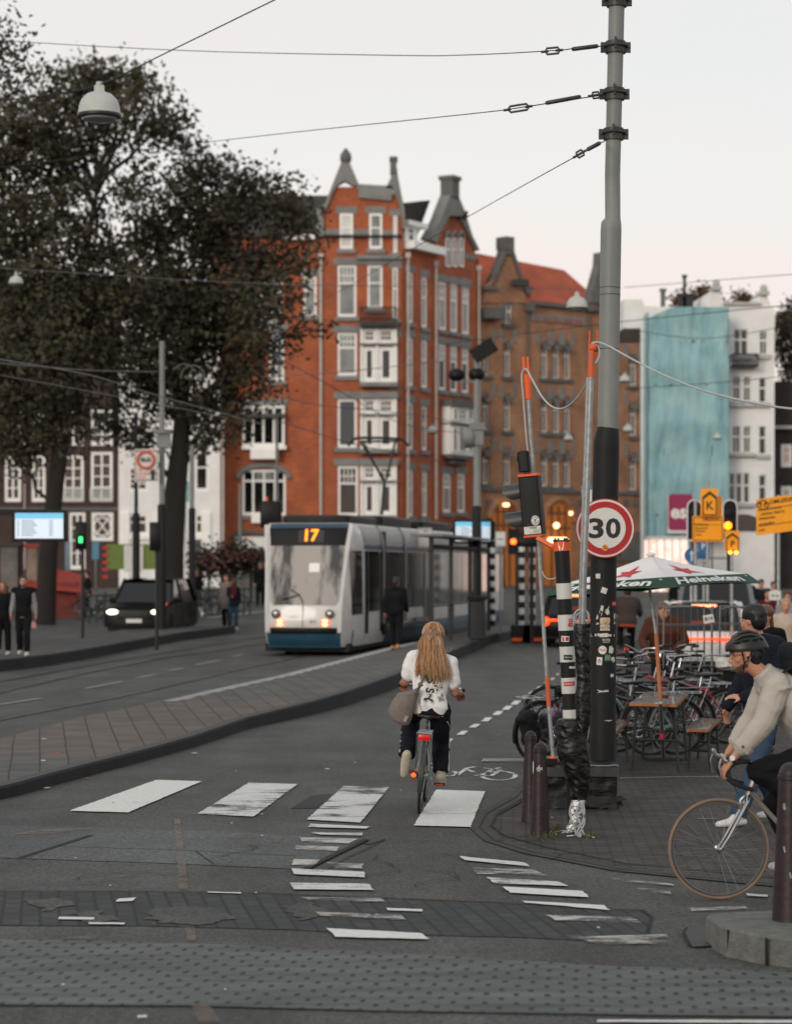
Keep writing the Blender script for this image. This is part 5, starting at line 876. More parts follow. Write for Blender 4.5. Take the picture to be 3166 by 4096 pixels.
span([(1283,203),(1200,215),(1105,230),(1000,243),(600,285),(300,320),(0,357),(-200,385)],[21.3,21.3,21.3,23,30,36,42,46],'second span wire sloping from the mast down behind the dome lamp',(((1162,220),(1238,206),'rod'),((1082,234),(1128,227),'tb'),((1262,204),(1277,202),'tb')))
span([(1287,302),(1237,328),(1010,455),(850,548),(690,640),(560,705)],[21.3,21.3,30,40,52,62],'steep span wire falling from the mast past the brick gables',(((1250,320),(1280,304),'rod'),((1229,332),(1243,324),'tb')))
span([(760,-85),(585,0),(370,105),(213,180),(100,203),(0,215),(-150,232)],[22,24,26,27.5,28,28.5,29],'diagonal wire from the top of the sky that carries the near dome lamp',r=.007)
M_DOME=mat('grey_white_dome',(176,178,174),.5,var=.1,vs=3)
def domelamp(x,y,rpx,d_,lab,up=.12):
 c_=A(x,y,d_);r=rpx*d_/F;l_=thing('hanging_lamp',lab,'street lamp',c_,group='dome street lamps hung on wires');mb=MB();mb.lathe([(r*1.03,0),(r*1.04,r*.08),(r*1.0,r*.12),(r*.97,r*.4),(r*.85,r*.72),(r*.6,r*.98),(r*.25,r*1.12),(.004,r*1.16)],seg=28);part('dome',mb,M_DOME,l_)
 mb=MB();mb.lathe([(r*1.0,-.004),(r*1.05,r*.02),(r*1.05,-r*.1),(r*.9,-r*.14),(r*.7,-r*.12)],seg=28);part('rim',mb,M_DKMET,l_);mb=MB();mb.lathe([(r*.85,-r*.1),(r*.8,-r*.24),(r*.5,-r*.34),(.004,-r*.36)],seg=24);part('diffuser',mb,M_GLS2,l_)
 mb=MB();mb.cyl((0,0,r*1.1),(0,0,r*1.1+up),r*.16,seg=10);mb.box((0,0,r*1.25),(r*.45,r*.3,r*.3));part('hanger',mb,M_DOME,l_);return l_
domelamp(398,460,84,27.5,'large grey dome lamp hanging on the diagonal wire before the tree');domelamp(*cR(625,905),42,55,'white dome lamp hanging before the orange tiled roof');domelamp(*cM(795,300),22,100,'small white dome lamp just right of the mast, upper of two')
domelamp(*cM(812,565),20,105,'small white dome lamp just right of the mast, lower of two');domelamp(*cM(495,612),18,105,'small white dome lamp before the brown brick windows');domelamp(*cB(1271,505),20,100,'small white dome lamp before the red house downpipe');domelamp(*cM(1288,606),17,110,'small white dome lamp at the edge of the turquoise net');domelamp(65,1135,28,60,'blurred pale dome lamp hidden in the leaves, over the left wires')
M_WIRE2=mat('pale_wire',(96,94,92),.6,var=0)
def wire(pts,ds_,lab,r=.012,m=M_WIRE):P=[A(x*1.8756,y*1.8756,q)for(x,y),q in zip(pts,ds_)];mb=MB();mb.tube(smoothline(P,5),r,5);return solo('overhead_wire',mb,m,lab,'wire',origin=P[0])
wire([(-100,565),(130,580),(560,605),(1020,613),(1290,618)],[50,55,65,78,90],'pale tram wire crossing the tree and the red house at third-floor height',.012,M_WIRE2)
wire([(1330,613),(1688,585),(1900,568)],[70,60,55],'thin wire across the pink sky beyond the mast',.01,M_WIRE2);wire([(940,735),(1290,690),(1688,650),(1850,634)],[80,70,60,56],'dark wire rising across the turquoise net and white house',.012)
wire([(1330,830),(1540,815),(1700,800)],[80,75,70],'wire crossing the middle of the turquoise net');wire([(1330,700),(1500,722),(1700,690)],[88,85,80],'sagging wire in front of the top of the turquoise net')
wire([(-60,755),(0,767),(190,800),(340,845),(450,875),(560,905)],[36,38,44,50,56,62],'contact wire slanting down past the left stop pole',.014,M_WIRE2);wire([(-60,772),(0,775),(190,790),(335,793)],[44,45,49,52],'cross wire from the left edge to the stop pole',.014,M_WIRE2);wire([(-60,790),(0,800),(300,855),(480,890)],[45,46,54,62],'lower contact wire in the dark leaves',.012,M_WIRE2)
for i,q in enumerate((((560,745),(700,820),(860,905),(1010,925)),((560,838),(690,865),(850,880),(1000,905)),((600,900),(760,948),(940,985)),((560,805),(760,790),(1010,762)))):wire(q,[60,70,80,90][:len(q)],('contact wire falling over the left half of the red brick front','second contact wire below the bay window of the red house','lowest contact wire above the tram roof','thin wire crossing the third-floor bay of the red house')[i],.014,M_WIRE2 if i==3 else M_WIRE)
# ---------------- tram, cars, stop furniture, detour signs ----------------
M_TW=mat('tram_white',(204,202,198),.35,var=.08,vs=2,coat=.3);M_TB=mat('tram_blue',(34,74,94),.35,var=.12,vs=2,coat=.3);M_TD=mat('tram_black',(11,12,13),.5,var=.1,spec=.25);M_TS=mat('tram_silver',(140,138,136),.4,.1,var=.12,vs=1.5);M_TTEAL=mat('tram_dark_blue',(40,66,86),.35,var=.1)
M_TG=mat('tram_window_glass',(9,10,11),.08,var=0,spec=.5);M_WS=mat('windscreen_painted_sheen',(40,38,38),.06,var=.5,vs=1.1,spec=1,col2=(158,152,146),stretch=(1.5,1,.35),thr=(.36,.47));M_AMB=mat('amber_display',(255,140,12),.5,var=0,emit=(255,128,8),es=2.4);M_HEAD=mat('warm_headlight',(255,190,130),.4,var=0,emit=(255,150,90),es=7);M_ORGL=mat('orange_light_ring',(255,100,30),.4,var=0,emit=(255,84,20),es=2.5)  # pale streaks in the windscreen colour stand for its bright reflection
M_LENS=mat('clear_lamp_lens',(150,152,152),.1,.6,var=.3,vs=15);M_TAIL=mat('lit_tail_light',(255,60,20),.4,var=0,emit=(255,62,16),es=3);M_TAILW=mat('bright_brake_light',(255,160,130),.4,var=0,emit=(255,110,70),es=5);M_TYRE=mat('tyre_rubber',(22,22,23),.8,var=.2,vs=20);M_CHR=mat('bright_metal',(170,172,174),.25,1,var=.1)
TM=Matrix.Translation((A(1210,HY,56).x,56,0))@Matrix.Rotation(-math.atan2(3250-CX,F),4,'Z');tram=thing('tram','white and blue tram with lit headlights showing line number 17, arriving at the stop','tram',M=TM)
TZ=[.22,.4,.62,.9,1.2,1.5,1.9,2.3,2.7,2.95,3.12,3.26];TY=[.16,.06,0,0,.05,.13,.24,.35,.46,.54,.6,.72];TWD=[.9,.92,.93,.94,.95,.96,.98,1.0,1.03,1.05,1.06,1.02];TS_=[1.1,1.15,1.16,1.16,1.16,1.16,1.16,1.16,1.15,1.13,1.07,.95]
def ti(z,a):return float(np.interp(z,TZ,a))
def tf(x,z,o=0):w=ti(z,TWD);q=min(abs(x)/w,1.0);return Vector((x,ti(z,TY)+.1*q**4-o,z))
def tpatch(px,o,m,nm,nx=14,nz=10):
 mb=MB();px=sorted(px);zs_=[px[0][0]+(px[-1][0]-px[0][0])*j/nz for j in range(nz+1)];x0s=[float(np.interp(z,[p[0]for p in px],[p[1]for p in px]))for z in zs_];x1s=[float(np.interp(z,[p[0]for p in px],[p[2]for p in px]))for z in zs_]
 vs=[tf(x0+(x1-x0)*i/nx,z,o)for z,x0,x1 in zip(zs_,x0s,x1s)for i in range(nx+1)];mb.add(vs,[(j*(nx+1)+i,j*(nx+1)+i+1,(j+1)*(nx+1)+i+1,(j+1)*(nx+1)+i)for j in range(nz)for i in range(nx)]);return part(nm,mb,m,tram)
rs=[]
for z in TZ:
 w=ti(z,TWD);s_=ti(z,TS_);y=ti(z,TY);r=[Vector((x,tf(x,z).y,z))for x in(-w,-w*.9,-w*.6,-w*.3,0,w*.3,w*.6,w*.9,w)]+[Vector((w+(s_-w)*.6,y+.55,z)),Vector((s_,y+1.5,z)),Vector((s_,28,z)),Vector((-s_,28,z)),Vector((-s_,y+1.5,z)),Vector((-w-(s_-w)*.6,y+.55,z))];rs.append(r)
part('body',MB().rings(rs),M_TW,tram)
tpatch([(.2,-.895,.895),(.56,-.92,.92)],.012,M_TB,'skirt');tpatch([(.55,-.82,.84),(.7,-.82,.84)],.03,M_TD,'bumper')
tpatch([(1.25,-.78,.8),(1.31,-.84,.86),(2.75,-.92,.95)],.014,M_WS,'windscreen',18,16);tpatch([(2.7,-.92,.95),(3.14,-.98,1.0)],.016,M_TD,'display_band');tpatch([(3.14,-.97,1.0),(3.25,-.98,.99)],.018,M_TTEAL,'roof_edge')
for sg in(1,-1):
 mb=MB();mb.tube([tf(sg*x,z,.03)+Vector((0,.02,0))for z,x in((.58,.9),(1.2,.92),(1.8,.95),(2.4,.99),(2.9,1.04),(3.2,1.08))],.055,8);part('pillar',mb,mat('tram_pale_pillar',(202,202,200),.35,var=.05)if sg>0 else bpy.data.materials['tram_pale_pillar'],tram)
 mb=MB();c_=tf(sg*.67,1.03,.03);mb.lathe([(.105,-.02),(.11,.02),(.095,.03)],c_,20,Matrix.Rotation(PI/2,3,'X'));ho=part('headlamp_ring',mb,M_DKMET,tram);mb=MB();mb.ell(c_-Vector((0,.02,0)),(.088,.03,.088),16,8);part('lens',mb,M_LENS,ho)
 for dz in(.0,-.085):c_=tf(sg*.56,.86+dz,.02);mb=MB();mb.ell(c_,(.095,.012,.055),16,6);ho=part('light_surround',mb,M_ORGL,tram);mb=MB();mb.ell(c_-Vector((0,.015,0)),(.068,.012,.034),14,6);part('headlight',mb,M_HEAD,ho)
mb=MB();text_mb(mb,'17',.4,lambda u,v:tf(.08+u,2.94+v,.03),bold=.02);part('line_number',mb,M_AMB,tram,False,False);mb=MB();[mb.add([tf(x,z,.022)for x,z in((-.22,2.78),(.42,2.78),(.42,3.08),(-.22,3.08))],[(0,1,2,3)])];part('display_window',mb,mat('display_grey',(20,19,20),.4,var=0),tram,False,False)
mb=MB();mb.tube([tf(0,.72,.022),tf(0,1.28,.022)],.008,5);part('panel_seam',mb,M_DKMET,tram);mb=MB();text_mb(mb,'2071',.09,lambda u,v:tf(.26+u,.84+v,.02));part('fleet_number',mb,M_BLK,tram,False,False)
mb=MB();mb.poly([tf(x,z,.03)for x,z in((.1,2.05),(.36,2.05),(.36,2.27),(.1,2.27))]);part('windscreen_card',mb,mat('lit_card',(230,228,220),.6,var=0,emit=(230,226,216),es=.06),tram,False,False)
mb=MB();mb.tube([tf(.0,1.3,.04),tf(-.1,1.5,.04),tf(-.32,1.62,.04)],.012,5);mb.tube([tf(-.1,1.5,.04),tf(-.52,1.38,.045)],.016,5);part('wiper',mb,M_TD,tram)
def side(y0,y1,z0,z1,m,nm,o=.01,par=None):
 mb=MB();n=max(int((y1-y0)/2),1)if y0>1.5 else 6
 f_=lambda y,z:Vector(((ti(z,TS_)if y-ti(z,TY)>=1.5 else float(np.interp(y-ti(z,TY),[0,.55,1.5],[ti(z,TWD),ti(z,TWD)+(ti(z,TS_)-ti(z,TWD))*.6,ti(z,TS_)])))+o,y,z))
 zs_=[z for z in np.linspace(z0,z1,6)];ys_=[y0+(y1-y0)*i/n for i in range(n+1)];mb.add([f_(y,z)for z in zs_ for y in ys_],[(j*(n+1)+i,j*(n+1)+i+1,(j+1)*(n+1)+i+1,(j+1)*(n+1)+i)for j in range(5)for i in range(n)]);return part(nm,mb,m,par or tram)
side(.72,28,.22,.62,M_TB,'side_skirt');side(1.9,28,2.62,2.74,M_TTEAL,'side_stripe',.014);side(1.9,28,2.76,3.22,M_TS,'roof_fairing',.012);side(.66,1.62,1.0,2.58,M_TG,'cab_window',.012)
y=1.95
for k,(w,dr)in enumerate(((.5,1),(1.5,0),(1.3,1),(1.6,0),(.7,1),(1.6,0),(1.6,0),(1.3,1),(1.6,0),(1.6,0),(1.3,1),(1.6,0),(1.6,0),(1.3,1),(1.5,0),(1.5,0))):
 side(y,y+w-.1,.5 if dr else 1.05,2.58,M_TG,'door' if dr else 'window',.016);y+=w
for y in(4.3,12.0,20.0):mb=MB();mb.bx(1.13,1.215,y,y+.28,.4,3.1);part('bellows',mb,M_TD,tram,False)
for y in(4.3,7.6):mb=MB();mb.tube([(1.21,y-.05,.7),(1.21,y-.05,2.6),(1.16,y-.02,3.0),(1.0,y,3.25)],.035,6);part('body_seam',mb,M_TS,tram)
for y0,y1,h in((1.5,5.2,.22),(6,10.5,.3),(12.5,18,.3),(20,26,.25)):mb=MB();rbox(mb,(0,(y0+y1)/2,3.26+h/2),(1.7,y1-y0,h),.1);part('roof_unit',mb,M_TD,tram)
mb=MB()
for y in(.9,2.7,9,10.8,17,18.8,25):[mb.cyl((s*.62,y+.6,.3),(s*.75,y+.6,.3),.3,seg=18)for s in(1,-1)]
mb.bx(-1.05,1.05,.5,27.5,.1,.3);part('running_gear',mb,M_TD,tram)
pb=(.0,11.2,3.5);pn_=part('pantograph_base',MB().box(pb,(1.1,1.4,.12)),M_DKMET,tram,False);wloc=lambda x,y:(MW[tram].inverted()@A(x,y,67.2));a0=Vector((.55,11.0,3.5));mb=MB()
kn,l1,r1_=wloc(*cB(978,800)),wloc(*cB(830,560)),wloc(*cB(1045,555));base=wloc(*cB(960,1010));mb.tube([base,kn],.05,6);mb.tube([kn,l1],.04,6);mb.tube([kn+Vector((.05,0,.02)),r1_],.035,6);mb.tube([kn+Vector((-.06,0,.0)),wloc(*cB(850,560))],.025,6)
mb.tube(smoothline([wloc(*cB(*p))for p in((755,590),(785,552),(830,540),(950,540),(1050,545),(1090,552),(1125,588))],4),.045,6);mb.tube([wloc(*cB(830,562)),wloc(*cB(1065,560))],.035,6);part('pantograph',mb,M_DKMET,tram)
# --- cars ---
def car(lab,loc,rz,kind,paint,rear=False,scale=1):
 c=thing('parked_car' if False else 'car',lab,'car',loc,rz,'cars in the traffic');suv=kind=='suv';L_,W_,H_=(4.8,1.95,1.82)if suv else((4.3,1.8,1.48)if kind=='hatch' else(5.0,1.95,2.0))
 M_=paint;hw=W_/2;bz=.3;belt=H_*.58 if kind!='van' else H_*.56
 hood=1.15 if kind!='van' else.55
 low=[(.02,bz),(0,.5),(.03,belt*.78),(.25,belt*.9),(hood,belt),(L_-.15,belt+.03),(L_-.02,belt*.85),(L_,.55),(L_-.06,bz)]
 rs=[]
 for s,ins in((-1,.06),(-1,0),(1,0),(1,.06)):rs.append([Vector((s*(hw-ins),y+(0 if not ins else(.04 if y<L_/2 else-.04)),z-(.03 if ins and z>belt*.8 else 0)))for y,z in low])
 rs=[[Vector((-hw,p.y,p.z))for p in rs[0]]];cross=[(-hw+.02,.0),(-hw,.03),(-hw*.8,.0)]
 rs=[[Vector((x,y+(.05*(abs(x)/hw)**4 if y<1 else(-.05*(abs(x)/hw)**4 if y>L_-1 else 0))*2,z-(.05*(abs(x)/hw)**6 if z>belt*.85 else 0)))for y,z in low]for x in(-hw,-hw*.93,-hw*.7,-hw*.35,0,hw*.35,hw*.7,hw*.93,hw)]
 part('body',MB().rings(rs),M_,c)
 wt=hw*.8;hd=hood+.0;yb=L_-.2 if kind=='van' else L_-.35;gl=[(hd,belt-.01,hw*.95),(hd+.75,H_-.06,wt),(yb-.35 if kind!='van' else yb-.12,H_-.06,wt),(yb+.1,belt-.01,hw*.95)]
 mb=MB();v=[]
 for y,z,w in gl:v+=[(-w,y,z),(w,y,z)]
 mb.add(v,[(0,1,3,2),(4,5,7,6),(0,2,4,6),(1,7,5,3)]);go=part('glasshouse',mb,M_TG,c,False)
 mb=MB();rf_=[[Vector((x,y,H_-.06+.06*(1-(abs(x)/wt)**3)))for y in(hd+.65,hd+.95,yb-.8,yb-.28 if kind!='van' else yb-.05)]for x in(-wt-.02,-wt*.7,0,wt*.7,wt+.02)]
 mb.add([p for r in rf_ for p in r],[(i*4+j,i*4+j+1,i*4+j+5,i*4+j+4)for i in range(4)for j in range(3)]);mb.add([p-Vector((0,0,.05))for r in rf_ for p in r],[(i*4+j,i*4+j+1,i*4+j+5,i*4+j+4)for i in range(4)for j in range(3)]);part('roof',mb,M_,c)
 for s in(-1,1):
  mb=MB();mb.tube([(s*hw*.95,hd,belt),(s*wt,hd+.75,H_-.04)],.045,6);mb.tube([(s*wt,yb-.35 if kind!='van' else yb-.12,H_-.04),(s*hw*.95,yb+.1,belt)],.07,6);mb.tube([(s*(hw*.95),L_*.52,belt),(s*wt,L_*.52,H_-.04)],.04,6);part('pillar',mb,M_,c)
  mb=MB();mb.ell((s*(hw+.1),hd+.35,belt+.08),(.11,.07,.09),10,7);part('wing_mirror',mb,M_,c)
  for y in(.85,L_-.9):
   r=.37 if suv else.32;mb=MB();mb.lathe([(r*.6,-.1),(r*.97,-.1),(r,-.05),(r,.05),(r*.97,.1),(r*.6,.1)],(s*(hw-.1),y,r),24,Matrix.Rotation(PI/2,3,'Y'));wo=part('wheel',mb,M_TYRE,c);mb=MB();mb.lathe([(r*.62,.0),(r*.6,.1),(.06,.08),(.004,.085)],(s*(hw-.1),y,r),20,Matrix.Rotation(s*PI/2,3,'Y'));part('rim',mb,M_DKMET,wo)
 fy=.0
 for s in(-1,1):
  mb=MB();mb.ell((s*hw*.72,.06,belt*.73),(.2,.06,.08),14,7);part('headlight',mb,mat('white_headlight',(255,240,220),.3,var=0,emit=(255,236,214),es=2.6)if 'white_headlight' not in bpy.data.materials else bpy.data.materials['white_headlight'],c)if not rear else part('headlight',mb,M_LENS,c)
  mb=MB();mb.ell((s*hw*.88,L_-.07,belt*.82),(.1,.05,.12),12,7);part('tail_light',mb,M_TAIL if rear else mat('unlit_tail',(90,16,16),.3,var=0)if 'unlit_tail' not in bpy.data.materials else(M_TAIL if rear else bpy.data.materials['unlit_tail']),c)
 mb=MB();rbox(mb,(0,.03,.62),(W_*.55,.08,.14),.02);part('grille',mb,M_TD,c);mb=MB();rbox(mb,(0,L_/2,.3),(W_*.9,L_*.94,.16),.03);part('sill',mb,M_TD,c);mb=MB();mb.box((0,-.03 if not rear else L_+.01,.5 if not rear else.72),(.5,.02,.12));part('number_plate',mb,M_SIGNW if not rear else mat('yellow_plate',(200,196,180),.5),c,False)
 for y in(L_*.33,L_*.52,L_*.72):mb=MB();[mb.box((s*(hw+.001),y,.75),(.012,.012,.6))for s in(-1,1)];part('door_seam',mb,M_TD,c,False)
 return c,L_,W_,H_,belt
M_CBLK=mat('black_car_paint',(9,10,11),.4,var=.1,spec=.2);M_CWHT=mat('white_car_paint',(196,198,198),.25,var=.05,coat=.5);M_CGRY=mat('grey_car_paint',(92,98,102),.3,var=.05,coat=.4)
p=A(560,HY,72);c,*_=car('black off-road car with bright headlights waiting behind the left stop platform',(p.x-.1,71.3,0),-.13,'suv',M_CBLK)
mb=MB();mb.ell((.93,.18,1.02),(.07,.06,.05),10,6);part('indicator',mb,M_ORGL,c)
def rearcar(lab,x,d_,kind,paint,head,bar=True,rz=0):
 Lc={'suv':4.8,'hatch':4.3,'van':5.0}[kind];p=A(x,HY,d_);k=car(lab,(p.x,d_,gz(d_)),PI+rz,kind,paint,True);c,L_,W_,H_,belt=k
 c.matrix_basis=Matrix.Translation((p.x,d_,gz(d_)))@Matrix.Rotation(PI+rz,4,'Z')@Matrix.Translation((0,-L_,0));MW[c]=c.matrix_basis.copy()
 if bar:mb=MB();rbox(mb,(0,L_+.01,belt*.86),(W_*.84,.05,.05),.01);part('light_bar',mb,M_TAIL,c)
 mb=MB();rbox(mb,(0,L_-.32 if kind=='hatch' else L_-.16,H_-.08),(.5 if bar else.25,.06,.045),.01);part('brake_light',mb,M_TAILW,c);return c
rearcar('white hatchback with lit red light bar seen from behind, in the lane beyond the cages',2815,46,'hatch',M_CWHT,1,rz=-.1)
vn=rearcar('pale grey van with tall dark rear window, behind the white hatchback',2862,58,'van',M_CGRY,1,False,rz=-.12)
rearcar('dark car with orange-red light bar, half hidden by the striped post',2300,62,'hatch',M_CBLK,1,rz=-.12)
# --- stop furniture on the middle platform ---
def zat(d_):return xi(NP,d_)[2]
def mastpole(x,ytop,yblk,ybot,lab,hw_,zb=.25,hw2=None,nm='stop_pole',m=None):
 d_=F*(CAMH-zb)/(ybot-HY)if ybot else 80;P_=Pole(d_,[(ytop,x,hw_*.8),(yblk,x,hw_*.85),(yblk+8,x,hw2 or hw_*1.2),(ybot,x,hw2 or hw_*1.25)]);b_=thing(nm,lab,'pole',A(x,ybot,d_),group='tram stop poles');part('upper_pole',P_.mesh(ytop,yblk+1,16),m or M_GREYP,b_,True);part('lower_sleeve',P_.mesh(yblk+1,ybot,16),M_BLKP,b_,True);return b_,d_,P_
sp2,dS,P_=mastpole(1905,1435,2022,2536,'grey and black stop pole with tilted signal boxes in front of the red corner house',15,.25,19)
mb=MB();c_=A(*cA(1585,1385),dS);mb.box(c_,(.72,.3,.42),Matrix.Rotation(R(-32),3,'Y'));part('camera_box',mb,M_BPL,sp2,True)
for x,y in((1420,152),(1542,148)):mb=MB();mb.ell(A(*cB(x,y),dS),(.24,.16,.19),12,8);part('loudspeaker',mb,M_BPL,sp2,True)
mb=MB();mb.tube([A(*cB(1430,200),dS),A(*cB(1580,195),dS)],.035,6);mb.tube([A(*cB(1425,160),dS),A(*cB(1425,200),dS)],.03,6);part('crossbar',mb,M_GREYP,sp2,True);mb=MB();mb.lathe([(.12,-.15),(.27,-.14),(.29,0),(.27,.14),(.12,.15)],A(*cB(1490,540),dS),16,Matrix.Rotation(R(80),3,'Y'));mb.box(A(*cB(1540,470),dS),(.42,.3,.2));mb.box(A(*cB(1535,540),dS),(.45,.3,.4));part('signal_horn',mb,M_GREYP,sp2,True)
M_SCR=mat('lit_screen',(200,214,226),.4,var=0,emit=(206,222,236),es=.42);M_SCRB=mat('lit_screen_blue',(110,180,210),.4,var=0,emit=(96,176,214),es=.5)
def screen(f,x0,y0,x1,y1,d_,lab,head=True,pole=None):
 a,b_=A(*f(x0,y0),d_),A(*f(x1,y1),d_);t=thing('info_screen',lab,'display screen',A((f(x0,0)[0]+f(x1,0)[0])/2,HY,d_));w,h=b_.x-a.x,a.z-b_.z;cx_,cz=(a.x+b_.x)/2,(a.z+b_.z)/2;mb=MB();rbox(mb,(0,0,0),(w,h,.2),.03);mb.v=[(p[0]+cx_,d_+p[2],p[1]+cz)for p in mb.v];part('case',mb,M_BPL,t,True)
 mb=MB();mb.poly([(cx_+sx*(w/2-.07),d_-.105,cz+sz*h*.4)for sx,sz in((-1,-1),(1,-1),(1,1),(-1,1))]);so=part('screen',mb,M_SCR,t,True,False);mb=MB();mb.poly([(cx_+sx*(w/2-.075),d_-.108,z)for sx,z in((-1,cz+h*.22),(1,cz+h*.22),(1,cz+h*.4),(-1,cz+h*.4))]);part('header',mb,M_SCRB,so,True,False)
 mb=MB();n=7
 for i in range(n):z=cz+h*(.17-i*.075);[mb.poly([(cx_+u0*w,d_-.109,z-.03*h),(cx_+u1*w,d_-.109,z-.03*h),(cx_+u1*w,d_-.109,z),(cx_+u0*w,d_-.109,z)])for u0,u1 in((-.4,-.36),(-.32,-.1+.03*(i%3)),(.18,.25))]
 part('timetable_text',mb,mat('screen_grey',(120,130,140),.5,var=0,emit=(110,120,130),es=.4),so,True,False)
 if pole:mb=MB();mb.cyl((cx_,d_+.05,pole),(cx_,d_+.05,cz-h/2),.06,seg=10);part('stand',mb,M_BPL,t,True)
 return t
screen(cB,1398,1040,1640,1190,dS+.9,'black-framed lit timetable screen behind the grey and black stop pole',pole=.25)
ls_=screen(cL,78,1135,415,1330,46.5,'large black-framed timetable screen beneath the leaning tree trunk');mb=MB();mb.box(A(*cL(-20,1150),46.6),(2.2,.2,.12));part('arm',mb,M_BPL,ls_,True)
M_CLR=mat('shelter_glass',(200,210,208),.03,var=0,spec=1);M_CLR.node_tree.nodes['Principled BSDF'].inputs['Alpha'].default_value=.15
shl=thing('tram_shelter','dark framed glass tram shelter on the middle platform, mirroring red tail lights','shelter',(A(1790,HY,60).x,60,.25));x0_,x1_=1725,1885;zt=A(0,2190,60).z
P=[A(cT(1262,0)[0],HY,57).xy,A(cT(1385,0)[0],HY,60).xy,A(cT(1500,0)[0],HY,64).xy,A(cT(1615,0)[0],HY,69).xy]
for i,p in enumerate(P):mb=MB();mb.bx(p.x-.05,p.x+.05,p.y-.07,p.y+.07,.24,zt+.25);part('post',mb,M_DKMET,shl,True,False)
for a,b_ in zip(P,P[1:]):
 mb=MB();mb.poly([(a.x,a.y,.4),(b_.x,b_.y,.4),(b_.x,b_.y,zt),(a.x,a.y,zt)]);part('glass_panel',mb,M_CLR,shl,True,False);mb=MB();mb.tube([(a.x,a.y,zt),(b_.x,b_.y,zt)],.06,4);mb.tube([(a.x,a.y,1.2),(b_.x,b_.y,1.2)],.025,4);part('rail',mb,M_DKMET,shl,True,False)
mb=MB();mb.add([(P[0].x-.5,P[0].y-.3,zt+.25),(P[0].x+.3,P[0].y-.3,zt+.25),(P[3].x+.3,P[3].y,zt+.25),(P[3].x-.5,P[3].y,zt+.25),(P[0].x-.5,P[0].y-.3,zt+.31),(P[0].x+.3,P[0].y-.3,zt+.31),(P[3].x+.3,P[3].y,zt+.31),(P[3].x-.5,P[3].y,zt+.31)],[(0,1,2,3),(4,7,6,5),(0,4,5,1),(1,5,6,2),(2,6,7,3),(3,7,4,0)]);part('roof',mb,mat('shelter_roof',(110,110,108),.4,var=.1),shl,True,False)
mb=MB();mb.bx(P[1].x-.9,P[1].x-.5,P[1].y,P[1].y+5,.7,.76);part('bench',mb,M_DKMET,shl,True,False)
def board(f,x0,y0,x1,y1,d_,lab,m,zb,nm='sign',cat='sign',txt=(),frame=None,pr=.03,leg=True,skew=0):
 a,b_=A(*f(x0,y0),d_),A(*f(x1,y1),d_);t=thing(nm,lab,cat,((a.x+b_.x)/2,d_,zb));sk=skew*(b_.x-a.x);P4=[(a.x,b_.z),(b_.x,b_.z+sk),(b_.x,a.z+sk),(a.x,a.z)];mb=MB();mb.prism(P4,lambda u,v,w:Vector((u,d_+w,v)),0,.03);part('panel',mb,m,t,True,False)
 if frame:
  cx_=sum(p[0]for p in P4)/4;cz=sum(p[1]for p in P4)/4;P5=[(cx_+(u-cx_)*.94,cz+(v-cz)*.92)for u,v in P4];P6=[(cx_+(u-cx_)*.9,cz+(v-cz)*.87)for u,v in P4];mb=MB();vs=[Vector((u,d_-.004,v))for u,v in P5+P6];mb.add(vs,[(i,(i+1)%4,4+(i+1)%4,4+i)for i in range(4)]);part('border',mb,frame,t,True,False)
 for s_,ux,vz,sz,mm_ in txt:mb=MB();text_mb(mb,s_,sz*(a.z-b_.z),lambda u,v:Vector((a.x+(b_.x-a.x)*ux+u,d_-.006,b_.z+(a.z-b_.z)*vz+v+sk*ux+skew*u)),bold=.02);part('lettering',mb,mm_,t,True,False)
 if leg:mb=MB();mb.cyl(((a.x+b_.x)/2,d_+.06,zb),((a.x+b_.x)/2,d_+.06,a.z),pr,seg=8);part('post',mb,M_GALV,t,True)
 return t,a,b_
board(cB,1180,1092,1268,1215,dS-.6,'small white timetable sign with blue edge hanging over the tram roof line',M_SIGNW,.25,txt=(('Halte',.6,.85,.12,M_BLK),),frame=M_TD)
board(cM,108,1102,160,1180,66,'white and pale blue stop sign beside the striped refuge posts',M_SIGNW,.25,txt=(('tram',.5,.5,.2,M_TB),),frame=mat('pale_blue',(130,180,190),.5))
M_WBAND=mat('white_band',(200,200,198),.5,var=.08)
for i,(x,y0,y1,lab)in enumerate(((247,0,300,'black and white banded refuge post nearer the platform'),(303,0,300,'black and white banded refuge post nearer the road'),(92,-60,190,'banded refuge post behind the shelter, furthest back'))):
 d_=66 if i<2 else 74;X=A(cN(x,0)[0],HY,d_).x;zt_=A(0,cN(0,y0)[1]-70,d_).z;t=thing('banded_post',lab,'post',(X,d_,.1),group='banded refuge posts');mb=MB();mb.cyl((0,0,0),(0,0,zt_-.1),.085,seg=14);part('post',mb,M_BLKP,t)
 for k in range(7):
  z=.35+k*.36
  if z+.18<zt_:mb=MB();mb.cyl((0,0,z),(0,0,z+.18),.089,seg=14);part('white_band',mb,M_WBAND,t)
 if i<2:mb=MB();rbox(mb,(0,0,.16),(.6,.7,.5),.03);part('foot',mb,M_BLKP,t);mb=MB();mb.box((0,-.36,.0),(.62,.03,.1));part('orange_edge',mb,M_ORG,t,False)
X=A(cM(205,0)[0],HY,72);t=thing('traffic_signal','small far signal showing red over the banded refuge posts','traffic light',(X.x,72,.1));c_=A(*cM(205,1155),72);mb=MB();mb.box(c_,(.36,.2,.8));part('housing',mb,M_BPL,t,True);mb=MB();mb.ell(c_+Vector((-.02,-.12,0)),(.09,.03,.09),12,8);part('red_light',mb,mat('red_light',(255,70,20),.4,var=0,emit=(255,70,16),es=8),t,True);mb=MB();mb.cyl((c_.x+.1,72,.1),(c_.x+.1,72,c_.z),.05,seg=8);part('post',mb,M_DKMET,t,True)
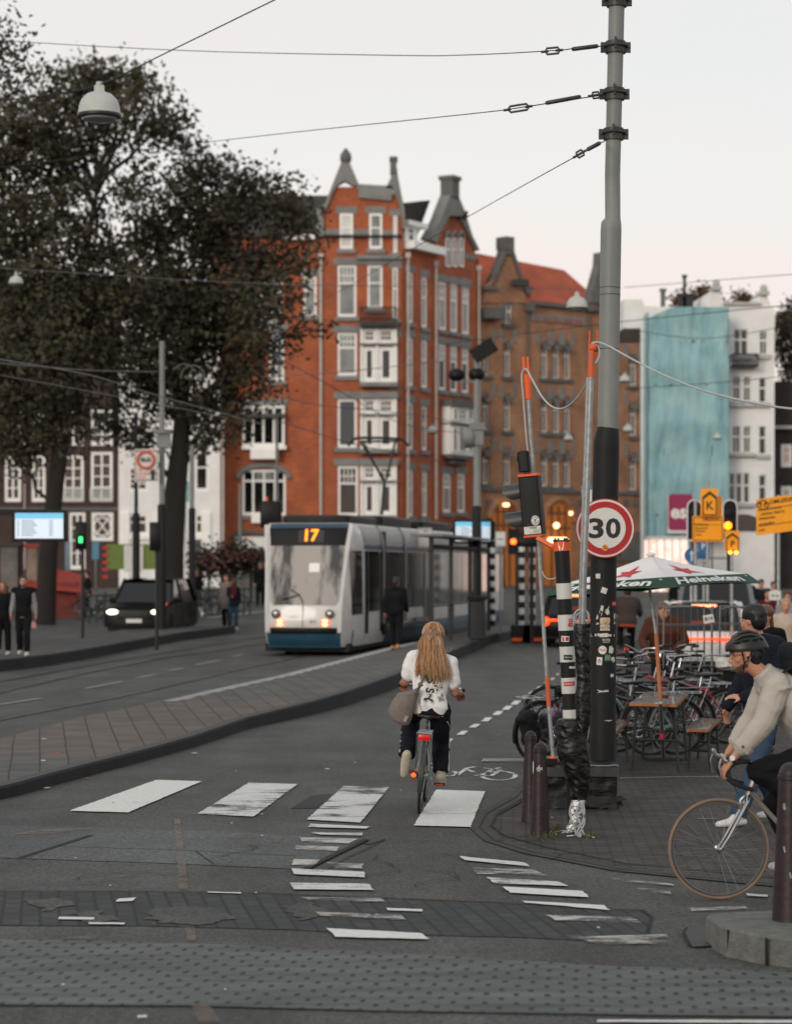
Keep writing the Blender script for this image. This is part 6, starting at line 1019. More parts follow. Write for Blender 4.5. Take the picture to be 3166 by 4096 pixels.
mb=MB();c_=A(*cM(280,1158),60);rbox(mb,(c_.x,c_.y,c_.z),(.55,.3,.25),.06);mb.cyl((c_.x+.1,c_.y,.2),(c_.x+.1,c_.y,c_.z),.05,seg=8);solo('signal_box',mb,M_BPL,'black box on a thin pole just under the temporary signal head','signal box',origin=(c_.x,c_.y,.2))
b_=thing('litter_bin','dark grey litter bin beside the stop pole at the platform edge','litter bin',(A(cT(1545,0)[0],HY,59).x,59,.26));mb=MB();rbox(mb,(0,0,.55),(.42,.42,1.0),.05);part('bin_body',mb,M_DKMET,b_);mb=MB();rbox(mb,(0,0,1.12),(.48,.48,.1),.04);part('lid',mb,M_BPL,b_)
# --- poles, signs on the left ---
lp,dL,P_=mastpole(648,1365,2015,2518,'grey and black pole carrying the white tourist sign in front of the black car',13,.25,18)
mb=MB();mb.box(A(*cL(1005,700),dL),(.4,.35,.55));mb.lathe([(.3,-.06),(.3,.06)],A(*cL(1000,655),dL),14);part('junction_box',mb,M_GREYP,lp,True)
mb=MB();mb.tube(smoothline([A(*cL(*p),dL)for p in((1060,275),(1120,240),(1180,260),(1160,310),(1130,320),(1190,330))],4),.02,5);mb.tube(smoothline([A(*cL(*p),dL)for p in((1110,330),(1130,270),(1190,248),(1245,280),(1255,340))],4),.02,5);part('wire_loop',mb,M_WIRE2,lp,True)
lp2,dL2,P_=mastpole(545,1650,2050,2500,'slim black pole left of the white tourist sign',9,.2,15,m=M_BLKP);mastpole(768,1780,2030,2490,'slim grey and black pole right of the second tree trunk',11,.2,14)
M_SGR=mat('sign_orange_red',(190,84,66),.5,var=.1);t,a,b_=board(cL,826,762,972,962,dL-.3,'white square sign with red ring and red lettering beside the grey pole',M_SIGNW,.25,txt=(('HOP ON HOP OFF',.5,.93,.09,M_SGR),('RIJ',.25,.36,.1,M_SGR),('CLASSIC',.7,.36,.09,M_SGR),('STOP HERE',.32,.24,.09,M_SGR),('TOURS',.28,.14,.09,M_SGR),('CANAL',.3,.055,.08,M_SGR)),frame=M_TD,leg=False)
mb=MB();c_=A(*cL(896,828),dL-.33);mb.torus(c_,.25,.045,(0,1,0),28,6);part('ring',mb,M_SGR,t,True);mb=MB();text_mb(mb,'BUS',.17,lambda u,v:c_+Vector((u,-.02,v)),bold=.03);part('lettering',mb,M_BLK,t,True,False);mb=MB();a=A(*cL(938,915),dL-.34);mb.add([a+Vector((x,0,z))for x,z in((-.05,-.18),(.05,-.18),(.05,0),(.12,0),(0,.16),(-.12,0),(-.05,0))],[tuple(range(7))]);part('arrow',mb,M_BLK,t,True,False)
for x,y0,y1,ds_,col,lab in((500,1265,1345,62,(60,255,130),'green walking light before the brown house door'),(955,1250,1370,60,None,'unlit black signal head beside the grey and black pole'),(285,950,1010,90,None,'x')):
 if lab=='x':continue
 c_=A(*cL(x,(y0+y1)/2),ds_);t=thing('traffic_signal',lab,'traffic light',(c_.x,ds_,0));mb=MB();rbox(mb,(c_.x,c_.y,c_.z+.05),(.3,.22,.75),.03);part('housing',mb,M_BPL,t,True);mb=MB();mb.cyl((c_.x+.02,ds_+.1,0),(c_.x+.02,ds_+.1,c_.z),.045,seg=8);part('post',mb,M_DKMET,t,True)
 if col:mb=MB();mb.box(c_+Vector((0,-.13,-.06)),(.1,.02,.16));part('green_light',mb,mat('green_light',col,.4,var=0,emit=col,es=1.3),t,True,False)
c_=A(*cB(282,1010),60);t=thing('signal_unit','black signal head just above the left corner of the tram roof','traffic light',(c_.x,60,0));mb=MB();rbox(mb,(c_.x,60,c_.z),(.55,.35,.7),.06);part('housing',mb,M_BPL,t,True);mb=MB();mb.cyl((c_.x,60.1,0),(c_.x,60.1,c_.z),.05,seg=8);part('post',mb,M_DKMET,t,True);mb=MB();mb.cyl(A(*cB(258,960),60),A(*cB(255,900),60),.035,seg=6);part('orange_tip',mb,M_ORG,t,True)
for x,y0,lab in((318,420,'pale thin pole standing before the arched bay of the red house'),(92,820,'thin grey pole at the left corner of the red house')):c_=A(*cB(x,y0),100);mb=MB();mb.cyl((c_.x,100,gz(100)),(c_.x,100,c_.z),.09,.06,8);solo('lamp_pole',mb,M_GREYP,lab,'pole',origin=(c_.x,100,gz(100)))
t,a,b_=board(cL,655,1345,985,1500,95,'lime green hoarding behind the railings left of the black car',mat('lime_green',(104,124,56),.7,var=.12),gz(95),'hoarding','hoarding',leg=False);mb=MB();[mb.box((a.x-.05,94.95,a.z-.15-i*.3),(.22,.03,.14))for i in range(5)];part('striped_edge',mb,M_REDST,t,True,False);mb=MB();mb.box((b_.x-1.1,94.94,a.z-.6),(.8,.03,1.1));part('poster',mb,M_SIGNW,t,True,False)
c_=A(*cL(1092,1465),92);t=thing('post_box','bright orange box with white label beside the second tree trunk','post box',(c_.x,92,gz(92)));mb=MB();rbox(mb,(c_.x,92,c_.z),(.4,.35,.55),.06);part('box',mb,mat('bright_orange',(226,84,36),.5,var=.05),t,True);mb=MB();mb.box(c_+Vector((0,-.19,-.03)),(.22,.02,.22));part('label',mb,M_SIGNW,t,True,False);mb=MB();mb.box((c_.x,92,(gz(92)+c_.z-.27)/2),(.3,.3,max(c_.z-.27-gz(92),.1)));part('stand',mb,M_DKMET,t,True,False)
for x0,x1,y0,y1,col,lab in((565,608,1330,1440,(90,140,170),'pale blue beach flag before the railings'),(400,432,1330,1600,(120,140,150),'grey-blue banner beside the leaning trunk'),(1120,1160,960,1085,(110,150,150),'teal and white banner on the white house by the second trunk')):board(cL,x0,y0,x1,y1,88 if y0>1000 else 120,lab,mat('banner_'+str(x0),col,.7,var=.35,vs=2),0.5 if y0>1000 else 1,'banner','banner',pr=.03)
for i,(x0,x1,y0,y1,col,lab)in enumerate(((205,470,1520,1640,(132,46,34),'dark red awning stall behind the leaning tree trunk'),(5,110,1360,1600,(120,116,112),'grey advertising column with portrait poster at the left edge'),(165,225,1365,1600,(150,130,116),'pale kiosk panel left of the leaning trunk'))):
 f_=cL;a,b_=A(*f_(x0,y0),84),A(*f_(x1,y1),84);t=thing(('market_stall','advert_column','kiosk')[i],lab,('stall','advert column','kiosk')[i],((a.x+b_.x)/2,84.5,.3));mb=MB();mb.bx(a.x,b_.x,84,85.2,.3,a.z if i else a.z-.35);part('body',mb,mat('stall_'+str(i),col,.7,var=.35,vs=1.5,col2=tuple(int(v*.6)for v in col)),t,True,False)
 if i==0:mb=MB();mb.add([(a.x-.3,83.4,a.z-.5),(b_.x+.4,83.4,a.z-.75),(b_.x+.1,85.3,a.z-.1),(a.x-.3,85.3,a.z+.4)],[(0,1,2,3)]);part('awning',mb,mat('awning_red',(150,48,34),.8,var=.15),t,True,False)
 else:mb=MB();mb.bx(a.x-.08,b_.x+.08,83.9,85.3,a.z,a.z+.12);part('cap',mb,mat('cap_red',(150,40,34),.6)if i==2 else M_DKMET,t,True,False)
rl=thing('railing','dark green railing with parked cycles along the far quay behind the black car','railing',A(620,HY,80));mb=MB();xa,xb=A(330,HY,80).x,A(1000,HY,86).x
for i in range(26):t_=i/25;x,y=xa+(xb-xa)*t_,80+6*t_;mb.cyl((x,y,gz(y)-.05),(x,y,gz(y)+1.0),.035,seg=6)
for z in(.5,.98):mb.tube([(xa,80,gz(80)+z),(xb,86,gz(86)+z)],.035,6)
part('rails',mb,mat('green_railing',(40,52,40),.6),rl,True)
# --- yellow diversion signs ---
M_YEL=mat('diversion_yellow',(246,160,10),.5,var=.05,vs=4);M_BLU=mat('sign_blue',(34,100,150),.5,var=.08,vs=4);dY=47
def up(t,pts,y,m,nm='symbol'):mb=MB();mb.prism([(A(*cY(u,v),y).x,A(*cY(u,v),y).z)for u,v in pts],lambda u,v,w:Vector((u,y+w,v)),-.004,0);part(nm,mb,m,t,True,False)
t,a,b_=board(cY,500,490,865,795,dY,'yellow diversion board with small print below the K sign',M_YEL,0,'diversion_sign','road sign',txt=(('OMLEIDING',.62,.86,.13,M_BLK),('Kinkerstraat',.3,.66,.1,M_BLK),('Elandsgracht',.3,.53,.1,M_BLK),('afgesloten',.25,.41,.1,M_BLK),('Volg K',.2,.27,.1,M_BLK)),frame=M_BLK,leg=False);mb=MB();x=A(*cY(540,800),dY).x;mb.cyl((x,dY+.06,0),(x,dY+.06,A(*cY(0,300),dY).z),.035,seg=8);part('post',mb,M_GALV,t,True);up(t,[(505,578),(862,596),(862,600),(505,582)],dY-.005,M_BLK,'rule')
t,a,b_=board(cY,797,255,850,508,dY+.1,'plain yellow panel edge behind the K sign',M_YEL,0,'diversion_sign','road sign',leg=False)
def arrowbox(t,x0,x1,y0,ysh,y1,th,y,chev):
 c=(x0+x1)/2;up(t,[(x0,ysh),(c,y0),(x1,ysh),(x1,ysh+chev),(c,y0+chev),(x0,ysh+chev)],y,M_BLK);[up(t,[(x,ysh),(x+th,ysh),(x+th,y1),(x,y1)],y-.0005,M_BLK)for x in(x0,x1-th)];up(t,[(x0,y1-th),(x1,y1-th),(x1,y1),(x0,y1)],y-.001,M_BLK)
t,a,b_=board(cY,597,163,800,492,dY-.1,'yellow square sign with black K under an arrowhead',M_YEL,0,'diversion_sign','road sign',txt=(('K',.52,.37,.42,M_BLK),),leg=False);arrowbox(t,618,790,190,262,482,14,dY-.106,38);mb=MB();x=A(*cY(682,0),dY).x;mb.cyl((x,dY+.05,0),(x,dY+.05,A(*cY(0,68),dY).z),.03,seg=8);part('post',mb,M_GALV,t,True)
t,a,b_=board(cY,884,664,1060,915,dY-1,'smaller yellow sign with black P under an arrowhead and two amber lamps',M_YEL,0,'diversion_sign','road sign',txt=(('P',.52,.36,.42,M_BLK),));arrowbox(t,900,1050,690,745,905,10,dY-1.006,28)
for x in(948,1022):mb=MB();mb.ell(A(*cY(x,923),dY-1.05),(.036,.03,.036),10,7);part('amber_lamp',mb,mat('amber_lamp',(255,180,60),.4,var=0,emit=(255,170,50),es=4)if x==948 else bpy.data.materials['amber_lamp'],t,True)
t,a,b_=board(cY,1262,292,1900,725,dY-3,'big yellow diversion board headed OMLEIDING at the right edge',M_YEL,0,'diversion_sign','road sign',txt=(('OMLEIDING',.52,.87,.15,M_BLK),('Keizersgracht',.26,.7,.11,M_BLK),('richting Stad is',.3,.575,.11,M_BLK),('afgesloten',.2,.455,.11,M_BLK),('omleiding',.19,.3,.11,M_BLK),('volg',.1,.14,.11,M_BLK)),leg=False,skew=.14)
mb=MB();x=A(*cY(1530,700),dY-3).x;mb.cyl((x,dY-2.94,0),(x,dY-2.94,A(*cY(0,240),dY-3).z),.035,seg=8);part('post',mb,M_GALV,t,True);mb=MB();c_=A(*cY(1335,355),dY-3.01);[mb.torus(c_+Vector((dx,0,0)),.045,.01,(0,1,0),14,5)for dx in(-.07,.08)];mb.tube([c_+Vector(q)for q in((-.07,0,0),(-.03,0,.08),(.05,0,.08),(.08,0,0))],.01,5);part('bicycle_pictogram',mb,M_BLK,t,True)
for v,s_ in((392,0),(590,0)):up(t,[(1275,v+22),(1900,v-70),(1900,v-64),(1275,v+28)],dY-3.006,M_BLK,'rule')
board(cY,1412,1385,1552,1490,dY-6,'small white notice low on the detour sign post',M_SIGNW,0,'notice','notice',txt=(('let op',.5,.5,.35,M_BLK),),leg=False)
t=thing('road_sign','round blue sign with white upward arrow beside the parking sign','road sign',A(2764,2264,dY+1));c_=A(2764,2222,dY+1);mb=MB();mb.lathe([(.15,-.01),(.155,0),(.15,.01)],c_,28,Matrix.Rotation(PI/2,3,'X'));part('disc',mb,M_BLU,t,True);mb=MB();mb.add([c_+Vector((x,-.014,z))for x,z in((-.018,-.12),(.018,-.12),(.018,.03),(.05,.03),(0,.11),(-.05,.03),(-.018,.03))],[tuple(range(7))]);part('arrow',mb,M_SIGNW,t,True,False);mb=MB();mb.cyl((c_.x,dY+1.05,0),(c_.x,dY+1.05,c_.z+.1),.03,seg=8);part('post',mb,M_GALV,t,True)
board(cY,570,800,705,1000,dY+1.5,'blue parking sign with white P beside the round arrow sign',M_BLU,0,'road_sign','road sign',txt=(('P',.42,.72,.5,M_SIGNW),));board(cY,575,1010,712,1085,dY+1.5,'white plate under the blue parking sign',M_SIGNW,0,'road_sign','road sign',txt=(('taxi',.5,.5,.4,M_BLK),),leg=False)
for x,col,lab in((945,(255,120,16),'white-edged traffic light showing amber behind the P sign'),(522,None,'white-edged traffic light turned away behind the yellow diversion board')):
 d_=dY+2;c_=A(*cY(x,560),d_);t=thing('traffic_signal',lab,'traffic light',(c_.x,d_,0));w,h=.135,.42;ol=lambda k,o:[(k*w*math.cos(a),h-.1+k*w*math.sin(a))for a in[PI*i/10 for i in range(11)]]+[(-k*w,-h+.05-(k-1)*.2),(k*w,-h+.05-(k-1)*.2)]
 for k,o,m_,nm in((1.22,0,M_SIGNW,'backboard_edge'),(1.0,-.01,M_BPL,'backboard')):mb=MB();mb.prism(ol(k,o),lambda u,v,w_:c_+Vector((u,w_,v)),o-.008,o+.02 if k>1.1 else o);part(nm,mb,m_,t,True,False)
 for dz in(.22,.0,-.22):mb=MB();mb.lathe([(.09,-.05),(.095,.0),(.06,.01)],c_+Vector((0,-.05,dz-.03)),16,Matrix.Rotation(PI/2,3,'X'));part('hood',mb,M_BPL,t,True)
 if col:mb=MB();mb.ell(A(*cY(922,605),d_-.13),(.085,.03,.085),14,8);part('amber_light',mb,mat('amber_signal',col,.4,var=0,emit=col,es=4.5),t,True)
 mb=MB();mb.cyl((c_.x,d_+.05,0),(c_.x,d_+.05,c_.z),.06,seg=8);part('post',mb,M_DKMET,t,True)
 # ---------------- bicycles ----------------
M_TYREB=mat('black_tyre',(20,20,21),.75,var=.2,vs=20);M_GUM=mat('gum_wall_tyre',(122,104,90),.8,var=.15,vs=8);M_RIM=mat('alloy_rim',(96,96,94),.45,.6,var=.1);M_SAD=mat('black_saddle',(18,18,19),.45,var=.1);M_GRIP=mat('bar_tape',(17,17,18),.8,var=.2,vs=40);M_REFL=mat('red_reflector',(190,16,20),.25,var=.2,vs=60,emit=(180,10,10),es=.25)
def bike(lab,M_,fmat,style='city',tyre=None,loc=None,group=None,steer=0,step=False,label_only=False,crank=-20,rack=True,wb=None,r=None,lit=False,rt=.019,mg=None):
 b=thing('bicycle',lab,'bicycle',M=M_,group=group);race=style=='race';r=r or.34;wb=wb or(1.0 if race else 1.08);tyre=tyre or M_TYREB
 BB=Vector((0,.44 if not race else.41,.28));HB=Vector((0,wb-.24 if not race else wb-.193,.66 if not race else.685));HT=Vector((0,wb-.29 if not race else wb-.235,.84 if not race else.80));ST=Vector((0,.24,.78 if race else.7));RH=Vector((0,0,r));FH=Vector((0,wb,r))
 def Rs(p):
  p=Vector(p);ax=(HT-HB).normalized();return(Matrix.Rotation(steer,3,ax)@(p-HB))+HB
 mb=MB();t=.016 if not race else.0145
 if step:mb.tube([HB+Vector((0,0,.02)),Vector((0,.56,.38)),BB],t*1.3,8);mb.tube([HT-Vector((0,0,.06)),Vector((0,.58,.5)),Vector((0,.36,.42))],t,8)
 else:mb.tube([HT-Vector((0,-.01,.03)),ST-Vector((0,0,.05))],t,8);mb.tube([HB+Vector((0,-.01,.03)),BB],t*1.15,8)
 mb.tube([BB,ST],t,8);mb.tube([HB,HT],t*1.3,8)
 for s in(-1,1):mb.tube([BB+Vector((s*.02,0,0)),Vector((s*.06,.03,r))],t*.7,6);mb.tube([ST+Vector((s*.015,0,-.08)),Vector((s*.06,.03,r))],t*.6,6)
 part('frame',mb,fmat,b)
 mb=MB()
 for s in(-1,1):P=[HB+Vector((s*.01,0,-.0)),HB+Vector((s*.045,.01,-.04)),HB.lerp(FH,.75)+Vector((s*.055,-.012,0)),FH+Vector((s*.055,-.004,0))];mb.tube([Rs(p)for p in P],[t*.95,t*.95,t*.7,t*.5],8)
 part('fork',mb,fmat if not race else M_CHR,b)
 for hub,fr in((RH,0),(FH,1)):
  f=Rs if fr else(lambda p:Vector(p));ax=(f(hub+Vector((1,0,0)))-f(hub)).normalized();c=f(hub);mb=MB();mb.torus(c,r-rt*.8,rt*.8,ax,56,8);wo=part('wheel',mb,tyre,b)
  mb=MB();mb.torus(c,r-rt*2.1,.0085,ax,56,6,flat=1.3);part('rim',mb,M_RIM,wo);mb=MB();mb.tube([c-ax*.05,c-ax*.035,c-ax*.03,c+ax*.03,c+ax*.035,c+ax*.05],[.012,.024,.014,.014,.024,.012],10)
  u=Vector((0,0,1));w=ax.cross(u).normalized();n=28
  for i in range(n):a=2*PI*i/n;o=.35*(1 if i%2 else-1);s=(-1)**(i//2);mb.tube([c+(u*math.cos(a+o*1.6)+w*math.sin(a+o*1.6))*.022+ax*.028*s,c+(u*math.cos(a)+w*math.sin(a))*(r-rt*2.1)],.0011,3)
  part('spokes',mb,M_CHR,wo)
  if not race:
   mb=MB();rs=[];a0,a1=(10,200)if not fr else(20,165)
   for i in range(25):a=R(a0+(a1-a0)*i/24);q=hub+Vector((0,math.cos(a),math.sin(a)))*(r+.018);rs.append([f(q+Vector((dx,0,0))+(hub-q).normalized()*dz)for dx,dz in((-.026,.018),(-.018,0),(.018,0),(.026,.018),(.016,.004),(-.016,.004))])
   part('mudguard',MB().rings(rs),mg or M_BPL,b)
 sp=ST+Vector((0,-.03,.12 if race else.14));mb=MB();mb.tube([ST,sp],.0125,8);part('seat_post',mb,M_CHR,b);mb=MB();mb.v=[]
 rs=[]
 for y,w,z,h in((-.14,.03,.02,.02),(-.12,.075,.02,.04),(-.05,.07,.015,.04),(.03,.035,.01,.035),(.12,.018,.008,.025),(.14,.008,.0,.015))if not race else((-.13,.03,.02,.015),(-.11,.07,.02,.03),(-.03,.05,.012,.03),(.05,.022,.01,.025),(.13,.014,.008,.02)):rs.append([sp+Vector((w*math.cos(a),y,z+h*math.sin(a)*.6))for a in[2*PI*k/12 for k in range(12)]])
 part('saddle',MB().rings(rs),M_SAD,b)
 mb=MB();ax=(HT-HB).normalized();st=HT+ax*(.1 if not race else.03)
 if race:
  cl=Vector((0,wb-.175,.925));mb.tube([Rs(HT),Rs(HT+ax*.07),Rs(cl)],.013,8);part('stem',mb,M_CHR,b)
  for s in(-1,1):mb=MB();mb.tube([Rs(p)for p in smoothline([cl+Vector((0,0,0)),cl+Vector((s*.1,0,0)),cl+Vector((s*.18,.01,.0)),cl+Vector((s*.2,.07,.0)),cl+Vector((s*.205,.13,-.03)),cl+Vector((s*.21,.15,-.08)),cl+Vector((s*.215,.12,-.13)),cl+Vector((s*.22,.04,-.165)),cl+Vector((s*.22,-.02,-.18))],4)],.0155,8);hb=part('handlebar',mb,M_GRIP,b);mb=MB();mb.tube([Rs(cl+Vector((s*.205,.12,-.01))),Rs(cl+Vector((s*.205,.17,.01))),Rs(cl+Vector((s*.205,.185,.045)))],[.016,.017,.012],8,round_=True);mb.tube([Rs(cl+Vector((s*.205,.18,.03))),Rs(cl+Vector((s*.205,.2,-.02))),Rs(cl+Vector((s*.205,.19,-.1)))],.006,5);part('brake_lever',mb,M_CHR,hb)
  mb=MB();mb.tube([Rs(HB+Vector((0,.02,.0))),Rs(HB+Vector((0,.05,-.03))),Rs(HB+Vector((0,.045,-.08)))],.012,6);part('brake',mb,M_CHR,b);mb=MB();mb.tube(smoothline([Rs(p)for p in(cl+Vector((.05,.02,0)),cl+Vector((.04,.1,-.05)),cl+Vector((.02,.06,-.2)),HB+Vector((0,.05,0)))],5),.003,4);part('brake_cable',mb,M_BPL,b)
 else:
  top=HT+ax*.2;mb.tube([Rs(HT),Rs(top)],.0125,8);part('stem',mb,M_CHR,b);sw=-.2 if style=='city' else-.04
  mb=MB();mb.tube(smoothline([Rs(top+Vector(q))for q in((-.29,sw,.06),(-.27,sw*.5,.065),(-.18,.03,.06),(-.06,.04,.02),(0,.03,0),(.06,.04,.02),(.18,.03,.06),(.27,sw*.5,.065),(.29,sw,.06))],4),.011,8);hb=part('handlebar',mb,M_CHR,b)
  for s in(-1,1):mb=MB();mb.tube([Rs(top+Vector((s*.283,sw*.6,.063))),Rs(top+Vector((s*.292,sw-.03,.06)))],.0165,8,round_=True);part('grip',mb,M_GRIP,hb)
  mb=MB();c=Rs(top+Vector((0,.1,-.08)));mb.tube([c-Vector((0,.03,0)),c+Vector((0,.03,0))],[.02,.035],12);part('front_lamp',mb,M_BPL,b)
  if rack:
   mb=MB()
   for s in(-1,1):mb.tube([(s*.06,.2,.74),(s*.065,.05,.735),(s*.065,-.3,.735)],.006,6);mb.tube([(s*.065,-.22,.735),(s*.062,-.02,r+.02)],.006,6)
   for y in(.1,-.05,-.2,-.3):mb.tube([(-.065,y,.735),(.065,y,.735)],.006,5)
   part('rack',mb,M_CHR,b)
 mb=MB();mb.tube([BB-Vector((.06,0,0)),BB+Vector((.06,0,0))],.02,10);mb.torus(BB+Vector((.045,0,0)),.085,.006,(1,0,0),24,5);part('chainring',mb,M_CHR,b);mb=MB();mb.tube([BB+Vector((.045,0,.085)),Vector((.045,0,r+.03))],.005,5);mb.tube([BB+Vector((.045,0,-.085)),Vector((.045,0,r-.03))],.005,5);part('chain',mb,M_DKMET,b)
 pd=[]
 for s in(-1,1):
  a=R(crank+(180 if s>0 else 0));e_=BB+Vector((s*.075,-math.cos(a)*.17,-math.sin(a)*.17));mb=MB();mb.tube([BB+Vector((s*.065,0,0)),e_],[.012,.009],8);co=part('crank',mb,M_CHR,b);mb=MB();rbox(mb,e_+Vector((s*.065,0,0)),(.095,.08,.024),.008);part('pedal',mb,M_BPL,co);mb=MB();mb.box(e_+Vector((s*.065,-.042,0)),(.07,.004,.016));part('pedal_reflector',mb,M_ORGW if True else M_ORG,co,False);pd.append(e_+Vector((s*.065,0,.02)))
 return b,pd,sp
TBM=lambda x,y,rz,lean=0,z=0:Matrix.Translation((x,y,z))@Matrix.Rotation(rz,4,'Z')@Matrix.Rotation(lean,4,'Y')
M_FD=mat('dark_bike_paint',(34,36,38),.35,var=.1,coat=.3);M_FR=mat('red_bike_paint',(150,28,30),.35,var=.1,coat=.3);M_FT=mat('pale_teal_bike_paint',(104,128,126),.4,var=.1);M_FG=mat('grey_green_bike_paint',(112,122,118),.4,var=.12,coat=.3)
def rearat(x,d_):return A(x,HY,d_).x
br,_,_=bike('red and black bicycle with dark saddle parked beyond the right bench',TBM(rearat(2912,28.4),28.4,R(82),R(4)),M_FR,group='bicycles parked beyond the terrace')
b0_,_,_=bike('pale teal framed bicycle parked crosswise behind the picnic table',TBM(rearat(2700,26.8),26.8,R(76),R(-5)),M_FT,step=True,group='bicycles parked beyond the terrace',steer=.4)
bd_,_,_=bike('dark bicycle with curved bars at the left end of the parked row, against the mast',TBM(rearat(2560,27.9),27.9,R(40),R(5)),M_FD,group='bicycles parked beyond the terrace',steer=-.5)
for i,(src,x,d_,rz,ln,lab)in enumerate(((bd_,2625,28.8,62,-6,'dark bicycle jammed between the teal one and the brown-jacketed man'),(bd_,2770,27.6,118,6,'dark bicycle turned the other way behind the umbrella pole'),(br,2760,29.8,50,-5,'red-framed bicycle mostly hidden behind the umbrella pole'),(bd_,3010,29.4,60,7,'dark bicycle leaning beside the cage trolleys'),(bd_,2495,29.6,20,-4,'dark bicycle half hidden by the mast, handlebar showing right of it'),(bd_,2860,30.6,96,3,'dark bicycle with chrome bars in front of the cage trolley'),(bd_,2672,29.9,28,5,'dark bicycle nosed in towards the brown-jacketed man, behind the teal one'),(bd_,2835,28.8,132,-4,'dark bicycle whose saddle shows over the short bench'),(bd_,2945,30.9,100,4,'dark bicycle at the foot of the second cage trolley'),(bd_,2598,26.6,110,3,'dark bicycle nearest the trestle table, on its mast side'),(br,2530,28.6,70,4,'red bicycle partly hidden by the mast'))):
 c=copytree(src,None,TBM(rearat(x,d_),d_,R(rz),R(ln)));c['label']=lab
bg,_,_=bike('black bicycle with bulging black panniers parked left of the striped post',TBM(rearat(2140,25.9),25.9,R(-52),R(6)),M_FD,group='bicycles parked beyond the terrace',steer=.3)
M_BAG=mat('black_pannier_cloth',(18,19,21),.75,var=.3,vs=5,bump=.6,bs=14,spec=.2);M_FLO=mat('floral_cloth',(40,38,46),.8,col2=(130,120,130),vs=9,thr=(.5,.62))
def rows(poly,n):
 ys_=[p[1]for p in poly];y0,y1=min(ys_),max(ys_);out=[]
 for j in range(n+1):
  y=y0+(y1-y0)*min(max(j/n,.004),.996);xs_=[]
  for(ax,ay),(bx_,by)in zip(poly,poly[1:]+poly[:1]):
   if(ay<=y<by)or(by<=y<ay):xs_.append(ax+(bx_-ax)*(y-ay)/(by-ay))
  if len(xs_)>=2:out.append((min(xs_),max(xs_),y))
 return out
def blob(px,d_,thick,n=26,seg=28,amp=.006,fq=12,f=None):
 q=[f(*p)for p in px]if f else px;rs=[];W_=max(r-l for l,r,y in rows(q,n))
 for l,r,y in rows(q,n):
  c=A((l+r)/2,y,d_);h=(r-l)/2*d_/F;th=thick*math.sqrt(min((r-l)/W_,1));ring=[]
  for k in range(seg):a=2*PI*k/seg;p=c+Vector((h*math.cos(a),th*math.sin(a),0));nn=noise.noise(p*fq)*amp+noise.noise(p*fq*2.6)*amp*.5;ring.append(p+Vector((math.cos(a),math.sin(a),.3))*nn)
  rs.append(ring)
 return MB().rings(rs)
for px,d_,m_,lab in(([(205,905),(240,860),(290,850),(330,870),(345,1000),(330,1040),(270,1010),(250,1040),(235,930)],25.6,M_BAG,'bulging black pannier hanging on the left parked bicycle'),([(330,880),(350,850),(420,830),(462,850),(455,900),(400,960),(385,1040),(345,1010)],25.9,M_FLO,'dark floral pannier on the left parked bicycle, nearer the striped post'),([(422,735),(440,722),(470,725),(480,745),(460,785),(445,790),(425,755)],25.9,M_BAG,'black saddle cover showing left of the striped post')):solo('pannier',blob(px,d_,.14,f=cN,amp=.02),m_,lab,'pannier',origin=A(*cN(*px[0]),d_))
# ---------------- terrace: trestle table, benches, parasol, cage trolleys ----------------
M_TTOP=mat('varnished_board',(84,54,38),.22,var=.25,vs=3,coat=.5,stretch=(8,1,1));M_TEDGE=mat('board_edge',(160,98,54),.5,var=.15);M_TLEG=mat('dark_green_trestle',(26,40,36),.5,var=.1)
def trestle(lab,nm,cat,quad,z,leg_in=.12):
 P=[G(*cN(*q),z)for q in quad];c=sum(P,Vector())/4;t=thing(nm,lab,cat,(c.x,c.y,0),group=None);mb=MB();mb.add([Vector((p.x,p.y,z-.001))for p in P],[(0,1,2,3)]);part('top',mb,M_TTOP,t,True,False)
 mb=MB();mb.add([Vector((p.x,p.y,z-.002-dz))for dz in(0,.03)for p in P],[(4,5,6,7)]+[(i,(i+1)%4,4+(i+1)%4,4+i)for i in range(4)]);part('edge',mb,M_TEDGE,t,True,False)
 for a,b_ in((0,1),(3,2)):
  k=.16 if a==0 else-.16;A0,B0=P[a].lerp(P[3 if a==0 else 0],abs(k)),P[b_].lerp(P[2 if a==0 else 1],abs(k))
  for s,p,q in((0,A0,B0),(1,B0,A0)):e_=p.lerp(q,.1);mb=MB();mb.tube([Vector((e_.x,e_.y,z-.03)),Vector((p.x,p.y,0))],.015,6);part('leg',mb,M_TLEG,t,True)
  mb=MB();mb.tube([Vector((A0 .x,A0 .y,z*.45)),Vector((B0 .x,B0 .y,z*.45))],.015,6);mb.tube([Vector((A0 .x,A0 .y,z-.045)),Vector((B0 .x,B0 .y,z-.045))],.02,6);part('crossbar',mb,M_TLEG,t,True)
 return t,P
trestle('varnished trestle table with dark green legs pierced by the parasol pole','trestle_table','table',((820,815),(1072,822),(1134,762),(902,758)),.75)
trestle('short varnished bench right of the trestle table reflecting an orange light','trestle_bench','bench',((1123,953),(1238,957),(1306,900),(1196,893)),.46);trestle('varnished bench half hidden behind the mast','trestle_bench','bench',((640,968),(738,976),(822,906),(730,900)),.46)
o_=MB();c_=G(*cN(1010,785),.75);o_.lathe([(.035,0),(.045,.01),(.045,.03),(.03,.032)],c_+Vector((0,0,.001)),16);solo('ashtray',o_,M_WOODF,'small brown ashtray beside the parasol pole on the trestle table','ashtray',origin=c_)
M_CAGE=mat('dull_cage_steel',(104,106,106),.5,.6,var=.2)
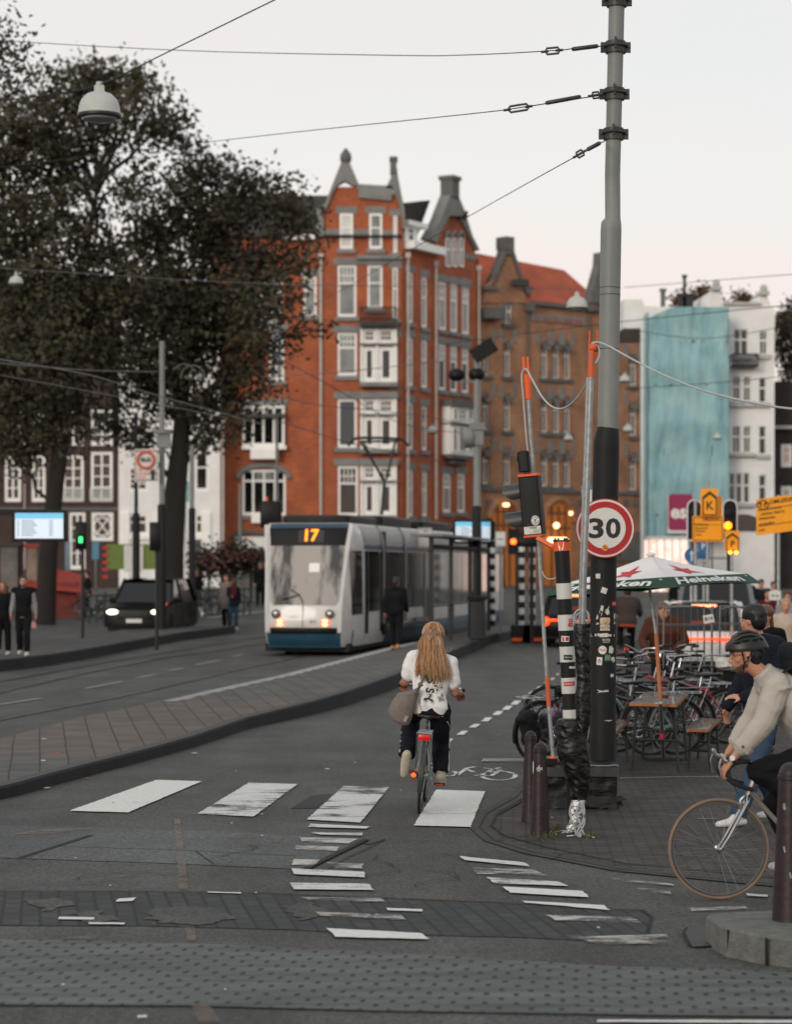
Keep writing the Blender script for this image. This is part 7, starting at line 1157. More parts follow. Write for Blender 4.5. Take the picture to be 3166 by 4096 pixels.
um=thing('parasol','white and green beer garden parasol with red stars and white brand lettering','parasol',G(2650,3040));apex=A(2601,2222,24.15);LB,MBc,RB=A(2177,2386,24.3),A(2676,2352,23.15),A(3046,2334,24.4);CC=(LB+RB)/2;BB_=CC*2-MBc;BB_.z=CC.z*2-MBc.z
crn=[LB,MBc,RB,BB_];up_=Vector((0,0,1));TP=[CC+(p-CC)*.86+up_*.115+Vector((0,0,0))for p in crn];M_UW=mat('parasol_white',(216,214,212),.8,var=.05,vs=3,bump=.2,bs=6);M_UG=mat('parasol_green',(20,66,46),.7,var=.1,vs=3);M_UR=mat('parasol_red',(190,40,46),.7,var=.05)
for i in range(4):
 a,b_=TP[i],TP[(i+1)%4];e0,e1=crn[i],crn[(i+1)%4];nn=10;pt=lambda s,t:apex*(1-t)+(a*(1-s)+b_*s)*t-up_*(.04*math.sin(t*PI)*(1 if 0<s<1 else.5))
 sagz=lambda s:-up_*.02*math.sin(s*PI)
 mb=MB();mb.add([pt(u/nn,.01+.99*v/nn)for v in range(nn+1)for u in range(nn+1)],[(v*(nn+1)+u,v*(nn+1)+u+1,(v+1)*(nn+1)+u+1,(v+1)*(nn+1)+u)for v in range(nn)for u in range(nn)]);po=part('canopy_panel',mb,M_UW,um,True)
 mb=MB();gp=lambda s,t:(a*(1-s)+b_*s)*(1-t)+(e0*(1-s)+e1*s)*t+up_*.03*math.sin(s*PI)*t;mb.add([gp(u/nn,v/3)for v in range(4)for u in range(nn+1)],[(v*(nn+1)+u,v*(nn+1)+u+1,(v+1)*(nn+1)+u+1,(v+1)*(nn+1)+u)for v in range(3)for u in range(nn)]);go_=part('green_border',mb,M_UG,um,True)
 nrm=(e1-e0).cross(a-e0).normalized();nrm=nrm if nrm.y<0 and i in(0,1)else(-nrm if i in(0,1)else nrm)
 if i in(0,1):
  mb=MB();st_=[]
  for k in range(10):r_=.27 if k%2==0 else.105;an=PI/2+k*PI/5;st_.append((.5+r_*math.cos(an)*.75,.6-r_*math.sin(an)*1.1))
  mb.add([pt(s,t)+Vector((0,-.004,.008))for s,t in[(.5,.6)]+st_],[(0,1+k,1+(k+1)%10)for k in range(10)]);part('red_star',mb,M_UR,po,True,False)
  mb=MB();text_mb(mb,'Heineken',.215,lambda u,v:gp(min(max(.47+u*.92,.02),.98),min(max(.52-v*4.3,.03),.97))+Vector((-.002,-.014,.006)),bold=.03,shear=.25 if i==0 else-.1);text_mb(mb,'R',.045,lambda u,v:gp(.94+u,.25-v*4)+Vector((-.002,-.014,.006)),bold=.02);part('lettering',mb,M_UW,go_,True,False)
mb=MB();p0_,p1_,p2_,p3_=apex-up_*.02,A(2604,2560,24.1),A(2639,2802,24.0),G(2652,3040);k=(p0_,A(2597,2361,24.15),A(2622,2545,24.1));mb.tube(k,.016,10);part('upper_pole',mb,M_GALV,um,True);mb=MB();mb.tube([k[-1]+up_*.03,p2_],.022,10);part('wooden_pole',mb,M_TEDGE,um,True);mb=MB();mb.tube([p2_-up_*.02,p3_],.021,10);part('ground_pole',mb,M_GALV,um,True);mb=MB();q=p2_.lerp(p3_,.5);mb.tube([q,q-up_*.1],.026,10);part('red_collar',mb,M_REDST,um,True);mb=MB();rbox(mb,p3_+up_*.02,(.4,.4,.04),.02);part('foot_plate',mb,M_DKMET,um,True)
for p in crn:mb=MB();mb.tube([apex-up_*.06,CC+(p-CC)*.84+up_*.1],.008,5);part('rib',mb,M_GALV,um,True)
mb=MB();mb.ell(apex+up_*.01,(.05,.05,.025),12,6);part('cap',mb,M_UW,um,True)
for i,(x0,x1,d_,lab)in enumerate(((1003,1258,31,'tall steel cage trolley with a white paper tag, before the white hatchback'),(1302,1478,31.6,'second steel cage trolley, nearer the helmeted cyclist'))):
 a,b_=A(cN(x0,0)[0],HY,d_).x,A(cN(x1,0)[0],HY,d_).x;zt=A(0,cN(0,305)[1],d_).z;t=thing('cage_trolley',lab,'cage trolley',((a+b_)/2,d_,0),group='steel cage trolleys')
 for y in(d_,d_+.75):
  mb=MB();r_=.1;mb.tube(smoothline([(a,y,.12),(a,y,zt-.12),(a+.03,y,zt-.03),(a+.12,y,zt),(b_-.12,y,zt),(b_-.03,y,zt-.03),(b_,y,zt-.12),(b_,y,.12)],3),.013,8);fo=part('cage_side',mb,M_CAGE,t,True);mb=MB();n=7
  for k in range(1,n):x=a+(b_-a)*k/n;mb.tube([(x,y,.15),(x,y,zt)],.003,4)
  for z in(.5,.95,1.4):mb.tube([(a,y,z),(b_,y,z)],.007,5)
  part('mesh_wires',mb,M_CAGE,fo,True)
 mb=MB();rbox(mb,((a+b_)/2,d_+.38,.15),(b_-a,.8,.05),.02);part('base',mb,M_DKMET,t,True)
 for x in(a+.05,b_-.05):
  for y in(d_+.05,d_+.7):mb=MB();mb.lathe([(.03,-.02),(.06,-.015),(.06,.015),(.03,.02)],(x,y,.06),14,Matrix.Rotation(PI/2,3,'Y'));part('castor',mb,M_TYRE,t,True)
 if i==0:mb=MB();c_=A(*cN(1242,367),d_-.03);mb.box(c_,(.14,.008,.11),Matrix.Rotation(R(-10),3,'Y'));so=part('paper_tag',mb,M_SIGNW,t,True,False);mb=MB();text_mb(mb,'B14',.07,lambda u,v:c_+Vector((u,-.007,v+u*.17)),bold=.02);part('lettering',mb,M_BLK,so,True,False)
mb=MB();c_=A(*cN(1362,640),30.2);mb.bx(c_.x-.1,c_.x+.14,30.2,30.8,.25,c_.z);solo('cabinet',mb,M_BPL,'narrow black street cabinet beside the second cage trolley','cabinet',origin=(c_.x,30.4,.25),smooth=False)
mb=blob([(1275,590),(1300,570),(1360,575),(1372,620),(1330,635),(1280,625)],30.1,.15,f=cN,amp=.01);solo('carrier_bag',mb,M_STK,'crumpled pale carrier bag on top of the black cabinet','bag',origin=c_)
# ---------------- people ----------------
M_SK=mat('skin',(186,132,108),.55,var=.08,vs=12);M_SKT=mat('tanned_skin',(150,100,76),.55,var=.08,vs=12);M_EYE=mat('eye_dark',(40,30,26),.2,var=0);M_LIP=mat('lips',(150,84,78),.5,var=0);M_BRD=mat('beard_stubble',(84,60,50),.9,var=.3,vs=80)
def seg2(mb,pts,rad,flat=1):mb.tube(pts,rad,12,round_=True,flat=flat)
def hand(mb,w,dirv,nrm,thumb,s=1.0,curl=.6,spread=.012):
 d=Vector(dirv).normalized();t=Vector(thumb);t=(t-d*t.dot(d)).normalized();n=d.cross(t);n=n if n.dot(Vector(nrm))>0 else-n
 seg2(mb,[w,w+d*.045*s],[.024*s,.03*s],.6)
 for k in(-.024,0,.024):seg2(mb,[w+d*.03*s+t*k*s*.8,w+d*.085*s+t*k*s],[.017*s,.0145*s])
 for i,(k,L_)in enumerate(((.031,.068),(.0105,.077),(-.0105,.071),(-.031,.056))):
  b0=w+d*.088*s+t*k*s;c1=curl*.55;c2=curl*1.15;c3=curl*1.7;f=lambda c:d*math.cos(c)+n*math.sin(c)+t*(k*spread*20);p1=b0+f(c1)*L_*.45*s;p2=p1+f(c2)*L_*.32*s;p3=p2+f(c3)*L_*.25*s;seg2(mb,[b0,p1,p2,p3],[.0098*s,.009*s,.0083*s,.0072*s])
 th=w+d*.03*s+t*.03*s;p1=th+(d*.55+t*.75+n*.3).normalized()*.035*s;p2=p1+(d*.8+t*.4+n*.45).normalized()*.03*s;seg2(mb,[th,p1,p2],[.014*s,.0115*s,.009*s])
def headmb(mb,c,fwd,upv,s=1.0,near=False):
 f=Vector(fwd).normalized();u=Vector(upv);u=(u-f*u.dot(f)).normalized();r=f.cross(u);X=Matrix((r,f,u)).transposed();P=lambda x,y,z:c+X@(Vector((x,y,z))*s)
 mb.ell(P(0,-.012,.03),(.076*s,.096*s,.09*s),20,14,X);mb.ell(P(0,.018,-.03),(.06*s,.07*s,.085*s),18,12,X);mb.ell(P(0,.058,-.09),(.03*s,.026*s,.024*s),12,8,X)
 mb.ell(P(0,.07,.035),(.052*s,.024*s,.02*s),12,8,X)
 seg2(mb,[P(0,.085,.02),P(0,.102,-.012),P(0,.108,-.026)],[.0085*s,.011*s,.0135*s]);[mb.ell(P(sx*.012,.094,-.029),(.009*s,.01*s,.008*s),8,6,X)for sx in(-1,1)];mb.ell(P(0,.084,-.055),(.024*s,.014*s,.01*s),10,6,X);mb.ell(P(0,.08,-.067),(.02*s,.013*s,.009*s),10,6,X)
 for sx in(-1,1):mb.ell(P(sx*.077,-.008,-.005),(.009*s,.02*s,.032*s),10,8,X);mb.ell(P(sx*.042,.055,-.02),(.024*s,.022*s,.02*s),10,8,X)
 return P,X
def ring(c,lat,fwd,rx,ry,n=20):return[c+lat*rx*(abs(math.cos(a))**.8*(1 if math.cos(a)>0 else-1))+fwd*ry*math.sin(a)for a in[2*PI*k/n for k in range(n)]]
BASE=dict(pel=(0,0,.95),waist=(0,0,1.08),chest=(0,.0,1.28),neck=(0,-.005,1.46),head=(0,.03,1.61),shL=(-.185,0,1.42),elL=(-.235,-.02,1.14),wrL=(-.24,.05,.9),shR=(.185,0,1.42),elR=(.235,-.02,1.14),wrR=(.24,.05,.9),hipL=(-.09,0,.92),knL=(-.1,.02,.5),anL=(-.1,-.02,.09),hipR=(.09,0,.92),knR=(.1,.02,.5),anR=(.1,-.02,.09),look=(0,1,-.05),hdL=(0,.15,-1),hdR=(0,.15,-1),ftL=(0,1,0),ftR=(0,1,0),thL=(.3,1,0),thR=(-.3,1,0))
def walk(st=.28,sw=.12,ph=1):return dict(knL=(-.09,.1*ph+.02,.5),anL=(-.09,st*.5*ph-.02,.1),knR=(.09,-.02*ph+.03,.5),anR=(.09,-st*.6*ph,.13),elL=(-.23,-.07*ph,1.15),wrL=(-.24,-sw*ph+.05,.92),elR=(.23,.03*ph,1.15),wrR=(.24,sw*ph+.08,.93))
def person(lab,M_,pose,cl,vox=.02,s=1.0,top=True,skin=None,fold=.006):
 J={k:Vector(v)*(s if k not in('look','hdL','hdR','ftL','ftR','thL','thR')else 1)for k,v in{**BASE,**pose}.items()};sk=skin or M_SK;fem=.93 if cl.get('fem')else 1
 lat=(J['shR']-J['shL']).normalized();up=(J['neck']-J['pel']).normalized();fwd=up.cross(lat).normalized();hl=(J['hipR']-J['hipL']).normalized();lp=lambda a,b,t:J[a].lerp(J[b],t)
 def torso(mb,k=0.,z0=-.09,bulk=1.0):
  fw2=Vector((0,0,1)).cross(hl);fw2=fwd if fw2 .length<.1 else fwd
  rs=[ring(J['pel']+up*z0*s,hl,fwd,(.12+k)*s*bulk,(.085+k)*s*bulk),ring(J['pel'],hl,fwd,(.158+k)*s*bulk,(.112+k)*s*bulk),ring(J['waist'],lat,fwd,(.135*fem+k)*s*bulk,(.1+k)*s*bulk),ring(J['chest'],lat,fwd,(.168*fem+k)*s*bulk,(.118+k)*s*bulk),ring(J['chest'].lerp(J['neck'],.55),lat,fwd,(.17*fem+k)*s,(.1+k)*s),ring(J['chest'].lerp(J['neck'],.85),lat,fwd,(.11+k)*s,(.075+k)*s),ring(J['neck'],lat,fwd,(.058+k*.5)*s,(.06+k*.5)*s)]
  mb.rings(rs);[seg2(mb,[J['chest'].lerp(J['neck'],.75),J['sh'+q]],[(.07+k)*s,(.055*fem+k)*s])for q in 'LR']
 def arm(mb,q,k0,k1,a=0,b=1.0):
  S,E_,Wr=J['sh'+q],J['el'+q],J['wr'+q];Wr=E_.lerp(Wr,cl.get('cut',1)if k0 else 1);pts=[S,S.lerp(E_,.5),E_,E_.lerp(Wr,.35),Wr];rr=[.052*fem,.047*fem,.04,.041,.026]
  if b<1:E2=S.lerp(E_,b);seg2(mb,[S,S.lerp(E2,.5),E2],[(.053*fem+k0)*s,(.05+k0*1.2)*s,(.047+k1)*s])
  else:seg2(mb,pts,[(r+(k0 if i<3 else k1))*s for i,r in enumerate(rr)])
 def leg(mb,q,k0,k1,cut=1.0,wide=0,open_=False):
  H_,K_,An=J['hip'+q],J['kn'+q],J['an'+q]
  if open_:An=K_.lerp(An,1.0);seg2(mb,[H_,H_.lerp(K_,.5),K_],[(.088+k0)*s,(.075+k0+wide*.3)*s,(.056+k0+wide*.6)*s]);mb.tube([K_,K_.lerp(An,.4),An],[(.055+k0+wide*.6)*s,(.05+k1+wide*.8)*s,(.04+k1+wide)*s],14);return
  seg2(mb,[H_,H_.lerp(K_,.5),K_,K_.lerp(An,.35),An],[(r+k+w*wide)*s for r,k,w in zip((.088,.074,.055,.052,.036),(k0,k0,k0,k1,k1),(0,.3,.7,.8,1))])
 mb=MB();torso(mb,-.012);[(arm(mb,q,0,0),leg(mb,q,-.01,-.005),hand(mb,J['wr'+q],J['hd'+q],Vector((1 if q=='L' else-1,0,0))if q+'n' not in cl else cl[q+'n'],J['th'+q],s,cl.get('curl',.55)))for q in 'LR']
 seg2(mb,[J['neck']-up*.03*s,J['head']-Vector((0,.01,.04))*s],[.056*s,.052*s]);P,X=headmb(mb,J['head'],J['look'],cl.get('hup',(0,0,1)),s)
 body=part('person',fuse(mb,vox,2),sk,None);tag(body,lab,'person',cl.get('group'));body.matrix_basis=M_;MW[body]=M_.copy()
 tb=MB();torso(tb,cl.get('tk',.012),cl.get('tz',-.12),cl.get('bulk',1));kk=cl.get('sk',.012)
 for q in 'LR':arm(tb,q,kk,kk*.9,b=cl.get('sleeve',1.0))
 if cl.get('coat'):zc_=cl['coat']*s;b0=J['pel']-Vector((0,0,.05))*s;tb.rings([ring(b0,hl,fwd,.185*s,.14*s),ring(Vector((b0 .x,b0 .y-.01,zc_)),hl,fwd,.2*s,.16*s)])
 if cl.get('collar'):tb.tube([J['neck']-up*.03*s,J['neck']+up*.05*s],[.09*s,.072*s],16)
 if cl.get('hood'):tb.ell(J['neck']-fwd*.07*s+up*.01*s,(.1*s,.07*s,.07*s))
 part(cl.get('tname','jacket'),fuse(tb,vox*.95,3,fold,-5),cl['top'],body)
 if cl.get('vest'):vb=MB();torso(vb,.03,-.1);part('vest',fuse(vb,vox,3,fold,8),cl['vest'],body)
 tb=MB();tb.rings([ring(J['pel']+up*.07*s,hl,fwd,.15*s,.112*s),ring(J['pel'],hl,fwd,.168*s,.122*s),ring(J['pel']-up*.08*s,hl,fwd,.15*s,.11*s)])
 if cl.get('skirt'):b0=J['pel'];tb.rings([ring(b0,hl,fwd,.17*s,.125*s),ring(Vector((b0 .x,b0 .y,cl['skirt'])),hl,fwd,.24*s,.2*s)])
 else:[leg(tb,q,.014,.016,wide=cl.get('wide',.012),open_=True)for q in 'LR']
 part('trousers' if not cl.get('skirt')else 'skirt',fuse(tb,vox*.95,2,fold,-9),cl['bot'],body)
 for q in 'LR':
  An,fd=J['an'+q],J['ft'+q].normalized();dn=fd.cross(hl).normalized();sb=MB();seg2(sb,[An+dn*.01*s,An+fd*.05*s+dn*.045*s],[.046*s,.044*s]);seg2(sb,[An-fd*.045*s+dn*.05*s,An+fd*.06*s+dn*.052*s,An+fd*.17*s+dn*.06*s],[.04*s,.046*s,.036*s],.8)
  if cl.get('shoe'):part('shoe',fuse(sb,min(vox,.014),2),cl['shoe'],body)
 hs=cl.get('hair','short');hb=MB()
 if hs:
  k=cl.get('hk',1.0);hb.ell(P(0,-.026,.05),(.086*s*k,.1*s*k,.082*s*k),20,12,X)
  if hs in('short','curly'):hb.ell(P(0,-.055,.0),(.08*s,.065*s,.085*s),16,10,X)
  if hs=='curly':[hb.ell(P(math.cos(a)*.09,math.sin(a)*.07-.03,z),(.05*s,.05*s,.05*s),8,6)for a in(0,1,2.2,3.1,4,5.2)for z in(.0,-.07,-.13)]
  if hs=='long':hb.ell(P(0,-.06,-.03),(.085*s,.06*s,.1*s),16,10,X);hb.tube([P(0,-.06,-.02),P(0,-.085,-.14),P(0,-.1,-.3)],[.08*s,.085*s,.06*s],14,round_=True,flat=.55)
  part('hair',fuse(hb,min(vox,.014),2,.006 if hs!='curly' else.014,30),cl['hc'],body)
 if cl.get('face',True):
  for sx in(-1,1):e_=MB();e_.ell(P(sx*.031,.079,.012),(.011*s,.007*s,.006*s),8,6,X);part('eye',e_,M_EYE,body);e_=MB();seg2(e_,[P(sx*.015,.092,.032),P(sx*.045,.082,.034)],.0045*s);part('eyebrow',e_,cl.get('hc',M_EYE),body)
  e_=MB();seg2(e_,[P(-.02,.09,-.06),P(0,.098,-.06),P(.02,.09,-.06)],.0045*s);part('mouth',e_,M_LIP,body)
 if cl.get('beard'):e_=MB();e_.ell(P(0,.055,-.085),(.036*s,.033*s,.032*s),14,8,X);e_.ell(P(0,.022,-.062),(.062*s,.058*s,.036*s),14,8,X);part('beard',fuse(e_,.012,1,.003,60),M_BRD,body)
 return body,J,P,X
def cloth(n,c,r=.85,**k):return mat(n,c,r,var=k.pop('var',.12),vs=k.pop('vs',6),bump=.06,bs=k.pop('bs',30),spec=.2,**k)
K_BLK=cloth('black_cloth',(18,18,20));K_NAVY=cloth('navy_cloth',(20,24,36));K_GREY=cloth('grey_hoodie_cloth',(128,128,130));K_BRN=cloth('rust_brown_knit',(72,42,30),vs=30);K_JEAN=cloth('blue_denim',(52,72,92),vs=30);K_WHT=cloth('white_tee_cloth',(214,214,212),var=.03);K_BEIGE=cloth('beige_jacket_cloth',(182,172,158),var=.06);K_DKRED=cloth('dark_red_cloth',(74,26,32));K_OLV=cloth('olive_cloth',(62,60,54));K_CREAM=cloth('cream_scarf_cloth',(176,160,144))
H_BLK=mat('black_hair',(18,16,16),.5,var=.3,vs=40);H_BRN=mat('brown_hair',(62,42,30),.5,var=.3,vs=40);H_LBR=mat('light_brown_hair',(98,64,44),.5,var=.3,vs=40);H_GRY=mat('grey_blond_hair',(150,132,116),.6,var=.2,vs=40);S_WHT=mat('white_shoe',(200,198,194),.6,var=.06);S_BLK=mat('black_shoe',(24,24,25),.5);S_YEL=mat('tan_boot',(186,122,48),.6)
def PLT(x,y,z0):d_=F*(CAMH-z0)/(y-HY);return(x-CX)*d_/F,d_,z0
TR=lambda x,y,z,rz=0:Matrix.Translation((x,y,z))@Matrix.Rotation(rz,4,'Z')
person('man in black body warmer over grey hoodie walking towards the camera on the left platform',TR(*PLT(95,2625,.25),R(180)),{**walk(.2),'wrL':(-.27,.02,.9),'elL':(-.24,-.03,1.15)},dict(top=K_GREY,vest=K_BLK,bot=K_BLK,shoe=S_WHT,hc=H_BLK,beard=1,collar=1,tname='hoodie'),.02,1.0)
mb=blob([(195,600),(205,590),(225,605),(228,635),(212,642),(196,630)],48.6,.05,f=cS);solo('bag',mb,mat('pinkish_bag',(160,120,122),.6,var=.3),'small pinkish bag held by the man in the body warmer','bag',origin=A(*cS(212,620),48.6))
person('woman in black with curly brown hair beside the man in the body warmer',TR(*PLT(14,2622,.25),R(176)),{**walk(.2,ph=-1)},dict(top=K_BLK,bot=K_BLK,shoe=S_WHT,hc=H_LBR,hair='curly',fem=1),.02,.93)
x,y=cS(1392,606);d_=77.5;X=A(x,HY,d_).x;person('tall person in a pale grey-brown coat at the far end of the left platform',TR(X,d_,gz(d_),R(150)),{},dict(top=cloth('taupe_coat',(110,102,98)),bot=K_BLK,shoe=S_BLK,hc=H_BRN,coat=.62,hair='long'),.03,1.06)
person('woman in navy coat with red scarf next to the person in the taupe coat',TR(A(cS(1432,0)[0],HY,77).x,77,gz(77),R(200)),{'elR':(.22,.08,1.15),'wrR':(.12,.26,1.2)},dict(top=K_NAVY,bot=K_JEAN,shoe=S_WHT,hc=H_BRN,coat=.8,hair='long',vest=None),.03,.97)
mb=MB();c_=A(*cS(1436,400),76.8);mb.ell(c_,(.1,.08,.32));solo('bag',fuse(mb,.03,2,.02,6),K_DKRED,'dark red bag carried by the woman in the navy coat','bag',origin=c_)
person('dark figure standing by the cycle racks behind the left side of the tram',TR(A(cS(1597,0)[0],HY,92).x,92,gz(92),R(180)),{},dict(top=K_BLK,bot=K_BLK,shoe=S_BLK,hc=H_BLK,coat=.7),.04,1.05)
person('pedestrian all in black with tan boots walking away alongside the tram',TR(*PLT(1581,2600,.25),R(-10)),{**walk(.3),'look':(0,1,-.25),'head':(0,.05,1.6)},dict(top=K_BLK,bot=K_BLK,shoe=S_YEL,hc=H_BLK,hood=1,bulk=1.15,sk=.03,tk=.03,group=None),.02,.98)
d_=49.6;X=A(2500,HY,d_).x;Bm=TBM(X,d_,R(-4),R(2));far_b,pd,sp=bike('dark bicycle with lit red rear light ridden away down the lane',Bm,M_FD,group=None)
person('cyclist in a brown-grey jacket riding away down the lane past the mast',Bm,{'pel':(0,.2,.98),'waist':(0,.24,1.1),'chest':(0,.28,1.3),'neck':(0,.32,1.46),'head':(0,.38,1.6),'shL':(-.19,.3,1.42),'shR':(.19,.3,1.42),'elL':(-.28,.4,1.2),'elR':(.28,.4,1.2),'wrL':(-.28,.56,1.12),'wrR':(.28,.56,1.12),'hdL':(0,1,-.2),'hdR':(0,1,-.2),'hipL':(-.09,.22,.96),'hipR':(.09,.22,.96),'knL':(-.12,.62,.82),'knR':(.12,.55,.62),'anL':(-.13,.42,.46),'anR':(.13,.5,.2)},dict(top=cloth('brown_grey_jacket',(62,54,50)),bot=K_BLK,shoe=S_BLK,hc=H_BLK,bulk=1.2,sk=.03,tk=.03),.025,1.02)
mb=MB();mb.ell((0,-.3,.42),(.035,.02,.035),10,6);part('rear_light',mb,M_TAIL,far_b);mb=MB();mb.box((0,.0,.92),(.34,.05,.05));solo('hem_band',mb,mat('orange_red_hem',(150,50,26),.7),'orange-red band across the hips of the cyclist riding away','band',origin=None).matrix_basis=Bm
person('man in a rust-brown jumper bending over the parked bicycles behind the parasol pole',TR(A(2655,HY,33).x,33,0,R(168)),{'head':(0,.14,1.52),'neck':(0,.06,1.42),'chest':(0,.04,1.25),'shL':(-.2,.05,1.36),'shR':(.2,.05,1.36),'elL':(-.3,.12,1.1),'wrL':(-.2,.4,1.0),'elR':(.3,.12,1.1),'wrR':(.2,.4,1.0),'look':(-.5,1,-.35)},dict(top=K_BRN,bot=K_BLK,shoe=S_BLK,hc=H_LBR,bulk=1.25,sk=.03,tk=.03,tname='jumper',vox=.015),.018,1.02)
person('dark-haired man in navy jacket and jeans walking behind the helmeted cyclist',TR(A(3050,HY,19.6).x,19.6,0,R(115)),{**walk(.42,.1),'head':(0,.1,1.62),'neck':(0,.03,1.47),'look':(1,.45,-.15),'elL':(-.24,-.02,1.13),'wrL':(-.12,.26,1.02),'hdL':(.5,.7,.1),'anL':(-.09,.3,.09),'anR':(.09,-.2,.12)},dict(top=K_NAVY,bot=K_JEAN,shoe=S_WHT,hc=H_BLK,hk=1.08,collar=1,sk=.03,tk=.035),.016,1.07,skin=M_SK)
for x,d_,rz,s_,cl,lab in((3060,27,150,1.0,dict(top=K_BLK,bot=K_BLK,hc=H_LBR,hair='long',hk=1.15,fem=1),'woman with long brown hair between the trolleys and the navy jacket'),(3138,36.5,180,.97,dict(top=K_CREAM,bot=K_BLK,hc=H_GRY,hair='short',fem=1,collar=1),'older woman in cream scarf at the right edge under the white notice'),(3069,48,170,1.0,dict(top=K_DKRED,bot=K_BLK,hc=H_BLK),'man in dark red jacket standing right of the parasol'),(2690,86,180,1.0,dict(top=K_BLK,bot=K_BLK,hc=H_BLK),'dark-haired pedestrian on the rise just over the parasol top'),(2985,68,10,1.1,dict(top=K_BLK,bot=K_BLK,hc=H_BLK,coat=.7),'dark figure walking under the P sign, away from the camera'),(3042,66,170,1.05,dict(top=K_NAVY,bot=K_BLK,hc=H_BLK),'dark figure between the P sign and the big diversion board'),(3090,70,190,1.0,dict(top=K_WHT,bot=K_BLK,hc=H_BRN),'pedestrian in white top behind the post of the big diversion board'),(3150,44,160,1.0,dict(top=K_GREY,bot=K_JEAN,hc=H_BRN),'pedestrian in grey by the right edge behind the older woman'),(2340,96,180,1.0,dict(top=K_OLV,bot=K_BLK,hc=H_BRN),'distant pedestrian seen between striped post and mast'),(1990,88,170,1.0,dict(top=K_OLV,bot=K_BLK,hc=H_BRN),'distant pedestrian behind the refuge posts'),(245,86,170,1.02,dict(top=K_BLK,bot=K_BLK,hc=H_BLK),'dark-clothed pedestrian on the quay right of the leaning trunk'),(352,84,95,1.0,dict(top=K_BLK,bot=K_BLK,hc=H_BLK,bulk=1.2),'hunched dark pedestrian left of the black car'),(785,86,200,1.0,dict(top=K_BLK,bot=K_BLK,hc=H_BRN),'dark pedestrian just right of the black car')):
 person(lab,TR(A(x,HY,d_).x,d_,gz(d_),R(rz)),walk(.25)if s_!=.97 else{},{**cl,'shoe':S_BLK,'group':'pedestrians on the far pavements' if d_>60 else None},.024 if d_<40 else.04,s_)
 # --- woman cyclist ---
Wm=TBM(A(1676,HY,20.45).x,20.45,R(-3.2),R(4.6));wbk,pd,sp=bike('grey-green city bicycle with red reflector ridden by the fair-haired woman',Wm,M_FG,crank=-22,mg=mat('dark_mudguard',(46,52,52),.3,var=.1))
mb=MB();rbox(mb,(0,-.3,.7),(.105,.03,.05),.012);part('reflector',mb,M_REFL,wbk);mb=MB();mb.ell((-.075,-.05,.34),(.022,.02,.022),12,8);lo=part('rear_light',mb,M_TAIL,wbk);mb=MB();rbox(mb,(-.075,-.02,.34),(.05,.05,.06),.01);part('light_body',mb,M_BPL,lo)
pL,pR=pd
WP={'pel':(0,.2,.93),'waist':(-.0,.22,1.05),'chest':(-.01,.26,1.24),'neck':(-.01,.3,1.4),'head':(-.015,.34,1.555),'shL':(-.165,.27,1.36),'shR':(.155,.27,1.34),'elL':(-.235,.3,1.13),'wrL':(-.265,.52,1.12),'elR':(.225,.3,1.07),'wrR':(.27,.5,1.07),'hdL':(-.0,1,-.25),'hdR':(.0,1,-.25),'thL':(1,.2,0),'thR':(-1,.2,0),'hipL':(-.1,.22,.92),'hipR':(.1,.22,.92),'knL':(-.16,.6,.83),'knR':(.12,.6,.62),'anL':(pL.x-.02,pL.y-.09,pL.z+.13),'anR':(pR.x+.01,pR.y-.1,pR.z+.1),'ftL':(-.08,.5,-.87),'ftR':(.1,1,-.25),'look':(0,1,-.02)}
K_TEE=cloth('white_tee',(222,222,220),var=.02);K_TRK=cloth('dark_navy_tracksuit',(17,20,30));S_CRM=mat('cream_shoe',(182,172,156),.7,var=.15,vs=20)
wo,J,P,X=person('woman cyclist with long fair hair, white printed tee and navy tracksuit seen from behind',Wm,WP,dict(top=K_TEE,bot=K_TRK,shoe=S_CRM,hair=None,hc=H_LBR,sleeve=.64,fem=1,tname='tee',sk=.024,tk=.026,tz=-.075,wide=.02,bulk=.98,Ln=Vector((0,0,-1)),Rn=Vector((0,0,-1)),curl=1.0),.009,1.0,skin=M_SKT,fold=.01)
for q,s in(('L',-1),('R',1)):
 K_,An,Hp=J['kn'+q],J['an'+q],J['hip'+q]
 for o in(0,.016):mb=MB();mb.tube([Hp+Vector((s*.078,-.05+o,-.1)),Hp.lerp(K_,.5)+Vector((s*.09,-.04+o,0)),K_+Vector((s*.08,-.03+o,0)),K_.lerp(An,.5)+Vector((s*.074,-.03+o,0)),An+Vector((s*.066,-.02+o,.02))],.0035,4);part('side_stripe',mb,K_WHT,wo)
tee=[c for c in KIDS(wo)if c.name.startswith('tee')][0];BV=BVHTree.FromPolygons([v.co for v in tee.data.vertices],[tuple(p.vertices)for p in tee.data.polygons]);WI=Wm.inverted()
def onbody(bv,inv,x,y,off=.003,d_=20.4):
 o=inv@Vector((0,0,CAMH));t=(inv@A(x,y,d_))-o;h=bv.ray_cast(o,t.normalized());p=h[0]if h[0]is not None else o+t*1.02;return p-t.normalized()*off
def decal(f,polys,nm,m,par,bv=BV,inv=WI,**k):
 mb=MB();[mb.add([onbody(bv,inv,*f(*p),**k)for p in q],[tuple(range(len(q)))])for q in polys];return part(nm,mb,m,par,False,False)
M_PR=mat('black_tee_print',(30,28,34),.8,var=0);M_PR2=mat('mauve_tee_print',(96,84,90),.8,var=0)
for ch,cx_,cy_,sz,rt in(('S',700,705,115,95),('S',685,802,115,95),('Y',665,885,120,80)):
 v,f_=text2d(ch,1,bold=.03);a=R(rt);mb=MB();mb.add([onbody(BV,WI,*cW(cx_+(u*math.cos(a)+w*math.sin(a))*sz,cy_+(u*math.sin(a)-w*math.cos(a))*sz))for u,w in v],f_);part('print',mb,M_PR,tee,smooth=False)
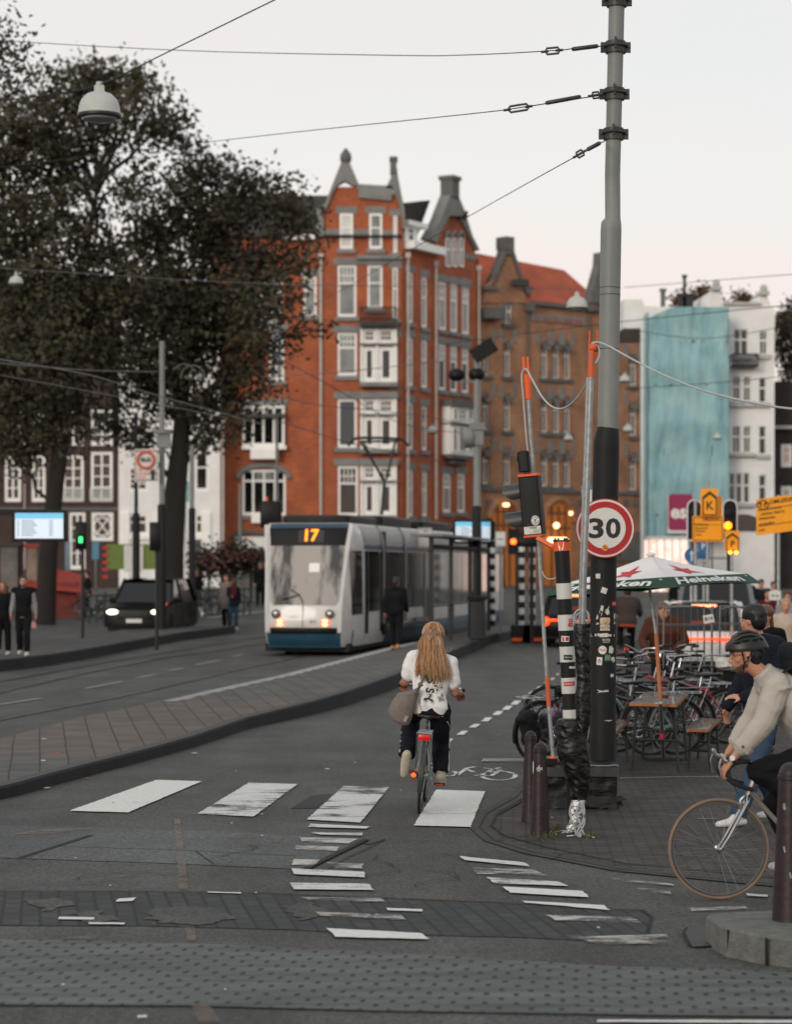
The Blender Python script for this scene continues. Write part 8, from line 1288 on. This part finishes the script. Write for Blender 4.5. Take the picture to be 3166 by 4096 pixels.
def loop(cx_,cy_,rx,ry,rt,n=16):return[(cx_+rx*math.cos(t)*math.cos(R(rt))-ry*math.sin(t)*math.sin(R(rt)),cy_+rx*math.cos(t)*math.sin(R(rt))+ry*math.sin(t)*math.cos(R(rt)))for t in[2*PI*i/n for i in range(n)]]
for L_ in((750,755,42,24,-20),(765,795,40,22,-50),(808,770,28,20,20),(690,845,38,20,40),(715,915,30,18,60),(815,855,26,12,-75),(790,880,24,11,25),(795,900,20,12,100),(825,895,18,12,60),(650,905,22,14,30)):
 mb=MB();mb.tube([onbody(BV,WI,*cW(*p),off=.001)for p in loop(*L_)],.0018,4,closed=True);part('print',mb,M_PR2,tee);decal(cW,[loop(L_[0],L_[1],L_[2]*.5,L_[3]*.5,L_[4],8)],'print',M_PR2,tee)
def hp(x,y,o=0):q=WI@A(*cW(x,y),20.62-o);return q
hc=WI@A(*cW(705,250),20.74);mb=MB();mb.ell(P(0,-.018,.035),(.09,.102,.1),22,14,X)
rs=[]
for y,l,r,th in((200,620,800,.07),(300,592,822,.075),(400,580,838,.07),(480,572,856,.06),(560,562,885,.05),(630,572,898,.042),(690,600,890,.02)):c=hp((l+r)/2,y);h=(r-l)/2*.3892*20.6/F;dy=WI.to_3x3()@Vector((1,0,0));rs.append([c+dy*h*math.cos(a)+Vector((0,1,0))*(th*math.sin(a)+.02)for a in[2*PI*k/18 for k in range(18)]])
mb.rings(rs);H_W1=mat('dark_blond_hair',(118,92,68),.45,var=.35,vs=14,stretch=(6,6,.5));H_W2=mat('golden_hair',(180,140,102),.42,var=.3,vs=14,stretch=(6,6,.5));hair=part('hair',fuse(mb,.012,3,.006,22),H_W1,wo)
sb=[MB(),MB()];hc0=P(0,-.018,.035)
for i in range(190):
 ph=rnd.uniform(-1.9,1.9);th0=rnd.uniform(60,89);k_=rnd.uniform(1.0,1.07);jt=rnd.gauss(0,.12);sb[i%2].tube([hc0+X@Vector((math.sin(ph+jt*u)*.094*math.cos(t),-math.cos(ph+jt*u)*.108*math.cos(t),.105*math.sin(t)))*k_ for u,t in[(j/6,R(th0-(th0+62)*j/6))for j in range(7)]],[.0035,.005,.0055,.0055,.005,.004,.002],4)
for i in range(520):
 t=rnd.random();x1=552+t*350;x0=700+(t-.5)*185+rnd.gauss(0,10);x1+=rnd.gauss(0,16);ye=610+110*(1-abs(t-.55)*1.3)+rnd.gauss(0,32);ph=rnd.random()*6;o=.055+.02*rnd.random();pts=[]
 for k in range(9):
  u=k/8;y=132+abs(t-.5)*60+(ye-132-abs(t-.5)*60)*u;xx=703+(x0-703)*min(1,u*4.5)**.55+(x1-x0)*(u**1.2)+math.sin(u*(5+3*rnd.random())+ph)*15*u;hw=105+45*u;ed=min(abs(xx-(705+20*u))/(hw*1.35),1);o_=-.13+(o+.13)*min(u*4,1)**.42;pts.append(hp(xx,y,o_*(1-.8*ed*ed)if o_>0 else o_))
 sb[0 if rnd.random()<.55 else 1].tube(pts,[.003,.0042,.004,.004,.0036,.003,.0024,.0018,.0008],4)
for q in(((820,330),(870,410),(900,395),(915,365)),((600,250),(560,330),(575,400),(540,450)),((850,520),(900,560),(905,640),(880,700)),((580,480),(545,560),(560,620),(550,650))):sb[1].tube([hp(*p,.03)for p in q],.0022,4)
part('hair_strands',sb[0],H_W1,hair);part('hair_strands',sb[1],H_W2,hair)
K_BAG=cloth('taupe_bag_canvas',(118,110,104),vs=10,bs=18);bgp=[(560,772),(515,798),(480,800),(345,830),(342,862),(320,880),(285,940),(264,1010),(268,1060),(300,1110),(380,1150),(440,1163),(475,1160),(492,1110),(520,1010),(548,930),(570,850),(590,800)];bt=thing('shoulder_bag','large taupe canvas bag slung across the back of the woman cyclist','bag',A(*cW(420,980),20.5))
part('bag_body',fuse(blob(bgp,20.5,.085,30,28,.008,9,cW),.01,3),K_BAG,bt,True);mb=MB();mb.tube(smoothline([A(*cW(x,y),d_)for x,y,d_ in((560,800,20.46),(590,752,20.42),(600,730,20.42),(620,670,20.5),(650,600,20.64),(690,520,20.68),(740,440,20.75))],4),[.016]*5+[.03]*3+[.016]*3+[.017]*14,10,flat=.6);part('strap',mb,K_BAG,bt,True)
mb=MB();mb.tube(smoothline([A(*cW(x,y),20.42)for x,y in((575,790),(585,860),(580,930),(606,1000))],4),.005,5);mb.tube(smoothline([A(*cW(x,y),20.42)for x,y in((570,800),(585,880),(590,940))],4),.004,5);part('cord',mb,K_BAG,bt,True);mb=MB();c_=A(*cW(440,1092),20.41);mb.box(c_,(.03,.006,.055),Matrix.Rotation(R(25),3,'Y'));part('label_patch',mb,mat('pale_patch',(140,130,124),.6),bt,True,False)
# --- helmeted man on the road bike ---
DM=15.17;Mm=TBM(3.127,DM,R(90));rbk,pd,sp=bike('silver-grey road bicycle with drop bars and tan tyres, front wheel showing',Mm,mat('silver_frame_paint',(138,134,128),.35,.3,var=.1),'race',M_GUM,crank=-55,r=.335,rt=.0145)
q=lambda X_,z,lat=0:(lat,3.127-X_,z)
MP={'pel':q(2.86,.99),'waist':q(2.78,1.1),'chest':q(2.63,1.28),'neck':q(2.44,1.47),'head':q(2.3,1.612),'shL':q(2.48,1.41,-.19),'shR':q(2.48,1.41,.19),'elL':q(2.385,1.175,-.23),'elR':q(2.385,1.175,.23),'wrL':q(2.185,.94,-.2),'wrR':q(2.22,.955,.2),'hdL':(0.02,.62,-.8),'hdR':(0,.55,-.7),'thL':(1,.3,0),'thR':(-1,.3,0),'hipL':q(2.85,.97,-.1),'hipR':q(2.85,.97,.1),'knL':q(2.36,.86,-.13),'knR':q(2.5,.62,.12),'anL':(pd[0].x,pd[0].y-.06,pd[0].z+.1),'anR':(pd[1].x,pd[1].y-.06,pd[1].z+.1),'look':(0,1,-.16)}
K_JK=cloth('pale_beige_jacket',(172,166,157),var=.05,bs=9);M_SKM=mat('bearded_man_skin',(176,124,100),.55,var=.1,vs=14)
mo,J,P,X=person('helmeted man in pale beige jacket and glasses riding a road bicycle across the corner',Mm,MP,dict(top=K_JK,bot=K_BLK,shoe=S_WHT,hair='short',hc=H_BLK,hk=.95,beard=1,collar=1,sk=.036,tk=.04,bulk=1.08,wide=.01,curl=.8,Ln=Vector((0,-1,-.3)),Rn=Vector((0,-1,-.3)),sleeve=1.0,tz=-.04,cut=.66),.0085,1.0,skin=M_SKM,fold=.009)
jk=[c for c in KIDS(mo)if c.name.startswith('jacket')][0];M_HEL=mat('black_helmet_shell',(17,18,20),.42,var=.15,vs=10,spec=.5);mb=MB()
prf=[(.0,.122,.0),(.35,.124,.01),(.7,.118,.03),(1,.105,.055),(1.25,.07,.078),(1.5,.01,.09)];rs=[]
for i in range(9):
 t=i/8*PI/2;rr=math.cos(t);rs.append([P(math.cos(a)*.098*rr,math.sin(a)*.142*rr-.018,.045+math.sin(t)*.105+(.012*math.sin(a)if i<3 else 0))for a in[2*PI*k/36 for k in range(36)]])
mb.rings(rs,False);rs=[[P(math.cos(a)*.098*k,math.sin(a)*.142*k-.018,z+.012*math.sin(a))for a in[2*PI*j/36 for j in range(36)]]for k,z in((1.0,.045),(.99,.03),(.9,.028),(.85,.06))];mb.rings(rs,False);ho=part('helmet',mb,M_HEL,mo)
for lx in(-.065,-.025,.025,.065):
 mb=MB();mb.tube([P(lx*(1-.2*abs(u)),.118*math.sin(u*1.2)-.018,.045+.108*math.cos(u*1.2)*math.sqrt(max(1-(lx/.1)**2,0))+.004)for u in(-.95,-.6,-.2,.2,.6,.95)],[.006,.0115,.0125,.0125,.0115,.006],8);part('helmet_rib',mb,M_HEL,ho)
 if abs(lx)>.05:
  for u in(-.5,.1,.6):mb=MB();mb.ell(P(lx*1.42,.118*math.sin(u*1.1)-.018,.075+.03*math.cos(u)),(.012,.03,.009),10,6,X);part('vent',mb,M_BLK,ho)
for s in(-1,1):mb=MB();mb.tube([P(s*.085,.03,.04),P(s*.079,.025,-.04),P(s*.04,.04,-.115),P(0,.045,-.125)],.0045,5);mb.tube([P(s*.085,-.05,.04),P(s*.081,.0,-.03),P(s*.079,.025,-.05)],.0045,5);part('helmet_strap',mb,M_BPL,ho)
go=None
for s in(-1,1):
 mb=MB();mb.tube([P(s*.033+.024*math.cos(a),.1-.012*abs(math.cos(a)),.008+.019*math.sin(a))for a in[2*PI*k/16 for k in range(16)]],.0016,5,closed=True);mb.tube([P(s*.056,.09,.012),P(s*.077,.05,.012),P(s*.08,-.01,.008)],.0018,5);part('glasses',mb,M_CHR,mo)
mb=MB();mb.ell(P(-.086,-.004,-.012),(.007,.009,.009),10,6,X);part('earphone',mb,M_BPL,mo)
W_,E_=J['wrL'],J['elL'];a_=(W_-E_).normalized();mb=MB();c=W_-a_*.0;mb.tube([c-a_*.009,c+a_*.009],.033,18);wt_=part('watch_strap',mb,M_BLK,mo);fc2=c+(Vector((-1,.1,.35))).normalized()*.032;mb=MB();nrm=Vector((-1,.1,.35)).normalized();mb.tube([fc2-nrm*.004,fc2+nrm*.006],.0185,20);part('watch_face',mb,mat('watch_dial',(205,205,200),.2,var=0),wt_)
mb=MB();cc=E_.lerp(W_,.66);mb.tube([cc-a_*.03,cc+a_*.02],[.071,.067],20);part('cuff',fuse(mb,.008,2,.004,20),K_JK,jk);mb=MB();bt_=cc+Vector((-.068,.01,.01));mb.tube([bt_,bt_+Vector((-.006,0,0))],.01,12);part('button',mb,mat('brown_button',(96,70,56),.4),jk)
K_BP=cloth('dark_navy_backpack_cloth',(24,28,34),bs=20);bp=thing('backpack','dark navy backpack on the back of the helmeted man','backpack',M=Mm);mb=MB();n_=(J['neck']-J['pel']).normalized();bk=n_.cross(Vector((1,0,0)));bk=bk if bk.z>0 else-bk;c0=J['chest'].lerp(J['neck'],.35)
Xb=Matrix((Vector((1,0,0)),bk,n_)).transposed();c1=J['neck']+bk*.2-n_*.12;mb.ell(c1,(.15,.1,.21),20,12,Xb);mb.ell(c1+bk*.05-n_*.1,(.13,.09,.13),16,10,Xb);mb.ell(c1+bk*.01+n_*.12,(.13,.085,.1),16,10,Xb);part('pack_body',fuse(mb,.012,3,.01,10),K_BP,bp)
for s in(-1,1):mb=MB();mb.tube(smoothline([c0+bk*.16+Vector((s*.1,0,0))+n_*.12,J['chest'].lerp(J['sh'+('L' if s<0 else 'R')],.75)+bk*.075+n_*.09,J['sh'+('L' if s<0 else 'R')]+Vector((-s*.035,.0,0))-bk*.06+n_*.035,J['chest']+Vector((s*.15,0,0))-bk*.1+n_*.0,J['chest']+Vector((s*.2,0,0))-n_*.1+bk*.03],5),.019,8,flat=.35);part('shoulder_strap',mb,K_BP,bp)
# ---------------- trees ----------------
def leaf_mesh(name,cl,size,seed,m,parent=None):
 g=np.random.default_rng(seed);cl=np.array(cl);c=np.repeat(cl[:,:3],cl[:,4].astype(int),0);sp_=np.repeat(cl[:,3],cl[:,4].astype(int));n=len(c)
 p=c+g.normal(0,1,(n,3))*sp_[:,None]*np.array([1,1,.8]);u=g.normal(0,1,(n,3));u/=np.linalg.norm(u,axis=1)[:,None];w=np.cross(u,g.normal(0,1,(n,3)));w/=np.linalg.norm(w,axis=1)[:,None];s=size*g.uniform(.6,1.3,(n,1));a=u*s*.62;b=w*s*.4
 v=np.stack([p-a,p-b*.9+a*.1,p+a,p+b*.9+a*.1],1).reshape(-1,3);me=bpy.data.meshes.new(name);me.vertices.add(4*n);me.vertices.foreach_set('co',v.astype(np.float32).ravel());me.loops.add(4*n);me.loops.foreach_set('vertex_index',np.arange(4*n,dtype=np.int32));me.polygons.add(n);me.polygons.foreach_set('loop_start',np.arange(0,4*n,4,dtype=np.int32));me.update(calc_edges=True);me.materials.append(m)
 o=bpy.data.objects.new(name,me);COL.objects.link(o);o.parent=parent;return o
M_LF=mat('autumn_dark_leaf',(54,52,43),.8,var=0,vs=.55,col2=(84,79,62),spec=.2,thr=(.35,.65));M_LF2=mat('dark_leaf',(48,46,38),.8,vs=.8,col2=(72,66,50),spec=.2);M_BARK=mat('dark_bark',(34,29,25),.95,var=.35,vs=4,bump=.8,bs=12,stretch=(1,1,.3))
def tree(lab,trunk,d_,lobes,seed,size=.185,dens=1.0,mleaf=M_LF,group=None,limbs=True):
 q=rnd.__class__(seed);P=[A(x*1.8756,y*1.8756,d_)for x,y,w in trunk];base=P[0].copy();base.z=gz(d_);t=thing('tree',lab,'tree',base,group=group);mb=MB();P[0]=Vector((P[0].x,d_,base.z-.1));rr=[w*1.8756*d_/F/2 for x,y,w in trunk];mb.tube(P,rr,14);cl=[];iv=Matrix.Translation(-base);top=P[-1]
 br_=MB()
 for lx,ly,lr,dn,dy in lobes:
  c=A(lx*1.8756,ly*1.8756,d_+dy);r=lr*1.8756*d_/F;k=int(27*dn*dens*r*r)+2;T_=[a_.lerp(b_,u_/4)for a_,b_ in zip(P[1:],P[2:])for u_ in range(4)];src=min(T_ or P,key=lambda p:abs(p.z-(c.z-.55*math.hypot(p.x-c.x,p.y-c.y)-.8)))
  def limb_(a,e_,r0,n=5):
   pts=[a.lerp(e_,i/n)+Vector((q.gauss(0,.18),q.gauss(0,.18),.35*math.sin(i/n*PI)))*(1 if 0<i<n else 0)*min((e_-a).length*.25,1.3)for i in range(n+1)];br_.tube(pts,[r0*(1-.8*i/n)for i in range(n+1)],6);return pts
  if limbs:pts=limb_(src,c,min(.13,.03+.017*(src-c).length))
  for i in range(k):
   while True:
    v=Vector((q.uniform(-1,1),q.uniform(-1,1),q.uniform(-1,1)))
    if v.length<1:break
   v=v*(.55+.45*v.length)*r;pc=c+v;cl.append((*(iv@pc),.24+.16*q.random(),int(q.uniform(16,36))))
   if limbs and i%13==0:limb_(pts[3]if q.random()<.5 else pts[4],pc,.028,3)
 part('trunk',mb,M_BARK,t,True)
 if limbs:part('branches',br_,M_BARK,t,True)
 leaf_mesh('crown',cl,size,seed,mleaf,t);return t
tree('leaning dark tree with broad autumn crown behind the big timetable screen',[(97,1345,44),(103,1180,40),(118,1040,36),(136,900,36),(145,780,30),(165,640,22),(190,500,14),(212,380,8)],80,[(60,430,110,.9,0),(150,330,85,.9,1),(30,280,90,1.1,-1),(240,185,62,.95,0),(190,165,55,.9,1),(300,170,40,.7,0),(120,200,70,1,1),(290,240,75,.75,-1),(190,250,80,.8,0),(360,270,60,.7,1),(130,580,130,1.2,0),(70,740,130,1.3,-1),(200,720,110,1.3,1),(250,600,95,1.05,0),(20,600,100,1.2,0),(60,880,90,1.1,0),(160,870,60,1.0,1),(210,440,85,.33,0),(300,370,90,.36,1),(90,330,80,.9,0),(-30,480,100,1.1,0),(-20,780,110,1.2,0),(-40,330,80,1,0),(70,935,60,.9,0),(150,930,45,.8,0),(0,960,60,1,0)],3)
tree('dark tree with forked trunk and wide crown reaching over the red brick house',[(372,1330,40),(370,1180,44),(374,1050,46),(384,960,40),(388,880,30),(392,800,24),(405,700,18),(430,600,12),(440,500,8)],84,[(390,620,110,1.1,0),(330,700,110,1.25,-1),(450,720,100,1.2,1),(300,820,80,1.1,0),(400,830,85,1.1,0),(490,830,62,1.0,1),(540,770,55,.9,0),(520,660,85,1.1,-1),(560,580,80,1.05,0),(480,540,90,1.0,1),(400,480,80,.7,0),(430,400,70,.62,0),(480,370,50,.7,1),(400,330,50,.7,0),(540,430,70,.8,0),(600,440,62,1.0,0),(640,480,48,.9,0),(650,560,50,.55,0),(620,640,50,.42,0),(660,700,34,.28,0),(600,730,42,.38,1),(500,900,40,.7,0),(340,440,80,.4,0),(430,890,50,.7,0),(555,385,32,.6,0),(575,830,34,.4,0),(320,520,90,.7,0),(470,460,70,.6,0),(250,900,50,.8,0),(305,925,36,.7,0),(440,935,36,.6,0),(300,960,26,.4,0)],5)
tree('nearer tree whose leafy branches enter at the top left corner of the view',[(-150,1450,60),(-140,900,50),(-120,500,40),(-90,260,24),(-60,120,14)],55,[(-30,60,60,.9,0),(20,145,42,.55,0),(0,100,46,.7,0),(55,175,26,.35,0),(-60,180,70,.9,0),(0,215,36,.5,0),(10,40,20,.3,0)],8,.12)
tree('dark tree filling the gap between the white house and the right edge',[(1700,1200,20),(1698,900,16),(1695,760,10)],124,[(1672,740,30,1.3,2),(1690,700,34,1.3,2),(1668,690,22,1.0,2),(1700,780,40,1.3,2),(1690,655,18,.6,2)],9,.2,1.2,M_LF2)
M_LF3=mat('brown_leaf',(96,70,48),.8,vs=.8,col2=(66,56,42),spec=.2)  # brown leaf tone mixed at random with a darker brown
for x,y,r,sd_,lab in((1500,632,20,11,'small roof-terrace tree by the dark chimney pipes on the white house'),(1585,640,16,12,'smaller roof-terrace shrub between the two stone finials'),(1455,640,16,13,'roof-terrace shrub left of the chimney pipes')):tree(lab,[(x,670,3),(x,655,3),(x,y,2)],130,[(x,y,r,1.0,0),(x+r*.8,y+8,r*.6,.9,0),(x-r*.8,y+8,r*.6,.9,0)],sd_,.2,2.0,M_LF3,limbs=False)
for x,y,r,sd_,lab in((445,1195,22,21,'dark flowering shrub beside the cycle racks, nearest the second trunk'),(490,1190,24,22,'dark flowering shrub behind the cycle racks, middle one'),(535,1185,20,23,'dark flowering shrub behind the cycle racks, closest to the tram')):
 t=tree(lab,[(x,1235,6),(x,1215,5),(x,y,3)],96,[(x,y,r,1.5,0),(x+10,y+14,r*.8,1.4,0),(x-14,y+10,r*.8,1.4,0)],sd_,.16,2.2,M_LF2,limbs=False);fb=MB();q=rnd.__class__(sd_)
 for i in range(26):c=A((x+q.gauss(0,r*.6))*1.8756,(y+q.gauss(0,r*.45))*1.8756,94.6);fb.box(c,(.12,.12,.1))
 part('blossoms',fb,mat('dusty_pink_%d'%sd_,(96,62,54),.8,var=.3),t,True)
for i,(x,d_,rz,lab)in enumerate(((800,84,80,'parked bicycle on the quay between the black car and the waiting couple'),(850,86,60,'dark bicycle in the quay rack, second from the black car'),(905,86,95,'dark bicycle in the quay rack, third from the black car'),(960,88,70,'dark bicycle in the quay rack near the left side of the tram'),(430,83,85,'bicycle against the green railing left of the black car'),(500,83.5,70,'bicycle against the green railing, right behind the black car'),(3080,52,30,'dark bicycle parked under the big diversion board'),(3130,56,60,'dark bicycle parked at the right edge behind the older woman'))):c=copytree(bd_,None,TBM(rearat(x,d_),d_,R(rz),R(3),gz(d_)));c['label']=lab;c['group']='bicycles parked far off'
for x0,x1,y0,y1,lab in((1150,1164,752,880,'tall dark chimney pipe on the white house roof'),(1040,1062,820,900,'short pale chimney pot on the white house roof'),(1130,1200,845,905,'dark rooftop plant housing beside the chimney pipe')):
 a,b_=A(*cR(x0,y0),121),A(*cR(x1,y1),121);mb=MB();mb.bx(a.x,b_.x,121,121+(b_.x-a.x),b_.z-1,a.z);mb.bx(a.x-.06,b_.x+.06,120.94,121.06+(b_.x-a.x),a.z,a.z+.12);solo('chimney',mb,M_STONED if x0==1040 else M_DKMET,lab,'chimney',smooth=False,origin=(a.x,121,b_.z-1))
mb=MB();a,b_=A(*cM(925,1145),108),A(*cM(1130,1230),108);M_SHOPL=mat('lit_shop_window',(230,190,180),.6,col2=(200,70,60),vs=1.8,emit=(255,214,196),es=.9,thr=(.5,.6));t=thing('shop','brightly lit white shop front under the turquoise scaffold','shop',((a.x+b_.x)/2,108,1));mb.bx(a.x,b_.x,108,110,1,a.z);part('shop_window',mb,M_SHOPL,t,True,False)
mb=MB();mb.bx(a.x-.1,b_.x+.1,107.9,110,a.z,a.z+.15);part('fascia',mb,M_SIGNW,t,True,False)
for k in range(6):mb=MB();x=a.x+(b_.x-a.x)*k/5;mb.bx(x-.05,x+.05,107.95,108.05,1,a.z);part('window_post',mb,M_FRM,t,True,False)
